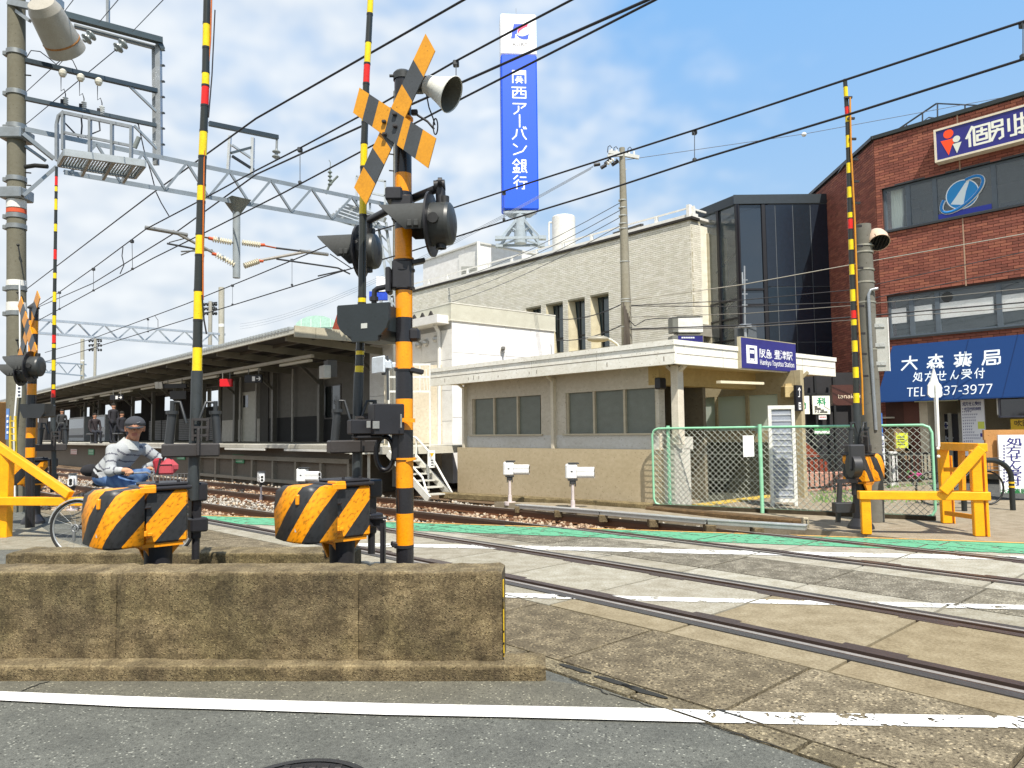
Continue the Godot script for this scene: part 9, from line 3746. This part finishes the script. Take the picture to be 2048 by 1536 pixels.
func stander(at: Vector3, face: float, coat: Color, seated: bool, label: String) -> void:
	var x := yaw(face, at)
	var p := func(a: float, b: float, c: float) -> Vector3: return x * Vector3(a, b, c)
	var dy := -0.38 if seated else 0.0
	var bones := [
		[p.call(-0.07, 0.92 + dy, 0), p.call(0.07, 0.92 + dy, 0), 0.115, 0.115],
		[p.call(0, 1.0 + dy, 0), p.call(0, 1.36 + dy, 0.02), 0.13, 0.135],
		[p.call(-0.14, 1.40 + dy, 0), p.call(0.14, 1.40 + dy, 0), 0.07, 0.07],
		[p.call(-0.20, 1.38 + dy, 0), p.call(-0.24, 1.10 + dy, 0.04), 0.055, 0.045], [p.call(-0.24, 1.10 + dy, 0.04), p.call(-0.19, 0.88 + dy, 0.16), 0.045, 0.034],
		[p.call(0.20, 1.38 + dy, 0), p.call(0.24, 1.10 + dy, 0.04), 0.055, 0.045], [p.call(0.24, 1.10 + dy, 0.04), p.call(0.19, 0.88 + dy, 0.16), 0.045, 0.034],
		[p.call(0, 1.42 + dy, 0), p.call(0, 1.52 + dy, 0.02), 0.055, 0.05],
		[p.call(0, 1.60 + dy, 0.02), p.call(0, 1.66 + dy, 0.01), 0.085, 0.092],
	]
	for s in [-0.09, 0.09]:
		if seated:
			bones.append([p.call(s, 0.52, 0), p.call(s * 1.2, 0.50, 0.42), 0.08, 0.06])
			bones.append([p.call(s * 1.2, 0.50, 0.42), p.call(s * 1.2, 0.08, 0.40), 0.058, 0.04])
			bones.append([p.call(s * 1.2, 0.05, 0.36), p.call(s * 1.2, 0.04, 0.54), 0.042, 0.035])
		else:
			bones.append([p.call(s, 0.90, 0), p.call(s, 0.48, 0.02), 0.085, 0.06])
			bones.append([p.call(s, 0.48, 0.02), p.call(s, 0.09, 0), 0.06, 0.042])
			bones.append([p.call(s, 0.05, -0.04), p.call(s, 0.04, 0.14), 0.042, 0.035])
	var o := thing("person", label, "person", at, "people waiting on the platform")
	var b := MB.new()
	body_mesh(b, bones, 0.030, 0.04, func(bi: int, q: Vector3, _t: float) -> Color:
		if bi == 8: return L(40, 34, 30) if q.y - at.y > 1.64 + dy else L(196, 146, 118)
		if bi == 7: return L(196, 146, 118)
		if bi in [1, 2, 3, 4, 5, 6]: return coat
		return L(46, 48, 56))
	part("body", b, M.cloth, o)


func build_people() -> void:
	for q in [[225, 884, 1.2, L(50, 50, 56), false, "person in dark coat standing on the platform left of the cyclist's head", 32.0], [188, 884, 0.9, L(56, 52, 54), true, "person sitting on the platform by the pale vending machine", 33.0], [122, 884, 1.0, L(60, 62, 66), false, "person standing far left on the platform near the gate arm", 38.0], [242, 886, 1.3, L(44, 44, 50), true, "person sitting on the platform just behind the cyclist", 31.0], [14 + 448, 884, 0.5, L(150, 150, 150), false, "", 0.0]]:
		if q[5] == "": continue
		var at := pz(q[0], q[1], q[6])
		at.y = 1.14
		stander(at, q[2], q[3], q[4], q[5])
		if q[4]:
			var b := MB.new(L(96, 98, 102))
			b.box(yaw(q[2], at + Vector3(0, 0.42, 0)), Vector3(0.5, 0.05, 0.45), 0.01)
			b.box(yaw(q[2], at + Vector3(0, 0.2, 0)), Vector3(0.3, 0.4, 0.06))
			solo("platform_bench", b, M.paint, "grey seat under the %s" % q[5], "seat")


func build_small_things() -> void:
	# pale cable trough along the far side of the tracks, in lengths on small blocks
	var to := thing("cable_trough", "long pale grey cable trough on small blocks along the foot of the station", "cable trough", g(1040, 1012))
	var pts := [[1037, 1013, 0.05], [1205, 1026, 0.08], [1418, 1044, 0.09], [1614, 1056, 0.08]]
	for i in 3:
		var a := g(pts[i][0], pts[i][1], pts[i][2])
		var c := g(pts[i + 1][0], pts[i + 1][1], pts[i + 1][2])
		var b := MB.new(L(200, 203, 203))
		b.bar(a, c - (c - a).normalized() * 0.012, 0.15, 0.06, Vector3.UP, 0.006)
		part("trough_length", b, M.metal, to)
		b = MB.new(L(222, 226, 228))
		b.bar(a + Vector3(0, 0.037, 0), c + Vector3(0, 0.037, 0), 0.17, 0.012)
		part("lid", b, M.metal, to)
		for t in [0.0, 0.5]:
			b = MB.new(L(150, 140, 120))
			var q := a.lerp(c, t)
			b.bx(Vector3(q.x, 0.0, q.z + 0.02), Vector3(0.14, 0.12, 0.22), 0.01)
			part("block", b, M.oldcrete, to)
	# low kerbs of old sleepers along the wall foot
	for q in [[[885, 990], [1300, 1014], L(170, 160, 132), "low weathered concrete kerb at the foot of the station wall"], [[1300, 1020], [1600, 1048], L(134, 112, 84), "brown weathered kerb under the green mesh fence"]]:
		var b := MB.new(q[2])
		b.bar(g(q[0][0], q[0][1], -0.02), g(q[1][0], q[1][1], 0.02), 0.26, 0.14, Vector3.UP, 0.02)
		solo("kerb", b, M.oldcrete, q[3], "kerb")
	# distance post with its black mark
	var mp := g(1611, 1060)
	var mo := thing("marker_post", "tiny white marker post with a black T beside the crossing edge", "marker post", mp)
	var b := MB.new(L(226, 226, 220))
	b.bx(mp + Vector3(0, 0.09, 0), Vector3(0.085, 0.18, 0.085), 0.01)
	part("post", b, M.oldcrete, mo)
	b = MB.new(L(30, 30, 30))
	b.bx(mp + Vector3(0, 0.145, 0.0435), Vector3(0.05, 0.012, 0.003))
	b.bx(mp + Vector3(0, 0.10, 0.0435), Vector3(0.014, 0.08, 0.003))
	part("mark", b, M.print, mo)
	# white steel stairs up to the platform end
	var so := thing("steel_stairs", "white steel stairs with handrails climbing to the platform behind the signal pole", "stairs", g(880, 1000, -0.2))
	var s0 := pz(905, 996, 17.2)
	var s1 := pz(822, 905, 18.2)
	var n := 7
	var side := Vector3(0.55, 0, 0.55) * 0.0 + Vector3(-0.5, 0, 0.35)
	b = MB.new(L(226, 226, 218))
	b.bar(s0, s1, 0.05, 0.16)
	b.bar(s0 + side, s1 + side, 0.05, 0.16)
	part("stringer", b, M.paint, so)
	for i in n:
		b = MB.new(L(206, 206, 198))
		var q := s0.lerp(s1, (i + 0.7) / n)
		b.bar(q, q + side, 0.26, 0.03)
		part("tread", b, M.paint, so)
	b = MB.new(L(234, 234, 228))
	b.tube([s0 + Vector3(0, 0.1, 0), pz(857, 902, 17.6), pz(832, 875, 18.0), pz(815, 872, 18.2)], 0.025, 8)
	b.tube([pz(857, 902, 17.6), pz(857, 990, 17.5)], 0.025, 8)
	b.tube([s0 + side, pz(845, 955, 17.2), pz(800, 905, 17.8)], 0.025, 8)
	b.tube([pz(833, 876, 18.0), pz(832, 915, 18.0)], 0.025, 8)
	part("handrail", b, M.paint, so)
	var wn := thing("warning_board", "white warning board with a yellow triangle on the steel stairs", "sign", pz(865, 918, 17.4))
	b = MB.new(L(240, 240, 234))
	var wq := pz(864, 918, 17.3)
	b.bx(wq, Vector3(0.14, 0.40, 0.01))
	part("board", b, M.print, wn)
	b = MB.new(L(230, 170, 30))
	b.prism(PackedVector2Array([Vector2(-0.05, 0.14), Vector2(0.05, 0.14), Vector2(0, 0.04)]), Transform3D(Basis(), wq + Vector3(0, 0, 0.009)), 0.003)
	b.c = L(90, 90, 88)
	for y in [-0.03, -0.09, -0.15]: b.bx(wq + Vector3(0, y, 0.007), Vector3(0.06, 0.025, 0.003))
	part("print", b, M.print, wn)
	# white cage and grey loudspeaker behind the pole
	var co := thing("white_cage", "white wire cage standing behind the signal pole before the annex", "cage", pz(800, 780, 18))
	b = MB.new(L(232, 234, 230))
	var cz := 18.0
	for x in [778, 800, 822, 840, 860]:
		b.bar(pz(x, 728, cz), pz(x, 782, cz), 0.025 if x in [800, 822, 840] else 0.05, 0.025)
	for y in [728, 753, 782]: b.bar(pz(776, y + 1, cz), pz(861, y + 1, cz), 0.03, 0.05)
	for x in [778, 860]: b.bar(pz(x, 782, cz), Vector3(pz(x, 782, cz).x, 1.1, -cz), 0.04, 0.04)
	for q in [[845, 738, 849, 780], [852, 738, 855, 780], [810, 730, 810, 780]]: b.bar(pz(q[0], q[1], cz), pz(q[2], q[3], cz), 0.014, 0.014)
	part("frame", b, M.paint, co)
	var lo := thing("loudspeaker", "pale grey square horn loudspeaker left of the big signal pole", "loudspeaker", pz(760, 730, 17))
	b = MB.new(L(206, 216, 226))
	var la := Vector3(-0.75, 0, 0.66).normalized()
	var lx := Transform3D(Basis(Vector3.UP.cross(la), Vector3.UP, la), pz(757, 730, 17))
	b.box(lx, Vector3(0.55, 0.40, 0.06), 0.025)
	b.box(lx * Transform3D(Basis(), Vector3(0, 0, -0.16)), Vector3(0.36, 0.26, 0.28), 0.06)
	b.box(lx * Transform3D(Basis(), Vector3(0, 0, -0.38)), Vector3(0.2, 0.16, 0.2), 0.04)
	part("horn", b, M.paint, lo)
	b = MB.new(L(60, 66, 70))
	b.bx(pz(768, 744, 17), Vector3(0.10, 0.14, 0.10), 0.01)
	b.bar(pz(775, 712, 17), pz(776, 800, 17), 0.05, 0.05)
	part("stand", b, M.paint, lo)
	# small relay box and posts by the platform end
	b = MB.new(L(206, 206, 196))
	b.bx(pz(722, 900, 18.8), Vector3(0.5, 0.22, 0.4), 0.01)
	b.bar(pz(708, 903, 18.8), Vector3(pz(708, 903, 18.8).x, -0.2, -18.8), 0.07, 0.07)
	b.bar(pz(738, 903, 18.8), Vector3(pz(738, 903, 18.8).x, -0.2, -18.8), 0.07, 0.07)
	solo("relay_box", b, M.paint, "cream relay box on legs at the end of the platform", "box")
	# far things over the platform roof
	var go := thing("green_roofed_building", "pale green barrel-roofed building peeping over the platform canopy", "building", pz(630, 660, 60))
	b = MB.new(L(176, 214, 200))
	var ga := pz(590, 652, 60)
	var gz := -60.0
	var prof := PackedVector2Array()
	for i in 9:
		var a := PI * i / 8
		prof.append(Vector2(-cos(a) * 1.75, sin(a) * 1.0))
	b.prism(prof, Transform3D(Basis(), Vector3(pz(632, 650, 60).x, pz(632, 655, 60).y, gz)), 6.0)
	b.bx(Vector3(pz(632, 650, 60).x, pz(632, 655, 60).y / 2, gz - 3.0), Vector3(3.5, pz(632, 655, 60).y, 5.9))
	part("roof", b, M.matte, go)
	b = MB.new(L(226, 240, 236))
	for x in [-1.2, -0.4, 0.4, 1.2]:
		b.bar(Vector3(pz(632, 650, 60).x + x, pz(632, 655, 60).y, gz + 0.03), Vector3(pz(632, 650, 60).x + x, pz(632, 655, 60).y + 0.7, gz + 0.03), 0.07, 0.05)
	part("rib", b, M.matte, go)
	var rr := thing("red_roofed_house", "house with sloping rust red roof behind the platform canopy", "house", pz(675, 650, 50))
	b = MB.new(L(176, 96, 76))
	var ra := pz(652, 668, 50)
	var rb := pz(705, 668, 50)
	var rt := pz(676, 622, 50)
	b.prism(PackedVector2Array([Vector2(ra.x, ra.y - 1.0), Vector2(rb.x + 2, ra.y - 1.0), Vector2(rb.x + 2, rt.y), Vector2(rt.x, rt.y)]), Transform3D(Basis(), Vector3(0, 0, -50)), 5.0)
	part("roof", b, M.rust, rr)
	b = MB.new(L(200, 190, 172))
	b.bx(Vector3((ra.x + rb.x) / 2 + 1, (ra.y - 1.0) / 2, -52.6), Vector3(rb.x - ra.x + 1.6, ra.y - 1.0, 4.8))
	part("wall", b, M.matte, rr)
	b = MB.new(L(34, 74, 196))
	var aq := pz(757, 592, 40)
	b.bx(aq, Vector3(1.0, 0.5, 0.2), 0.02)
	b.c = L(240, 242, 246)
	b.bx(pz(762, 570, 40), Vector3(0.5, 0.9, 0.2), 0.02)
	b.c = L(150, 156, 160)
	b.bar(pz(762, 600, 40), Vector3(pz(762, 600, 40).x, 0, -40), 0.15, 0.15)
	solo("roadside_sign", b, M.paint, "small blue and white roadside sign far off between pole and arm", "sign")
	# coloured notices and ladder at the left mast
	b = MB.new(L(220, 190, 50))
	for x in [20, 31]: b.bar(pz(x, 832, 13.6), pz(x + 1, 905, 13.6), 0.03, 0.03)
	for y in [842, 855, 868, 881]: b.bar(pz(20, y, 13.6), pz(32, y, 13.6), 0.02, 0.02)
	solo("yellow_ladder", b, M.paint, "small yellow ladder frame at the foot of the left mast", "ladder")
	b = MB.new(L(92, 126, 180))
	b.bx(pz(15, 848, 13.2), Vector3(0.05, 0.55, 0.02))
	b.c = L(232, 236, 240)
	for i in 4: b.bx(pz(15, 832 + i * 11, 13.18), Vector3(0.03, 0.04, 0.004))
	solo("pole_plate", b, M.print, "narrow blue and white upright plate beside the left mast", "sign")
	b = MB.new(L(236, 238, 236))
	b.bx(pz(38, 776, 13.9), Vector3(0.10, 0.36, 0.02))
	b.c = L(70, 74, 90)
	for i in 5: b.bx(pz(38, 762 + i * 7, 13.88), Vector3(0.05, 0.03, 0.004))
	solo("number_plate", b, M.print, "white number plate strapped to the left mast", "sign")
	# brown house wall and steps at the very left edge
	b = MB.new(L(150, 110, 60))
	b.bx(Vector3(pz(-10, 860, 20).x - 1.5, 1.1, -20), Vector3(3.4, 2.6, 3), 0.02)
	solo("brown_shed", b, M.matte, "brown shed wall at the very left edge behind the fence", "shed")
